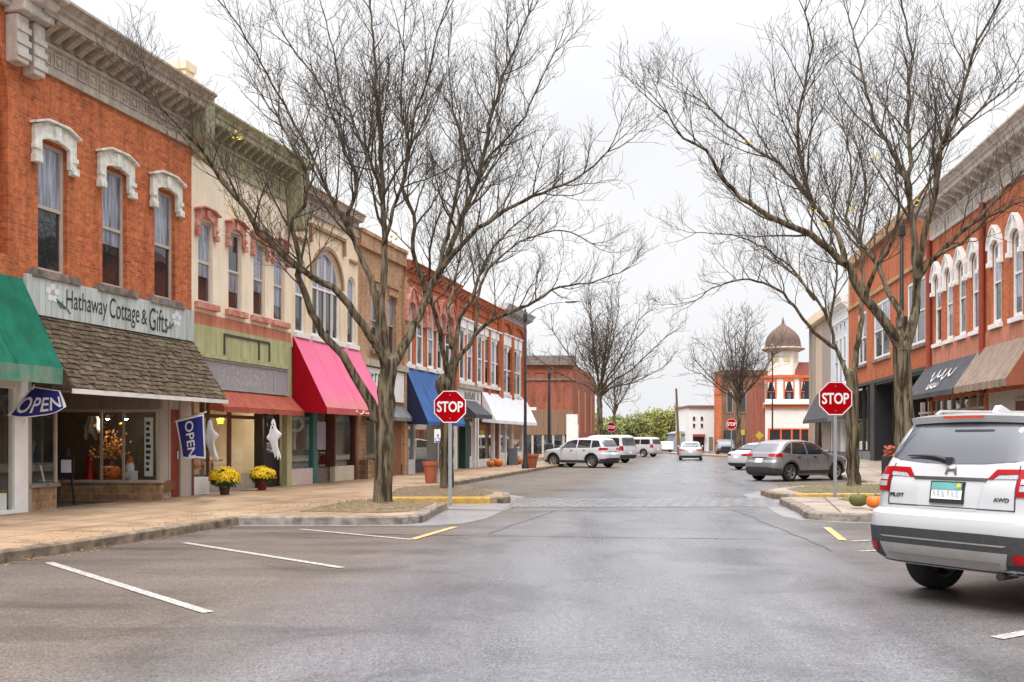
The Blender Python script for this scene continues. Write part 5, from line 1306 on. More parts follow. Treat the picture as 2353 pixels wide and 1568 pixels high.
# ---- nearest left tree
D = 22.5; t = Tree(101)
base = gnd(880, 1158, .18); D = base.y
t.limb([base+Vector((0, 0, -.1)), base+Vector((.005, 0, .05)), base+Vector((.01, 0, .35))]+[at(x, y, D) for x, y in ((881, 1060), (884, 980), (888, 900), (892, 850), (893, 836))], .265, .185, 2, tip=False, taper=.22)
t.limb(L3([(870, 968), (852, 925), (832, 893), (811, 862), (791, 817), (742, 767), (716, 718), (699, 662), (683, 635), (692, 602), (676, 556), (671, 503), (696, 474), (701, 394), (676, 340), (640, 270)], D, D-1.6), .125, .022, .50)
t.limb(L3([(888, 850), (880, 817), (850, 770), (815, 724), (782, 675), (716, 632), (640, 576), (600, 536), (567, 483), (531, 437), (485, 381), (461, 345), (419, 297), (372, 250)], D, D-2.6), .115, .020, .38, 1.0)
t.limb(L3([(531, 437), (500, 400), (470, 372), (430, 330), (380, 264), (335, 198)], D-1.7, D-1.2), .030, .012, .2, .7)
t.limb(L3([(893, 842), (876, 760), (867, 708), (857, 658), (838, 609), (811, 549), (801, 487), (822, 421), (790, 340), (768, 275), (730, 190), (672, 110)], D, D+1.4), .10, .018, .40)
t.limb(L3([(811, 549), (770, 470), (735, 400), (690, 310), (640, 215), (585, 120), (520, 20)], D+.6, D-.8), .05, .014, .15, .85)
t.limb(L3([(893, 840), (882, 770), (877, 691), (884, 576), (879, 477), (877, 378), (868, 250), (862, 140), (850, 20)], D, D+.6), .115, .020, .38)
t.limb(L3([(881, 560), (905, 480), (935, 380), (950, 280), (985, 170), (1010, 60)], D+.2, D-1.5), .05, .015, .15)
t.limb(L3([(878, 440), (850, 370), (815, 290), (780, 200), (760, 90), (735, 0)], D+.3, D+2.0), .045, .014, .1)
t.limb(L3([(893, 845), (905, 826), (934, 786), (961, 726), (983, 671), (1022, 599), (1060, 506), (1099, 407), (1121, 308), (1140, 231), (1165, 154), (1215, 30)], D, D+2.2), .135, .020, .40)
t.limb(L3([(980, 678), (967, 632), (950, 577), (953, 495), (928, 429), (940, 340), (920, 240), (930, 120)], D+.8, D-.8), .07, .016, .25)
t.limb(L3([(1003, 630), (1033, 520), (1055, 420), (1060, 330), (1040, 250), (1030, 130)], D+1, D+3.0), .055, .015, .25, .9)
t.limb(L3([(985, 668), (1025, 605), (1077, 544), (1143, 495), (1203, 462), (1269, 434), (1340, 400), (1395, 350)], D+.9, D-.6), .075, .016, .30)
t.limb(L3([(1110, 380), (1150, 330), (1205, 270), (1240, 190), (1275, 120)], D+1.6, D+1.0), .035, .013, .15, .8)
for x, y in ((545, 315), (678, 605), (905, 548), (540, 492)): t.tuft(at(x, y, D-.6), 7, .05)
t.build('street_tree', 'large bare multi limbed tree beside the left stop sign', base, GT)
# ---- second left tree, with the burl
base = gnd(1027, 1122, .27); D = base.y; t = Tree(202)
t.limb([base+Vector((0, 0, -.1)), base+Vector((0, 0, .1))]+[at(x, y, D) for x, y in ((1027, 1060), (1029, 980), (1031, 915), (1033, 866))], .215, .175, 2, tip=False, taper=.3)
b = at(1019, 884, D-.1); t.trunk.lathe([(.02, -.32), (.16, -.24), (.23, -.05), (.22, .1), (.13, .25), (.02, .3)], 10, b)
t.limb(L3([(1030, 872), (1022, 825), (1005, 742), (990, 680), (985, 600), (1000, 520)], D, D-1.4), .10, .02, .45)
t.limb(L3([(1036, 866), (1044, 800), (1058, 735), (1088, 680), (1099, 640), (1132, 570), (1180, 520), (1240, 470)], D, D+1.8), .09, .018, .4)
t.limb(L3([(1040, 870), (1044, 845), (1077, 792), (1121, 742), (1176, 715), (1231, 693), (1286, 660), (1352, 649), (1423, 628)], D, D-.6), .085, .014, .35, .8, lmax=1.9)
t.limb(L3([(1092, 770), (1099, 693), (1110, 640), (1150, 590), (1210, 550), (1290, 530), (1360, 560)], D, D+1), .055, .014, .3, .9)
t.limb(L3([(1036, 800), (1030, 720), (1045, 640), (1060, 560), (1050, 470)], D, D+2.4), .06, .016, .3)
t.build('street_tree', 'bare street tree with a burl behind the left stop sign', base, GT)
# ---- right island tree (behind the stop sign)
base = gnd(1960, 1117, .2); D = base.y; t = Tree(303)
t.limb([base+Vector((0, 0, -.1)), base+Vector((0, 0, .08))]+[at(x, y, D) for x, y in ((1960, 1060), (1958, 960), (1956, 900), (1955, 862))], .225, .175, 2, tip=False, taper=.3)
t.limb(L3([(1953, 872), (1938, 840), (1923, 804), (1903, 738), (1872, 682), (1830, 640), (1795, 610)], D, D+.8), .085, .02, .45)
t.limb(L3([(1920, 800), (1882, 775), (1846, 733), (1800, 676), (1739, 646), (1692, 645), (1640, 660), (1600, 690)], D+.3, D-1.0), .07, .014, .35, .9)
t.limb(L3([(1960, 866), (1970, 804), (1980, 710), (1985, 615), (1975, 520), (1990, 430), (1970, 340)], D, D+1.0), .11, .02, .45)
t.limb(L3([(1872, 690), (1840, 640), (1800, 600), (1740, 560), (1680, 540), (1600, 535)], D+.6, D+1.6), .045, .013, .15, .9)
t.limb(L3([(1905, 745), (1915, 690), (1925, 610), (1910, 540), (1880, 470)], D, D-1.2), .05, .014, .25, .9)
t.build('street_tree', 'bare tree rising right behind the right stop sign', base, GT)
# ---- near right tree, base behind the white SUV
base = gnd(2080, 1160, .2); D = base.y; t = Tree(404)
t.limb([base+Vector((0, 0, -.1)), base+Vector((0, 0, .1))]+[at(x, y, D) for x, y in ((2079, 1060), (2078, 960), (2076, 880), (2074, 820), (2072, 804))], .245, .178, 2, tip=False, taper=.3)
t.limb(L3([(2073, 818), (2050, 768), (1990, 682), (1949, 615), (1908, 574), (1862, 538), (1795, 513), (1744, 482), (1687, 436), (1651, 400), (1625, 345), (1570, 318), (1535, 262)], D, D-1.2), .125, .016, .34)
t.limb(L3([(1940, 605), (1928, 538), (1890, 495), (1846, 436), (1790, 379), (1723, 333), (1657, 272), (1600, 225)], D-.4, D+1.4), .07, .014, .22)
t.limb(L3([(1872, 477), (1850, 420), (1838, 360), (1831, 287), (1846, 205), (1867, 103), (1850, 30)], D+.2, D-1.2), .055, .014, .15)
t.limb(L3([(2067, 800), (2067, 718), (2041, 667), (2010, 600), (1975, 556), (1945, 500), (1960, 410), (1940, 300)], D, D+2.2), .085, .015, .35)
t.limb(L3([(2076, 812), (2090, 760), (2103, 718), (2105, 641), (2097, 513), (2087, 436), (2051, 349), (2015, 287), (1985, 190), (1960, 70)], D, D+.5), .13, .016, .40)
t.limb(L3([(2106, 640), (2118, 564), (2144, 461), (2164, 333), (2205, 231), (2246, 103), (2300, 0)], D, D-1.8), .09, .015, .25)
t.limb(L3([(2090, 450), (2090, 350), (2087, 256), (2095, 128), (2070, 0)], D+.3, D+1.4), .065, .014, .15)
t.limb(L3([(2110, 640), (2135, 610), (2180, 559), (2236, 513), (2308, 436), (2353, 395), (2440, 330)], D, D-1.0), .075, .018, .30, .9)
t.limb(L3([(2150, 590), (2210, 555), (2270, 500), (2330, 470), (2400, 440)], D-.3, D-2), .04, .012, .2, .8)
t.limb(L3([(2164, 340), (2215, 290), (2270, 240), (2330, 190), (2400, 110)], D-1, D-.2), .035, .012, .1)
t.limb(L3([(1990, 690), (2000, 640), (2040, 580), (2060, 520), (2065, 430), (2040, 330)], D-.6, D-2.4), .06, .014, .25, .8)
for x, y in ((1723, 330), (1892, 512), (1870, 480), (1960, 480), (2120, 205), (2106, 470), (2010, 360)): t.tuft(at(x, y, D-.3), 7, .045)
t.build('street_tree', 'large spreading bare tree whose base the white SUV hides', base, GT)

# ---- more distant bare trees, grown from a few rising limbs
def far_tree(seed, x, ybase, D, trunk_top, crown, n, label, rt=.2, tw=.012, fine=2.0, group=GT, dens=.8, name='street_tree'):
    """crown: picture box (x0, x1, y0) the limbs reach into"""
    base = Vector((wx(x, D), D, .1)); t = Tree(seed, fine, tw, .12); rnd = t.rnd
    top = at(x, trunk_top, D); t.limb([base, base+Vector((0, 0, .3)), base.lerp(top, .6), top], rt*1.25, rt*.8, 2, tip=False)
    cx, rx = (crown[0]+crown[1])/2, (crown[1]-crown[0])/2
    for k in range(n):
        a = 2*math.pi*k/n+rnd.uniform(-.2, .2); f = rnd.uniform(.7, 1.0) if k % 3 else .25
        ex = cx+rx*.95*math.cos(a)*f; yt = crown[2]+(trunk_top-crown[2])*(.12+.60*f*f*rnd.uniform(.6, 1.1)); dd = math.sin(a)*f*rx*D/F
        e = at(ex, yt, D); e.y += dd; m = top.lerp(e, .5)+Vector((0, 0, -.06*(e-top).length+.15)); m2 = top.lerp(e, .2)+Vector((0, 0, .1))
        t.limb([top+Vector((0, 0, -.3)), m2, m, e], rt*.45, .03, .25, 1.0, True, dens*.75, lmax=3.4)
    return t.build(name, label, base, group)
far_tree(505, 1378, 1050, 76, 905, (1225, 1545, 672), 15, 'bare full crowned tree above the far left stop sign', .24, .013, 2.3)
far_tree(506, 1412, 1045, 96, 950, (1365, 1480, 835), 8, 'smaller bare tree just right of the full crowned one', .14, .014, 2.6)
far_tree(507, 1697, 1050, 82, 925, (1580, 1800, 740), 14, 'wide bare tree in front of the brown brick block', .22, .013, 2.4)
# ---- leafy trees closing the view
def leafy(seed, x, D, y0, wpx, label, mat, group='leafy trees closing the street'):
    rnd = random.Random(seed); base = Vector((wx(x, D), D, 0)); h = wzz(y0, D); w = wpx*D/F/2
    e = thing('tree', label, 'tree', base, 0, group)
    tr = MB(); tr.tube([(0, 0, -.1), (.1, 0, h*.3), (0, .1, h*.6)], [.3, .24, .12], 8)
    for k in range(5): a = k*1.3; tr.tube([(0, 0, h*.3), (math.cos(a)*w*.3, math.sin(a)*w*.3, h*.55), (math.cos(a)*w*.6, math.sin(a)*w*.6, h*.75)], [.14, .09, .03], 5)
    tr.build('trunk', M_BARK, e, 60)
    cl = [(Vector((rnd.uniform(-.8, .8)*w, rnd.uniform(-.8, .8)*w, h*rnd.uniform(.16, .9))), rnd.uniform(.28, .5)*w) for _ in range(26)]
    m = MB()
    for c, r in cl:
        k = 1-.35*abs(c.z/h-.45); c = Vector((c.x*k, c.y*k, min(c.z, h-r*.6)))
        for _ in range(95):
            d = Vector((rnd.gauss(0, 1), rnd.gauss(0, 1), rnd.gauss(0, .8))).normalized()*r*rnd.uniform(.55, 1.08); p = c+d
            if p.z < .3: continue
            a = Vector((rnd.gauss(0, 1), rnd.gauss(0, 1), rnd.gauss(0, 1))).normalized()*rnd.uniform(.14, .30); b = a.orthogonal().normalized()*rnd.uniform(.1, .22)
            m.quad(p-a, p+b, p+a, p-b)
    m.build('crown', mat, e)
for k, (x, D, y0, w, lab, mt) in enumerate((
    (1395, 150, 968, 80, 'dull leafy tree seen behind the far left stop sign', M_FOL), (1448, 165, 950, 90, 'olive leafy tree above the parked white vans', M_FOL), (1492, 175, 940, 90, 'tallest yellow green tree above the white trailer', M_FOL2),
    (1535, 168, 936, 85, 'yellow green tree left of the utility pole', M_FOL2), (1578, 180, 946, 80, 'olive tree right of the utility pole', M_FOL), (1620, 200, 955, 80, 'leafy tree behind the small white building', M_FOL), (1340, 190, 975, 90, 'leafy tree beyond the dark red corner block', M_FOL), (1670, 230, 962, 90, 'leafy tree beyond the brown brick block', M_FOL))):
    leafy(600+k, x, D, y0, w, lab, mt)
tag(flat('far_wood', [(wx(1200, 290), 290), (wx(1760, 290), 290), (wx(1760, 300), 300), (wx(1200, 300), 300)], 0, M_FOL, None), 'far belt of trees', 'wood', kind='stuff')
wd = bpy.data.objects['far_wood']; rnd = random.Random(77); m = MB()
for k in range(9000):
    x = wx(rnd.uniform(1180, 1790), 290); p = Vector((x, 290+rnd.uniform(-6, 6), rnd.uniform(0, 1)**.8*(7.4+1.3*math.sin(x*.31)+.9*math.sin(x*.83+1)))); a = Vector((rnd.gauss(0, 1), rnd.gauss(0, 1), rnd.gauss(0, 1))).normalized()*.6; b = a.orthogonal().normalized()*.4
    m.quad(p-a, p+b, p+a, p-b)
wd.data = m.mesh('far_wood', M_FOL)
# ================================================================== VEHICLES
def pchip(xs, ys):
    n = len(xs); h = [xs[i+1]-xs[i] for i in range(n-1)]; dl = [(ys[i+1]-ys[i])/h[i] for i in range(n-1)]; m = [0]*n
    m[0], m[-1] = dl[0], dl[-1]
    for i in range(1, n-1):
        if dl[i-1]*dl[i] <= 0: m[i] = 0
        else:
            w1, w2 = 2*h[i]+h[i-1], h[i]+2*h[i-1]; m[i] = (w1+w2)/(w1/dl[i-1]+w2/dl[i])
    def f(x):
        x = min(max(x, xs[0]), xs[-1]); i = 0
        while i < n-2 and x > xs[i+1]: i += 1
        t = (x-xs[i])/h[i]; t2, t3 = t*t, t**3
        return ys[i]*(2*t3-3*t2+1)+h[i]*m[i]*(t3-2*t2+t)+ys[i+1]*(-2*t3+3*t2)+h[i]*m[i+1]*(t3-t2)
    return f

class Car:
    """body lofted in height: every level is (z, rear x, front x, half width); x forward, y left"""
    def __init__(s, name, label, cat, levels, paint, pos, heading, n_exp=7.0, scale=1.0, group=None, nr=None):
        s.lv = levels; zs = [l[0] for l in levels]
        s.xr = pchip(zs, [l[1] for l in levels]); s.xf = pchip(zs, [l[2] for l in levels]); s.hw = pchip(zs, [l[3] for l in levels])
        s.n = n_exp; s.nr = nr or n_exp; s.paint = paint; s.zs = zs
        s.e = thing(name, label, cat, pos, heading, group); s.e.scale = (scale,)*3
    def outline(s, z, k=72):
        xr, xf, w = s.xr(z), s.xf(z), s.hw(z); c, a = (xr+xf)/2, (xf-xr)/2; pts = []
        for i in range(k):
            t = 2*math.pi*i/k; ct, st = math.cos(t), math.sin(t)
            # superellipse with denser corners
            m = (abs(ct)**s.n+abs(st)**s.n)**(-1/s.n); pts.append((c+a*ct*m, w*st*m, z))
        return pts
    def side(s, x, z, off=.004, left=True):
        xr, xf, w = s.xr(z), s.xf(z), s.hw(z); c, a = (xr+xf)/2, (xf-xr)/2; u = min(.9999, abs((x-c)/a))
        y = w*(1-u**s.n)**(1/s.n)+off
        return (x, y if left else -y, z)
    def rear(s, y, z, off=.004, front=False):
        xr, xf, w = s.xr(z), s.xf(z), s.hw(z); c, a = (xr+xf)/2, (xf-xr)/2; u = min(.955, abs(y/w)); y = math.copysign(min(abs(y), .955*w), y)
        d = a*(1-u**s.n)**(1/s.n)+off
        return (c+d if front else c-d, y, z)
    def body(s, wells, cut_r, extra=None, wy=None):
        mb = MB(); K = 72; zz = []
        for a, b in zip(s.zs, s.zs[1:]):
            n = max(1, int(round((b-a)/.035))); zz += [a+(b-a)*i/n for i in range(n)]
        zz.append(s.zs[-1])
        for z in zz: mb.v += s.outline(z, K)
        for j in range(len(zz)-1):
            for i in range(K): mb.f.append((j*K+i, j*K+(i+1) % K, (j+1)*K+(i+1) % K, (j+1)*K+i))
        mb.f.append(tuple(range(K-1, -1, -1))); mb.f.append(tuple((len(zz)-1)*K+i for i in range(K)))
        o = mb.build('body', s.paint, s.e, 32)
        # wheel wells cut out of the shell
        cb = MB(); w0 = max(l[3] for l in s.lv)
        for x, z, r in wells:
            for sg in (-1, 1): cb.tube([(x, sg*(w0-.34), z), (x, sg*(w0+.2), z)], r, 36)
        cu = bpy.data.objects.new('cut', cb.mesh('cut', M_BLACK)); COL.objects.link(cu); cu.parent = s.e
        md = o.modifiers.new('b', 'BOOLEAN'); md.object = cu; md.operation = 'DIFFERENCE'; md.solver = 'EXACT'; md.material_mode = 'TRANSFER'
        bpy.context.view_layer.update(); dg = bpy.context.evaluated_depsgraph_get()
        me = bpy.data.meshes.new_from_object(o.evaluated_get(dg)); o.modifiers.clear(); o.data = me
        bpy.data.objects.remove(cu)
        me.polygons.foreach_set('use_smooth', [True]*len(me.polygons)); me.set_sharp_from_angle(angle=R(32))
        s.b = o; return o
    def patch(s, poly, kind, mat, name, parent=None, off=.006, left=True, thick=.02, step=.12, holes=None, geo=None, smooth=True):
        """polygon laid on the rear ('rear', 'front': (y, z)) or side ('side': (x, z)) of the body, with a returned edge"""
        bm = bmesh.new()
        if geo:
            vs = [bm.verts.new((a, b, 0)) for a, b in geo[0]]
            for f in geo[1]:
                try: bm.faces.new([vs[i] for i in f])
                except ValueError: pass
        else:
            bm.faces.new([bm.verts.new((a, b, 0)) for a, b in poly])
        xs = [v.co.x for v in bm.verts]; zs = [v.co.y for v in bm.verts]
        for ax, lo, hi in ((0, min(xs), max(xs)), (1, min(zs), max(zs))):
            k = lo+step
            while k < hi-.004:
                co = [0, 0, 0]; no = [0, 0, 0]; co[ax] = k; no[ax] = 1
                bmesh.ops.bisect_plane(bm, geom=bm.verts[:]+bm.edges[:]+bm.faces[:], plane_co=co, plane_no=no); k += step
        bnd = [(e.verts[0], e.verts[1]) for e in bm.edges if len(e.link_faces) == 1]
        def pr(v, o):
            a, b = v.co.x, v.co.y
            if kind == 'side': return s.side(a, b, o, left)
            if kind == 'top': return (a, b, s.topz(a, b)+o)
            return s.rear(a, b, o, kind == 'front')
        vs = list(bm.verts); ix = {v: i for i, v in enumerate(vs)}
        V = [pr(v, off) for v in vs]+[pr(v, off-thick) for v in vs]; n = len(vs)
        Fc = [tuple(ix[v] for v in f.verts) for f in bm.faces]+[(ix[a], ix[b], ix[b]+n, ix[a]+n) for a, b in bnd]
        bm.free(); m = MB(); m.v = [tuple(v) for v in V]; m.f = Fc
        me = m.mesh(name, mat, 30 if smooth else None)
        b2 = bmesh.new(); b2.from_mesh(me); bmesh.ops.recalc_face_normals(b2, faces=b2.faces); b2.to_mesh(me); b2.free()
        o = bpy.data.objects.new(name, me); COL.objects.link(o); o.parent = parent or s.e; return o
    def wheel(s, x, y, r, w=.24, rim=M_RIM, spokes=5):
        e = bpy.data.objects.new('wheel', None); COL.objects.link(e); e.parent = s.e; e.location = (x, y, r); sg = 1 if y > 0 else -1
        ty = MB(); pr = [(r*.66, -w/2), (r*.90, -w/2), (r*.97, -w*.42), (r, -w*.30), (r, w*.30), (r*.97, w*.42), (r*.90, w/2), (r*.66, w/2)]
        ty.lathe(pr+[pr[0]], 36, cap=False).xf(Matrix.Rotation(R(90), 4, 'X')); ty.build('tyre', M_TYRE, e, 40)
        rm = MB(); rm.lathe([(r*.66, -w*.46), (r*.66, w*.46), (r*.60, w*.40), (r*.60, -w*.40), (r*.66, -w*.46)], 32, cap=False); rm.lathe([(.02, .0), (r*.17, w*.0), (r*.15, w*.24), (.02, w*.26)], 14)
        for k in range(spokes):
            a = 2*math.pi*k/spokes
            for da in (-.16, .16):
                m = MB().box(r*.10, r*.62, -.026, .026, w*.16, w*.27); m.xf(Matrix.Rotation(a+da, 4, 'Z')); rm.add(m.v, m.f)
        rm.xf(Matrix.Rotation(R(-90) if sg > 0 else R(90), 4, 'X')); rm.build('rim', rim, e, 40)
        dk = MB().lathe([(.02, -.03), (r*.6, -.03), (r*.6, 0), (.02, 0)], 24); dk.xf(Matrix.Rotation(R(90), 4, 'X')); dk.build('brake_disc', M_DCHROME, e)
        return e
    def arch_ring(s, x, r0, r1, left, mat=M_CLAD, zc=None):
        n = 18; zc = zc or .36
        out = [(x+r1*math.cos(R(-8)+R(196)*k/n), zc+r1*math.sin(R(-8)+R(196)*k/n)) for k in range(n+1)]; inn = [(x+r0*math.cos(R(-8)+R(196)*k/n), zc+r0*math.sin(R(-8)+R(196)*k/n)) for k in range(n, -1, -1)]
        return s.patch([p for p in out+inn if True], 'side', mat, 'wheel_arch', off=.012, left=left, step=.15)
    def text(s, body, y0, y1, z0, z1, mat, kind='rear', name='badge', off=.008):
        vs, fs = text_geo(body, 1, 1, 0, .01); a0, a1 = min(v[0] for v in vs), max(v[0] for v in vs); b0, b1 = min(v[1] for v in vs), max(v[1] for v in vs)
        # seen from behind the car, left of the picture is +y
        g = [(y0+(y1-y0)*(a-a0)/(a1-a0), z0+(z1-z0)*(b-b0)/(b1-b0)) for a, b in vs]
        return s.patch(None, kind, mat, name, off=off, thick=.01, step=.3, geo=(g, fs))

def mirror_pair(pts): return [(-a, b) for a, b in reversed(pts)]

# ------------------------------------------------------------------ near white three-row SUV
def big_suv():
    lv = [(.36, -2.36, 2.2, .90), (.40, -2.42, 2.36, .95), (.45, -2.46, 2.42, .98), (.60, -2.50, 2.44, .992), (.76, -2.51, 2.44, .999), (.835, -2.50, 2.43, .999), (.86, -2.47, 2.42, .997), (.88, -2.405, 2.42, .995), (.95, -2.395, 2.40, .995), (1.06, -2.385, 2.28, .985), (1.13, -2.37, 1.62, .972), (1.19, -2.345, 1.22, .952),
          (1.27, -2.315, 1.06, .925), (1.40, -2.25, .84, .875), (1.55, -2.165, .56, .815), (1.66, -2.09, .28, .765), (1.72, -2.03, .05, .715), (1.765, -1.90, -.25, .62), (1.785, -1.70, -.55, .48)]
    h = R(90-60)        # nose 60 degrees to the right of straight ahead
    pos = Vector((4.57, 10.72, 0)); fw = Vector((math.cos(h), math.sin(h), 0)); rt = Vector((fw.y, -fw.x, 0)); k = 1.04
    org = pos+fw*(1.41*k)+rt*(.85*k)
    c = Car('parked_suv', 'large white SUV seen from behind, parked nose to the right kerb in front', 'car', lv, M_CARW, org, h, 7.5, k, 'cars parked along the street')
    c.body([(-1.41, .385, .45), (1.41, .385, .45)], .45)
    for x in (-1.41, 1.41):
        for sg in (-1, 1): c.wheel(x, sg*.85, .375, .25)
        for lf in (True, False): c.arch_ring(x, .452, .52, lf, M_CLAD, .385)
    # rear glass, wiper
    gl = c.patch([(-.83, 1.43), (-.76, 1.375), (-.6, 1.345), (-.3, 1.32), (0, 1.315), (.3, 1.32), (.6, 1.345), (.76, 1.375), (.83, 1.43), (.74, 1.60), (.66, 1.70), (0, 1.715), (-.66, 1.70), (-.74, 1.60)], 'rear', M_CARGL, 'rear_window', off=.007)
    wp = MB(); p = [Vector(c.rear(y, z, .035)) for y, z in ((.05, 1.345), (.18, 1.375), (.32, 1.385), (.50, 1.385))]; wp.tube(p, [.026, .02, .013, .008], 6); wp.lathe([(.0, -.03), (.035, -.03), (.035, .03), (0, .03)], 10, Vector(c.rear(.05, 1.345, .02))); wp.build('wiper', M_BLACK, c.e)
    # roof spoiler with brake lamp
    def sp(u, v):
        y = -.62+1.24*u; z = 1.752+.020*(1-(2*u-1)**2)-.012*v
        x = c.rear(y*.98, 1.69, 0)[0]
        return (x+.34-.40*v, y, z+.012+.014*math.sin(math.pi*v)-.012*v*v)
    m = MB().grid(sp, 16, 5); n = len(m.v); m.v += [(x+.03, y, z-.06) for x, y, z in m.v]; nf = list(m.f)
    m.f += [tuple(i+n for i in reversed(f)) for f in nf]; row = 17
    m.f += [(5*row+i, 5*row+i+1, 5*row+i+1+n, 5*row+i+n) for i in range(16)]+[(j*row, (j+1)*row, (j+1)*row+n, j*row+n) for j in range(5)]+[((j+1)*row+16, j*row+16, j*row+16+n, (j+1)*row+16+n) for j in range(5)]
    spo = m.build('spoiler', M_CARW, c.e, 40)
    bl = MB(); xb = c.rear(0, 1.69, 0)[0]-.105; bl.box(xb-.005, xb+.02, -.20, .20, 1.732, 1.757); bl.build('brake_lamp', M_LAMPO, spo)
    fin = MB().prism_y([(-1.72, 1.785), (-1.66, 1.86), (-1.62, 1.865), (-1.42, 1.79)], -.028, .028); fin.build('antenna_fin', M_CARW, c.e, bevel=.012)
    # lamps: a red bar running inwards over a clear strip, and a red frame round clear blocks outside
    for sg in (1, -1):
        P = lambda q: [(sg*a, b) for a, b in (q if sg > 0 else list(reversed(q)))]
        lo = c.patch(P([(.655, 1.04), (.655, 1.280), (.955, 1.270), (.965, 1.05)]), 'rear', M_LAMPR, 'tail_lamp', off=.012, step=.05)
        c.patch(P([(.38, 1.188), (.45, 1.275), (.648, 1.280), (.648, 1.238), (.47, 1.228), (.43, 1.188)]), 'rear', M_LAMPR, 'lamp_bar', lo, off=.012, step=.05)
        c.patch(P([(.44, 1.188), (.475, 1.222), (.648, 1.232), (.648, 1.195)]), 'rear', M_LAMPW, 'clear_lens', lo, off=.009, step=.05)
        for z in (1.09, 1.15): c.patch(P([(.685, z), (.685, z+.048), (.90, z+.045), (.90, z)]), 'rear', M_LAMPW, 'clear_lens', lo, off=.017, step=.05)
        c.patch(P([(.648, .93), (.640, 1.31), (.647, 1.31), (.655, .93)]), 'rear', M_BLACK, 'shut_line', off=.006, step=.05)
        c.patch(P([(.70, .475), (.70, .555), (.84, .555), (.86, .52), (.84, .475)]), 'rear', M_LAMPR, 'reflector', off=.026, step=.03)
    c.patch([(-.37, 1.172), (.37, 1.172), (.38, 1.196), (-.38, 1.196)], 'rear', M_DCHROME, 'chrome_strip', off=.018, step=.1)
    rec = c.patch([(-.30, .90), (.30, .90), (.36, 1.168), (-.36, 1.168)], 'rear', M('white_shade_panel', (.50, .50, .51), None, 2, .35), 'plate_recess', off=.004, step=.1)
    c.patch([(-.655, .918), (.655, .918), (.655, .926), (-.655, .926)], 'rear', M_BLACK, 'shut_line', off=.006, step=.1)
    # number plate in its black frame
    pl = c.patch([(-.175, .955), (.175, .955), (.175, 1.155), (-.175, 1.155)], 'rear', M_BLACK, 'plate_frame', off=.022, step=.2)
    c.patch([(-.155, .995), (.155, .995), (.155, 1.145), (-.155, 1.145)], 'rear', M_SIGNW, 'license_plate', pl, off=.026, step=.2)
    c.patch([(-.155, 1.085), (.155, 1.085), (.155, 1.145), (-.155, 1.145)], 'rear', M('plate_teal', (.08, .26, .26), (.12, .36, .33), 9, .5), 'plate_band', pl, off=.029, step=.2)
    c.patch([(-.15, 1.105), (-.105, 1.105), (-.105, 1.14), (-.15, 1.14)], 'rear', M_LEAFY, 'plate_sticker', pl, off=.031, step=.2)
    for j, q in enumerate((-.115, -.07, -.025, .03, .075, .12)): c.patch([(q-.012-.004*(j % 2), 1.012), (q+.012, 1.018+.012*(j % 3)), (q+.014, 1.072), (q-.004, 1.075-.01*(j % 2))], 'rear', M('plate_ink', (.40, .46, .48), None, 9, .6), 'plate_mark', pl, off=.0285, step=.2)
    # badges
    H = MB(); hp = [(-.062, 1.222), (-.036, 1.222), (-.030, 1.252), (.030, 1.252), (.036, 1.222), (.062, 1.222), (.048, 1.305), (.030, 1.305), (.026, 1.270), (-.026, 1.270), (-.030, 1.305), (-.048, 1.305)]
    c.patch(hp, 'rear', M_CHROME, 'emblem', off=.012, thick=.012, step=.05)
    c.text('PILOT', .63, .47, .995, 1.03, M_DCHROME); c.text('AWD', -.46, -.60, .995, 1.03, M_DCHROME)
    # lower bumper: black cladding, silver skid plate
    c.patch([(-.985, .60), (-.985, .70), (-.5, .715), (.5, .715), (.985, .70), (.985, .60), (.90, .46), (-.90, .46)], 'rear', M_CLAD, 'bumper_cladding', off=.018, step=.06)
    c.patch([(-.97, .37), (-.98, .46), (.98, .46), (.97, .37)], 'rear', M_CLAD, 'lower_bumper', off=.004, step=.06)
    c.patch([(-.62, .615), (.62, .615), (.66, .628), (-.66, .628)], 'rear', M_SKID, 'trim_strip', off=.020, step=.1)
    c.patch([(-.58, .39), (.58, .39), (.62, .43), (.66, .56), (-.66, .56), (-.62, .43)], 'rear', M_SKID, 'skid_plate', off=.022, step=.08)
    c.patch([(-.56, .45), (.56, .45), (.58, .475), (-.58, .475)], 'rear', M('skid_groove', (.20, .19, .18), None, 5, .5), 'skid_groove', off=.026, step=.08)
    for sg in (1, -1):
        lf = sg > 0
        c.patch([(-.9, .37), (-.9, .46), (.9, .46), (.9, .37)], 'side', M_CLAD, 'sill', off=.008, left=lf, step=.15)
        c.patch([(-2.05, 1.30), (-1.2, 1.22), (-1.2, 1.60), (-1.85, 1.60)], 'side', M_CARGL2, 'side_window', off=.006, left=lf); c.patch([(-1.12, 1.22), (-.2, 1.2), (-.2, 1.62), (-1.12, 1.61)], 'side', M_CARGL2, 'side_window', off=.006, left=lf); c.patch([(-.12, 1.2), (.92, 1.2), (.45, 1.58), (-.12, 1.62)], 'side', M_CARGL2, 'side_window', off=.006, left=lf)
        for x in (-1.16, -.16, .98): c.patch([(x, .46), (x+.012, .46), (x+.012, 1.2), (x, 1.2)], 'side', M_BLACK, 'shut_line', off=.004, left=lf)
        for x in (-1.0, 0.0): c.patch([(x, 1.06), (x+.2, 1.06), (x+.2, 1.09), (x, 1.09)], 'side', M_CARW, 'handle', off=.04, left=lf)
        m = MB().box(.75, .95, sg*.93, sg*1.12, 1.2, 1.36); m.build('wing_mirror', M_CARW, c.e, bevel=.03)
        rl = MB(); rl.tube([(-1.75, sg*.60, 1.775), (-1.65, sg*.62, 1.815), (-.3, sg*.60, 1.825), (-.1, sg*.58, 1.775)], .018, 6); rl.build('roof_rail', M_SKID, c.e)
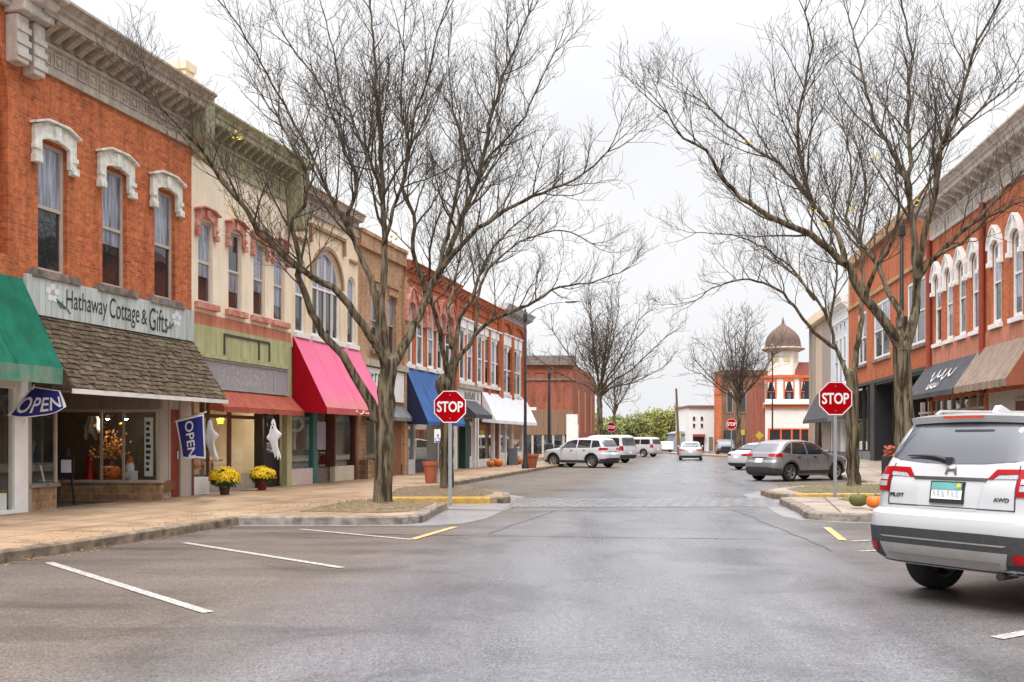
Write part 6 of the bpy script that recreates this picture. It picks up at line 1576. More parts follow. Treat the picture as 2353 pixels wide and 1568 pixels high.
    c.patch([(-.75, 1.22), (.75, 1.22), (.66, 1.6), (-.66, 1.6)], 'front', M_CARGL, 'windscreen', off=.006)
    m = MB(); m.tube([(-2.2, -.55, .36), (-2.44, -.55, .35)], .035, 10); m.tube([(-1.41, -.75, .38), (-1.41, .75, .38)], .05, 8); m.box(-1.9, 1.9, -.6, .6, .33, .37); m.tube([(-2.1, .2, .40), (-1.2, .35, .38)], .1, 8); m.build('underbody', M_BLACK, c.e)
    return c
SUV = big_suv()

# ------------------------------------------------------------------ generic smaller cars
def compact_suv(label, paint, org, h, rear_lamp=M_LAMPR, k=1.0, style=0, group='cars parked along the street', name='parked_suv'):
    """crossover: style 0 rounded coupe-like roof, 1 squarer tail"""
    if style == 0:
        lv = [(.22, -2.0, 1.95, .80), (.32, -2.10, 2.08, .86), (.55, -2.16, 2.14, .885), (.72, -2.15, 2.14, .89), (.80, -2.10, 2.12, .885), (.92, -2.06, 2.02, .875), (1.0, -2.02, 1.55, .862), (1.06, -1.99, 1.10, .85), (1.14, -1.93, .95, .825), (1.28, -1.78, .70, .765), (1.42, -1.60, .42, .70), (1.51, -1.42, .14, .64), (1.56, -1.15, -.10, .55), (1.585, -.85, -.30, .40)]
        wb, r = (-1.30, 1.31), .335; win = [[(-1.72, 1.12), (-1.30, 1.06), (-1.12, 1.47), (-1.38, 1.36)], [(-1.24, 1.06), (-.42, 1.03), (-.42, 1.50), (-1.05, 1.48)], [(-.35, 1.03), (.72, 1.03), (.30, 1.40), (-.05, 1.49), (-.35, 1.50)]]
        gz = (1.14, 1.44); gw = (.66, .54)
    else:
        lv = [(.24, -2.1, 2.0, .82), (.34, -2.2, 2.15, .88), (.6, -2.26, 2.22, .92), (.78, -2.25, 2.22, .925), (.84, -2.2, 2.2, .92), (.98, -2.17, 2.08, .91), (1.06, -2.15, 1.5, .895), (1.12, -2.13, 1.15, .88), (1.2, -2.10, 1.0, .86), (1.38, -2.0, .72, .79), (1.54, -1.9, .40, .73), (1.63, -1.8, .05, .66), (1.68, -1.6, -.3, .52), (1.695, -1.4, -.5, .4)]
        wb, r = (-1.34, 1.35), .36; win = [[(-1.95, 1.20), (-1.32, 1.13), (-1.32, 1.55), (-1.72, 1.53)], [(-1.24, 1.13), (-.36, 1.12), (-.36, 1.58), (-1.24, 1.56)], [(-.28, 1.12), (.82, 1.12), (.40, 1.48), (-.05, 1.58), (-.28, 1.58)]]
        gz = (1.20, 1.56); gw = (.72, .60)
    c = Car(name, label, 'car', lv, paint, org, h, 7.0, k, group)
    c.body([(x, r+.01, r+.07) for x in wb], r)
    for x in wb:
        for sg in (-1, 1): c.wheel(x, sg*(lv[3][3]-.13), r, .22)
        for lf in (True, False): c.arch_ring(x, r+.072, r+.135, lf, M_CLAD, r+.01)
    c.patch([(-gw[0], gz[0]), (gw[0], gz[0]), (gw[1], gz[1]), (-gw[1], gz[1])], 'rear', M_CARGL, 'rear_window', off=.006)
    c.patch([(-gw[0]+.02, lv[7][0]+.05), (gw[0]-.02, lv[7][0]+.05), (gw[1]-.02, gz[1]-.06), (-gw[1]+.02, gz[1]-.06)], 'front', M_CARGL, 'windscreen', off=.006)
    w = lv[3][3]; zl = lv[6][0]
    for sg in (1, -1):
        P = lambda q: [(sg*a, b) for a, b in (q if sg > 0 else list(reversed(q)))]
        c.patch(P([(.40, zl-.03), (.42, zl+.05), (w-.10, zl+.08), (w-.02, zl+.03), (w-.02, zl-.08), (w-.16, zl-.06)]), 'rear', rear_lamp, 'tail_lamp', off=.012, step=.05)
        c.patch(P([(w-.36, .42), (w-.36, .50), (w-.16, .50), (w-.16, .42)]), 'rear', M_LAMPR, 'reflector', off=.016, step=.06)
        c.patch(P([(w-.34, .78), (w-.38, .92), (w-.05, .95), (w-.03, .80)]), 'front', M_LAMPW, 'headlight', off=.010, step=.05)
        lf = sg > 0
        for q in win: c.patch(q, 'side', M_CARGL2, 'side_window', off=.006, left=lf)
        c.patch([(wb[0]+.42, .30), (wb[1]-.42, .30), (wb[1]-.40, .42), (wb[0]+.40, .42)], 'side', M_CLAD, 'sill', off=.010, left=lf, step=.2)
        for x in (-1.27 if style else -1.2, -.385 if style == 0 else -.32, .80): c.patch([(x+.1*(x < -1), .44), (x+.1*(x < -1)+.01, .44), (x+.01, zl+.04), (x, zl+.04)], 'side', M_BLACK, 'shut_line', off=.004, left=lf)
        for x in (-.7, -.15+.35): c.patch([(x-.25, zl-.08), (x-.08, zl-.08), (x-.08, zl-.055), (x-.25, zl-.055)], 'side', M_DCHROME, 'handle', off=.03, left=lf)
        MB().box(.62, .78, sg*(w-.06), sg*(w+.10), zl+.06, zl+.18).build('wing_mirror', paint, c.e, bevel=.03)
    c.patch([(-w+.03, .24), (w-.03, .24), (w-.04, .50), (.45, .56), (-.45, .56), (-w+.04, .50)], 'rear', M_CLAD, 'bumper_cladding', off=.018, step=.06); c.patch([(-w+.03, .24), (w-.03, .24), (w-.04, .42), (-w+.04, .42)], 'front', M_CLAD, 'bumper_cladding', off=.018, step=.06)
    c.patch([(-.45, .62), (.45, .62), (.42, .80), (-.42, .80)], 'front', M_BLACK, 'grille', off=.010, step=.06)
    c.patch([(-.17, .72), (.17, .72), (.17, .87), (-.17, .87)], 'rear', M_SIGNW, 'license_plate', off=.012, step=.2)
    c.patch([(-.38, .90), (.38, .90), (.38, .925), (-.38, .925)], 'rear', M_CHROME, 'chrome_strip', off=.014, step=.1)
    return c
def sedan(label, paint, org, h, lamp=M_LAMPR, k=1.0, group='cars parked along the street', name='parked_sedan', plate=True):
    lv = [(.18, -2.2, 2.15, .82), (.28, -2.32, 2.30, .87), (.5, -2.38, 2.36, .895), (.66, -2.38, 2.36, .90), (.78, -2.36, 2.30, .897), (.88, -2.33, 2.1, .888), (.93, -2.24, 1.7, .878), (.975, -1.95, 1.2, .862), (1.02, -1.72, 1.02, .84), (1.14, -1.50, .80, .785), (1.28, -1.22, .50, .71), (1.37, -.98, .22, .64), (1.42, -.72, -.05, .54), (1.44, -.5, -.2, .4)]
    wb, r = (-1.38, 1.40), .325
    c = Car(name, label, 'car', lv, paint, org, h, 6.5, k, group); c.body([(x, r+.01, r+.06) for x in wb], r)
    for x in wb:
        for sg in (-1, 1): c.wheel(x, sg*.77, r, .21)
    c.patch([(-.66, 1.03), (.66, 1.03), (.54, 1.33), (-.54, 1.33)], 'rear', M_CARGL, 'rear_window', off=.006); c.patch([(-.68, 1.04), (.68, 1.04), (.54, 1.32), (-.54, 1.32)], 'front', M_CARGL, 'windscreen', off=.006)
    for sg in (1, -1):
        P = lambda q: [(sg*a, b) for a, b in (q if sg > 0 else list(reversed(q)))]
        c.patch(P([(.36, .74), (.38, .83), (.80, .87), (.875, .84), (.875, .72)]), 'rear', lamp, 'tail_lamp', off=.012, step=.05); c.patch(P([(.5, .62), (.5, .74), (.84, .78), (.86, .66)]), 'front', M_LAMPW, 'headlight', off=.010, step=.05)
        lf = sg > 0
        c.patch([(-1.62, 1.04), (-.45, .99), (-.45, 1.34), (-.85, 1.32)], 'side', M_CARGL2, 'side_window', off=.006, left=lf); c.patch([(-.38, .99), (.78, 1.0), (.30, 1.28), (-.1, 1.35), (-.38, 1.35)], 'side', M_CARGL2, 'side_window', off=.006, left=lf)
        for x in (-.42, .84): c.patch([(x, .34), (x+.01, .34), (x+.01, .97), (x, .97)], 'side', M_BLACK, 'shut_line', off=.004, left=lf)
        MB().box(.62, .76, sg*.86, sg*1.0, .99, 1.1).build('wing_mirror', paint, c.e, bevel=.03)
    c.patch([(-.84, .20), (.84, .20), (.86, .36), (-.86, .36)], 'rear', M_CLAD, 'bumper_cladding', off=.018, step=.06); c.patch([(-.6, .3), (.6, .3), (.6, .5), (-.6, .5)], 'front', M_BLACK, 'grille', off=.010, step=.06)
    if plate: c.patch([(-.16, .60), (.16, .60), (.16, .73), (-.16, .73)], 'rear', M_SIGNW, 'license_plate', off=.012, step=.2)
    return c
def boxy(label, paint, org, h, L=4.7, H=1.85, W=.96, k=1.0, name='parked_van', cat='van', lamp=M_LAMPR, hood=1.0, bumper=None, group='cars parked along the street'):
    """upright van or square SUV"""
    a = L/2
    lv = [(.30, -a+.10, a-.15, W*.90), (.42, -a+.02, a-.03, W*.97), (.75, -a, a, W), (.95, -a+.02, a-.04, W), (1.02, -a+.04, a-.25, W*.995), (1.08, -a+.05, a-hood+.1, W*.985), (1.16, -a+.06, a-hood-.1, W*.97), (1.4, -a+.12, a-hood-.35, W*.92), (H-.15, -a+.2, a-hood-.72, W*.86), (H-.05, -a+.28, a-hood-.95, W*.78), (H, -a+.5, a-hood-1.3, W*.6)]
    wb, r = (-L*.29, L*.31), .36; c = Car(name, label, cat, lv, paint, org, h, 8.5, k, group); c.body([(x, r+.01, r+.06) for x in wb], r)
    for x in wb:
        for sg in (-1, 1): c.wheel(x, sg*(W-.13), r, .22)
    z0, z1 = 1.16, H-.2
    c.patch([(-W*.80, z0+.02), (W*.80, z0+.02), (W*.74, z1), (-W*.74, z1)], 'rear', M_CARGL, 'rear_window', off=.006); c.patch([(-W*.8, z0), (W*.8, z0), (W*.74, z1), (-W*.74, z1)], 'front', M_CARGL, 'windscreen', off=.006)
    x1 = a-hood-.25; x0 = -a+.25; n = 3
    for sg in (1, -1):
        lf = sg > 0
        for j in range(n):
            q0 = x0+(x1-x0)*j/n+.05; q1 = x0+(x1-x0)*(j+1)/n-.04; q2 = q1-(.38 if j == n-1 else 0); q3 = q0+(.1 if j == 0 else 0)
            c.patch([(q0, z0), (q1, z0), (q2, z1), (q3, z1)], 'side', M_CARGL2, 'side_window', off=.006, left=lf)
        P = lambda q: [(sg*u, b) for u, b in (q if sg > 0 else list(reversed(q)))]
        c.patch(P([(W-.20, .85), (W-.20, 1.15), (W-.05, 1.15), (W-.02, .85)]), 'rear', lamp, 'tail_lamp', off=.012, step=.05); c.patch(P([(W-.38, .72), (W-.38, .92), (W-.05, .92), (W-.04, .72)]), 'front', M_LAMPW, 'headlight', off=.010, step=.05)
        MB().box(x1-.05, x1+.12, sg*(W-.02), sg*(W+.16), 1.1, 1.3).build('wing_mirror', M_BLACK, c.e, bevel=.03)
    c.patch([(-W*.95, .32), (W*.95, .32), (W*.97, .56), (-W*.97, .56)], 'rear', bumper or M_CLAD, 'bumper', off=.03, thick=.05, step=.08); c.patch([(-W*.95, .32), (W*.95, .32), (W*.97, .52), (-W*.97, .52)], 'front', M_CLAD, 'bumper', off=.03, thick=.05, step=.08)
    c.patch([(-.5, .58), (.5, .58), (.5, .92), (-.5, .92)], 'front', M_BLACK, 'grille', off=.012, step=.08); c.patch([(-.16, .64), (.16, .64), (.16, .78), (-.16, .78)], 'rear', M_SIGNW, 'license_plate', off=.012, step=.2)
    return c

def place(px, py, D, az, back):      # origin so that the point 'back' (x, y in car space) stands at the seen ground point; az degrees right of straight ahead
    h = R(90-az); p = Vector((wx(px, D), D, 0)); f = Vector((math.cos(h), math.sin(h), 0)); l = Vector((-f.y, f.x, 0))
    return p-f*back[0]-l*back[1], h
o, h = place(1813, 1107, 37.8, 57, (-1.30, -.76)); compact_suv('grey compact crossover parked beside the right stop sign', M_CARG, o, h)
o, h = place(1698, 1077, 53.5, 57, (-1.38, .77)); sedan('white sedan mostly hidden behind the grey crossover', M_CARW, o, h)
o, h = place(1361, 1077, 56.0, -50, (-1.34, .79)); compact_suv('white compact SUV parked nose to the left kerb', M_CARW, o, h, M_LAMPR, 1.0, 1)
o, h = place(1434, 1063, 68.5, -50, (-1.36, -.83)); boxy('white SUV with a black bumper just behind the white compact SUV', M_CARW, o, h, 4.9, 1.9, .98, name='parked_suv', cat='car', bumper=M_CLAD, hood=1.1)
o, h = place(1478, 1050, 90, -52, (-1.3, .85)); boxy('white van with square dark windows, last of the left parked cars', M_CARW, o, h, 4.7, 1.8, .95, bumper=M_CARW, hood=.95)
o, h = place(1587, 1057, 76, 10, (-2.0, 0)); sedan('silver sedan driving away down the middle of the street', M_CARS, o, h, M_LAMPO, 1.0, None, 'driving_sedan')
o, h = place(1669, 1047, 98, 190, (2.0, 0)); boxy('dark slate SUV facing the viewer beside the far right stop sign', M_CARD, o, h, 4.4, 1.62, .9, name='parked_suv', cat='car', hood=1.1)
# ================================================================== STREET FURNITURE
def octa(r): return [(r*math.cos(R(22.5+45*k)), r*math.sin(R(22.5+45*k))) for k in range(8)]
def stop_sign(px, py, D, w, zbase, label, post_top=True, tilt=0.0, posty=0):
    base = Vector((wx(px, D), D, zbase)); zc_ = wzz(py, D)-zbase; r = w/2/math.cos(R(22.5))
    e = thing('stop_sign', label, 'road sign', base, R(tilt), 'stop signs')
    po = MB(); top = zc_+w*.42
    for a, b, c, d in ((-.04, .04, .0, .012), (-.04, -.028, .012, .04), (.028, .04, .012, .04)): po.box(a, b, c+.01, d+.01, -.1, top)
    po.build('post', M_GALV, e)
    pn = MB().prism_y([(x, zc_+z) for x, z in octa(r)], -.004, .004); pn.build('panel', M_STOP, e)
    bo = MB(); o1, o2 = octa(r*.985), octa(r*.93)
    for k in range(8):
        j = (k+1) % 8; bo.prism_y([(o1[k][0], zc_+o1[k][1]), (o1[j][0], zc_+o1[j][1]), (o2[j][0], zc_+o2[j][1]), (o2[k][0], zc_+o2[k][1])], -.0065, -.0042)
    bo.build('border', M_SIGNW, e)
    vs, fs = text_geo('STOP', 1.0, 1, 0, .022, .95); xa, xb = min(v[0] for v in vs), max(v[0] for v in vs); za, zb = min(v[1] for v in vs), max(v[1] for v in vs)
    k1, k2 = w*.80/(xb-xa), w*.335/(zb-za)
    MB().add([((x-(xa+xb)/2)*k1, -.0068, zc_+(z-(za+zb)/2)*k2) for x, z in vs], fs).build('lettering', M_SIGNW, e)
    bl = MB()
    for z in (zc_+w*.36, zc_-w*.36): bl.tube([(0, .03, z), (0, -.012, z)], .014, 6)
    bl.build('bolt', M_GALV, e); return e
stop_sign(1034, 935, 23.45, .765, .01, 'red stop sign beside the nearest left tree')
stop_sign(1920, 916, 25.2, .855, .03, 'red stop sign in front of the right street tree and grey crossover')
stop_sign(1405, 982, 78, .76, .0, 'small far stop sign above the white vans on the left')
stop_sign(1681, 975, 75, .80, .1, 'small far stop sign beside the dark slate SUV on the right')
# other road signs
def plate_sign(px, py, D, w, hgt, zb, label, mat, name='road_sign', diamond=False, mark=None, post=M_GALV):
    base = Vector((wx(px, D), D, zb)); e = thing(name, label, 'road sign', base); z = wzz(py, D)-zb
    MB().tube([(0, .03, -.1), (0, .03, z+hgt*.45)], .028, 8).build('post', post, e)
    if diamond: MB().prism_y([(0, z-hgt/2), (w/2, z), (0, z+hgt/2), (-w/2, z)], -.006, .002).build('panel', mat, e)
    else: MB().box(-w/2, w/2, -.006, .002, z-hgt/2, z+hgt/2).build('panel', mat, e, bevel=.002)
    if mark: mark(z, w, hgt).build('symbol', M('symbol_blue', (.02, .10, .42), None, 4, .5), e)
    return e
def wheelman(z, w, h):
    m = MB(); m.lathe([(.0, -.002), (.035, -.002), (.035, .002), (0, .002)], 10, (0, 0, 0)).xf(Matrix.Translation((-.01, -.009, z+.02)) @ Matrix.Rotation(R(90), 4, 'X'))
    m.tube([(-.01, -.009, z-.01), (0, -.009, z-.09), (.05, -.009, z-.09), (.07, -.009, z-.15)], .012, 4); m.tube([(-.03+.065*math.cos(a), -.009, z-.12+.065*math.sin(a)) for a in [i*.5+2 for i in range(9)]], .009, 4); m.box(-w*.4, w*.4, -.0085, -.0065, z-h*.47, z-h*.40)
    return m
plate_sign(1007, 1002, 33.0, .26, .44, .15, 'white parking sign with a blue wheelchair symbol behind the left stop sign', M_SIGNW, 'parking_sign', mark=wheelman)
plate_sign(1745, 1001, 88, .75, .75, .1, 'yellow diamond warning sign left of the turret storefront', M_LEAFY, diamond=True)
plate_sign(1706, 994, 95, .45, .5, .1, 'small yellow sign seen through the far right tree', M_LEAFY)
plate_sign(1699, 1006, 90, .45, .6, .1, 'small faded red sign right of the far right stop sign', M_LAMPO)
plate_sign(1559, 1003, 104, .55, .45, 0, 'yellow sign beside the utility pole', M_LEAFY)
# street lamps
def lamp(px, ytop, D, zb, label, arm=None, base_r=.09, mat=M_BLACK, items=()):
    base = Vector((wx(px, D), D, zb)); H_ = wzz(ytop, D)-zb
    e = thing('street_lamp', label, 'street lamp', base, 0, 'street lamps')
    p = MB().lathe([(base_r*2.0, -.05), (base_r*2.0, .18), (base_r*1.3, .32), (base_r*1.15, .9), (base_r*.95, 1.0), (base_r*.82, 2.2), (base_r*.6, H_), (.02, H_+.06)], 14); p.build('pole', mat, e, 40)
    if arm:
        a = Vector((wx(arm[0], D)-base.x, arm[2], wzz(arm[1], D)-zb)); s0 = Vector((0, 0, H_-.35))
        am = MB().tube([s0, s0+Vector((a.x*.25, a.y*.25, (a.z-s0.z)*.55)), s0+Vector((a.x*.6, a.y*.6, (a.z-s0.z)*.93)), a], [.045, .04, .035, .03], 8); am.build('arm', M_GALV, e, 60)
        hd = MB(); d = Vector((a.x, a.y, 0)).normalized(); hd.lathe([(.02, -.09), (.10, -.07), (.13, 0), (.08, .06), (.02, .08)], 12, (0, 0, 0), 2.6, 1); hd.xf(Matrix.Translation(a+d*.2) @ Matrix.Rotation(math.atan2(d.y, d.x), 4, 'Z')); hd.build('lamp_head', M_GALV, e, 60)
    MB().box(-.1, .1, -.1, .1, H_-.55, H_-.2).build('collar', mat, e, bevel=.02)
    return e
l1 = lamp(1207, 712, 49.5, .15, 'black street lamp with a curved arm beside the terracotta planter', (1302, 697, -.6))
q = MB().box(0, .55, -.01, .01, 2.9, 3.05); q.build('name_blade', M_SIGNW, l1)
l2 = lamp(1262, 850, 63.6, .15, 'black lamp post at the corner before the dark red block', None, .12)
MB().lathe([(.28, .0), (.30, .9), (.24, 1.15), (.05, 1.25)], 14).build('bin_collar', M_BLACK, l2)
lamp(1775, 802, 88, .12, 'black lamp post in front of the turret building', (1764, 797, -1.5))
l4 = lamp(2072, 505, 33.5, .15, 'black lamp post partly hidden by the spreading right tree', None, .10)
MB().box(-.16, .16, -.16, .16, 4.4, 5.6).build('lamp_housing', M_BLACK, l4, bevel=.05)
# utility pole
e = thing('utility_pole', 'leaning brown wooden utility pole at the end of the street', 'pole', (wx(1560, 104), 104, 0))
MB().tube([(0, 0, -.2), (-.26, .1, wzz(893, 104))], [.17, .11], 10).build('pole', M('pole_wood', (.17, .095, .06), (.12, .07, .045), 3, .9, stretch=(1, 1, .1)), e, 60)

# planters, bins, boards, pumpkins
def pot(x, y, z, r, h, label, name='planter', grp='terracotta planters'):
    e = thing(name, label, 'planter', (x, y, z), 0, grp)
    MB().lathe([(r*.62, 0), (r*.66, h*.06), (r*.93, h*.82), (r*1.05, h*.83), (r*1.07, h), (r*.95, h), (r*.9, h*.9), (.02, h*.88)], 22).build('pot', M_TERRA, e, 40)
    MB().lathe([(.02, h*.885), (r*.9, h*.87)], 16, cap=False).build('soil', M_LITTER, e); return e
g = gnd(989, 1111, .15); pot(g.x, g.y, .15, .245, .72, 'tall terracotta planter beside the second left tree')
g = gnd(1216, 1076, .15); pot(g.x+.12, g.y+.2, .15, .36, .70, 'terracotta planter at the foot of the black street lamp')
g = gnd(1001, 1111, .15); e = thing('bin', 'grey square stone bin against the tall terracotta planter', 'bin', (g.x+.14, g.y+.25, .15)); MB().box(-.16, .16, -.16, .16, 0, .42).build('body', M_BOARDGY, e, bevel=.02); MB().box(-.18, .18, -.18, .18, .421, .46).build('rim', M_BOARDGY, e)
e = thing('planter', 'black planter box of red flowers seen left of the white SUV', 'planter', (14.2, 37.0, .2)); MB().box(-.35, .35, -.35, .35, 0, .8).build('box', M_BLACK, e, bevel=.03)
m = MB(); rnd = random.Random(9)
for k in range(160):
    p = Vector((rnd.uniform(-.3, .3), rnd.uniform(-.3, .3), .8+rnd.uniform(0, .35))); a = Vector((rnd.gauss(0, 1), rnd.gauss(0, 1), rnd.gauss(0, 1))).normalized()*.06; b = a.orthogonal()*.8; m.quad(p-a, p+b, p+a, p-b)
m.build('flowers', M('red_flower', (.5, .03, .02), (.12, .1, .03), 6, .6), e)
e = thing('chalkboard', 'grey A-frame chalkboard outside the white awning shop', 'sign', (L_.w(S(1150), .7).x, L_.w(S(1150), .7).y, .15), .25)
for sg in (-1, 1): MB().add([(-.27, sg*.28, 0), (.27, sg*.28, 0), (.27, sg*.03, .95), (-.27, sg*.03, .95), (-.27, sg*.25, 0), (.27, sg*.25, 0), (.27, 0, .95), (-.27, 0, .95)], [(0, 1, 2, 3), (7, 6, 5, 4), (0, 3, 7, 4), (1, 5, 6, 2), (3, 2, 6, 7)]).build('board', M('slate', (.07, .075, .085), None, 5, .6), e)
def pumpkin(x, y, z, r, label, mat=M_PUMP, sq=.82, grp='pumpkins', name='pumpkin', tilt=0, par=None):
    e = thing(name, label, 'pumpkin' if mat is M_PUMP else 'gourd', (x, y, z), 0, grp); n = 40; v = MB(); rings = 12
    def f(u, w):
        a = 2*math.pi*u; ph = math.pi*(w-.5); rr = r*(1-.09*abs(math.cos(a*5))**.6)*max(.02, math.cos(ph))**.75
        return (rr*math.cos(a), rr*math.sin(a), r*sq*(1+math.sin(ph))-r*.16*max(0, math.sin(ph))**6)
    v.grid(f, n, rings); v.build('shell', mat, e, 80); MB().tube([(0, 0, 2*r*sq-r*.2), (r*.05, 0, 2*r*sq), (r*.2, 0, 2*r*sq+r*.18)], [r*.13, r*.09, r*.1], 7).build('stem', M_STEM, e); return e
g = gnd(1972, 1163, .2); pumpkin(g.x, g.y, .19, .185, 'dark green gourd beside the orange pumpkin on the right kerb', M_GOURD, .78, 'pumpkins on the right kerb', 'gourd')
g = gnd(2003, 1166, .2); pumpkin(g.x+.02, g.y-.1, .19, .165, 'orange pumpkin beside the green gourd, next to the white SUV', M_PUMP, .82, 'pumpkins on the right kerb')
for k, (px, dd, r, lab) in enumerate(((1106, .5, .22, 'round pumpkin at the left of the pile outside the white awning shop'), (1113, .75, .28, 'largest pumpkin of the pile outside the white awning shop'), (1121, .55, .2, 'pumpkin at the right of the pile outside the white awning shop'), (1166, .45, .2, 'pumpkin right of the grey chalkboard'), (1173, .5, .26, 'larger pumpkin right of the grey chalkboard'))):
    p = L_.w(S(px), dd); pumpkin(p.x, p.y, .15, r, lab, M_PUMP, .8, 'pumpkins outside the white awning shop')
# chrysanthemums
def mum(px, py, zb, dia, label, seed, potmat):
    g = gnd(px, py, zb); rnd = random.Random(seed); e = thing('potted_flower', label, 'flower pot', (g.x, g.y, zb), 0, 'potted yellow chrysanthemums')
    r = dia/2; h0 = .24; MB().lathe([(.11, 0), (.15, .25), (.165, .25), (.165, .29), (.14, .29), (.02, .27)], 18).build('pot', potmat, e, 40)
    lf, fl = MB(), MB()
    for k in range(900):
        d = Vector((rnd.gauss(0, 1), rnd.gauss(0, 1), rnd.gauss(.25, .8))).normalized(); q = rnd.uniform(.55, .95); p = Vector((d.x*r*q, d.y*r*q, h0+.16+d.z*r*.72*q))
        if p.z < .2: continue
        a = Vector((rnd.gauss(0, 1), rnd.gauss(0, 1), rnd.gauss(0, 1))).normalized()*.035; b = a.orthogonal()*.6; lf.quad(p-a, p+b, p+a, p-b)
    for k in range(1100):
        d = Vector((rnd.gauss(0, 1), rnd.gauss(0, 1), rnd.gauss(.55, .75))).normalized()
        if d.z < -.25+rnd.random()*.35: continue
        lump = 1+.10*math.sin(d.x*7+seed)*math.cos(d.y*6)+.07*math.sin(d.z*9+d.x*4+seed); p = Vector((d.x*r*lump, d.y*r*lump, h0+.16+d.z*r*.74*lump))+d*rnd.uniform(-.03, .03); t = d.orthogonal().normalized(); b = d.cross(t); s_ = rnd.uniform(.022, .036)
        c0 = len(fl.v); fl.v.append(tuple(p+d*.012)); nn = 7
        for j in range(nn): aa = j*2*math.pi/nn; fl.v.append(tuple(p+(t*math.cos(aa)+b*math.sin(aa))*s_*(1 if j % 2 else .8)))
        for j in range(nn): fl.f.append((c0, c0+1+j, c0+1+(j+1) % nn))
    f = lf.build('foliage', M_MUMG, e); fl.build('flowers', M_MUM, e); return e
mum(516, 1137, .15, .80, 'large yellow chrysanthemum in a brown pot by the white bulkhead', 31, M('pot_brown', (.09, .045, .03), None, 4, .7))
mum(602, 1127, .15, .70, 'yellow chrysanthemum in a dark red pot by the dark door', 32, M('pot_red', (.16, .015, .02), None, 4, .6))
# hanging cloth ghosts
def ghost(px, y0, y1, D, label, seed, face):
    rnd = random.Random(seed); H_ = (y1-y0)*D/F; p = Vector((wx(px, D), D, wzz(y0, D))); e = thing('hanging_ghost', label, 'decoration', p, 0, 'hanging cloth ghosts'); ph = rnd.uniform(0, 6)
    def f(u, v):
        a = 2*math.pi*u; w = .070*min(1, v/.14)**.5+(.03 if v > .2 else 0)*min(1, (v-.2)*8)-.05*max(0, v-.5); w *= 1+.30*math.sin(a*3+ph+v*4)*min(1, v*2)
        arm = .13*math.exp(-((v-.42)/.09)**2)*max(0, math.cos(a))**3+.10*math.exp(-((v-.5)/.08)**2)*max(0, -math.cos(a))**3
        tail = .20*(v*v-.3*v)*math.sin(ph); tat = (.10*math.sin(a*4+ph)+.06*math.sin(a*7)) if v > .97 else 0
        return ((w+arm)*math.cos(a)+tail, w*.6*math.sin(a), -H_*(v+tat*.6))
    MB().grid(f, 28, 26).build('cloth', M_CLOTHW, e, 80)
    MB().tube([(0, 0, -.02), (0, 0, .12)], .006, 4).build('cord', M_BLACK, e)
    if face:
        m = MB()
        for cx_, cz, rx, rz_ in ((-.035, -.14*H_-.02, .018, .026), (.035, -.14*H_-.02, .018, .026), (0.0, -.24*H_, .02, .04)): m.add([(cx_+rx*math.cos(k*.63), -.112, cz+rz_*math.sin(k*.63)) for k in range(10)], [tuple(range(10))])
        m.build('face', M_BLACK, e)
    return e
ghost(482, 964, 1053, 26.2, 'white cloth ghost hanging beside the blue open flag', 3, False); ghost(628, 962, 1050, 28.6, 'white cloth ghost with black eyes hanging in front of the dark door', 8, True)
# flags: a mapped sheet with border and lettering
def flag(label, corners, D0, D1, word_args, seed, wave, pole, sagb=0):
    """corners TL TR BR BL in the picture; D0 at the hoist, D1 at the fly"""
    c = [at(*corners[0], D0), at(*corners[1], D1), at(*corners[2], D1), at(*corners[3], D0)]; e = thing('open_flag', label, 'flag', pole[0], 0, 'blue open flags'); o = Vector(pole[0]); ph = seed
    def f(u, v, off=0.0):
        p = c[0].lerp(c[1], u).lerp(c[3].lerp(c[2], u), v); p = p+Vector((0, -off+wave*math.sin(u*5+ph+v*2)*(.3+v), -sagb*math.sin(math.pi*u)*v+.01*math.sin(u*11+ph)*v)); return p-o
    MB().grid(lambda u, v: f(u, v), 24, 24).build('cloth', M_FLAG, e, 80)
    b = MB(); w = .055
    for q in (((0, 1), (0, w*.7)), ((0, 1), (1-w*.7, 1)), ((0, w), (w*.7, 1-w*.7)), ((1-w, 1), (w*.7, 1-w*.7))):
        for off in (.006, -.006): b.grid(lambda u, v, q=q, off=off: f(q[0][0]+(q[0][1]-q[0][0])*u, q[1][0]+(q[1][1]-q[1][0])*v, off), 14, 14)
    b.build('border', M_CLOTHW, e, 80)
    body, (u0, u1), (v0, v1), rot = word_args; vs, fs = text_geo(body, 1, 1, 0, .015); xa, xb = min(p[0] for p in vs), max(p[0] for p in vs); za, zb = min(p[1] for p in vs), max(p[1] for p in vs); t = MB()
    bm = bmesh.new(); V = [bm.verts.new((x, z, 0)) for x, z in vs]
    for q in fs:
        try: bm.faces.new([V[i] for i in q])
        except ValueError: pass
    for k in range(1, 24): bmesh.ops.bisect_plane(bm, geom=bm.verts[:]+bm.edges[:]+bm.faces[:], plane_co=(xa+(xb-xa)*k/24, 0, 0), plane_no=(1, 0, 0))
    bm.verts.index_update()
    for v_ in bm.verts:
        a = (v_.co.x-xa)/(xb-xa); b_ = (v_.co.y-za)/(zb-za)
        if rot: u, v = u0+(u1-u0)*b_, v0+(v1-v0)*a
        else: u, v = u0+(u1-u0)*a, v1+(v0-v1)*b_
        t.v.append(tuple(f(u, v, .014)))
    t.f = [tuple(v_.index for v_ in q.verts) for q in bm.faces]; bm.free(); t.build('lettering', M_CLOTHW, e)
    MB().tube([Vector(pole[0])-o, Vector(pole[1])-o], .014, 6).build('pole', M_SIGNW, e); return e
w0 = L_.w(S(399), 0, 2.05); w1 = at(474, 947, 24.1)
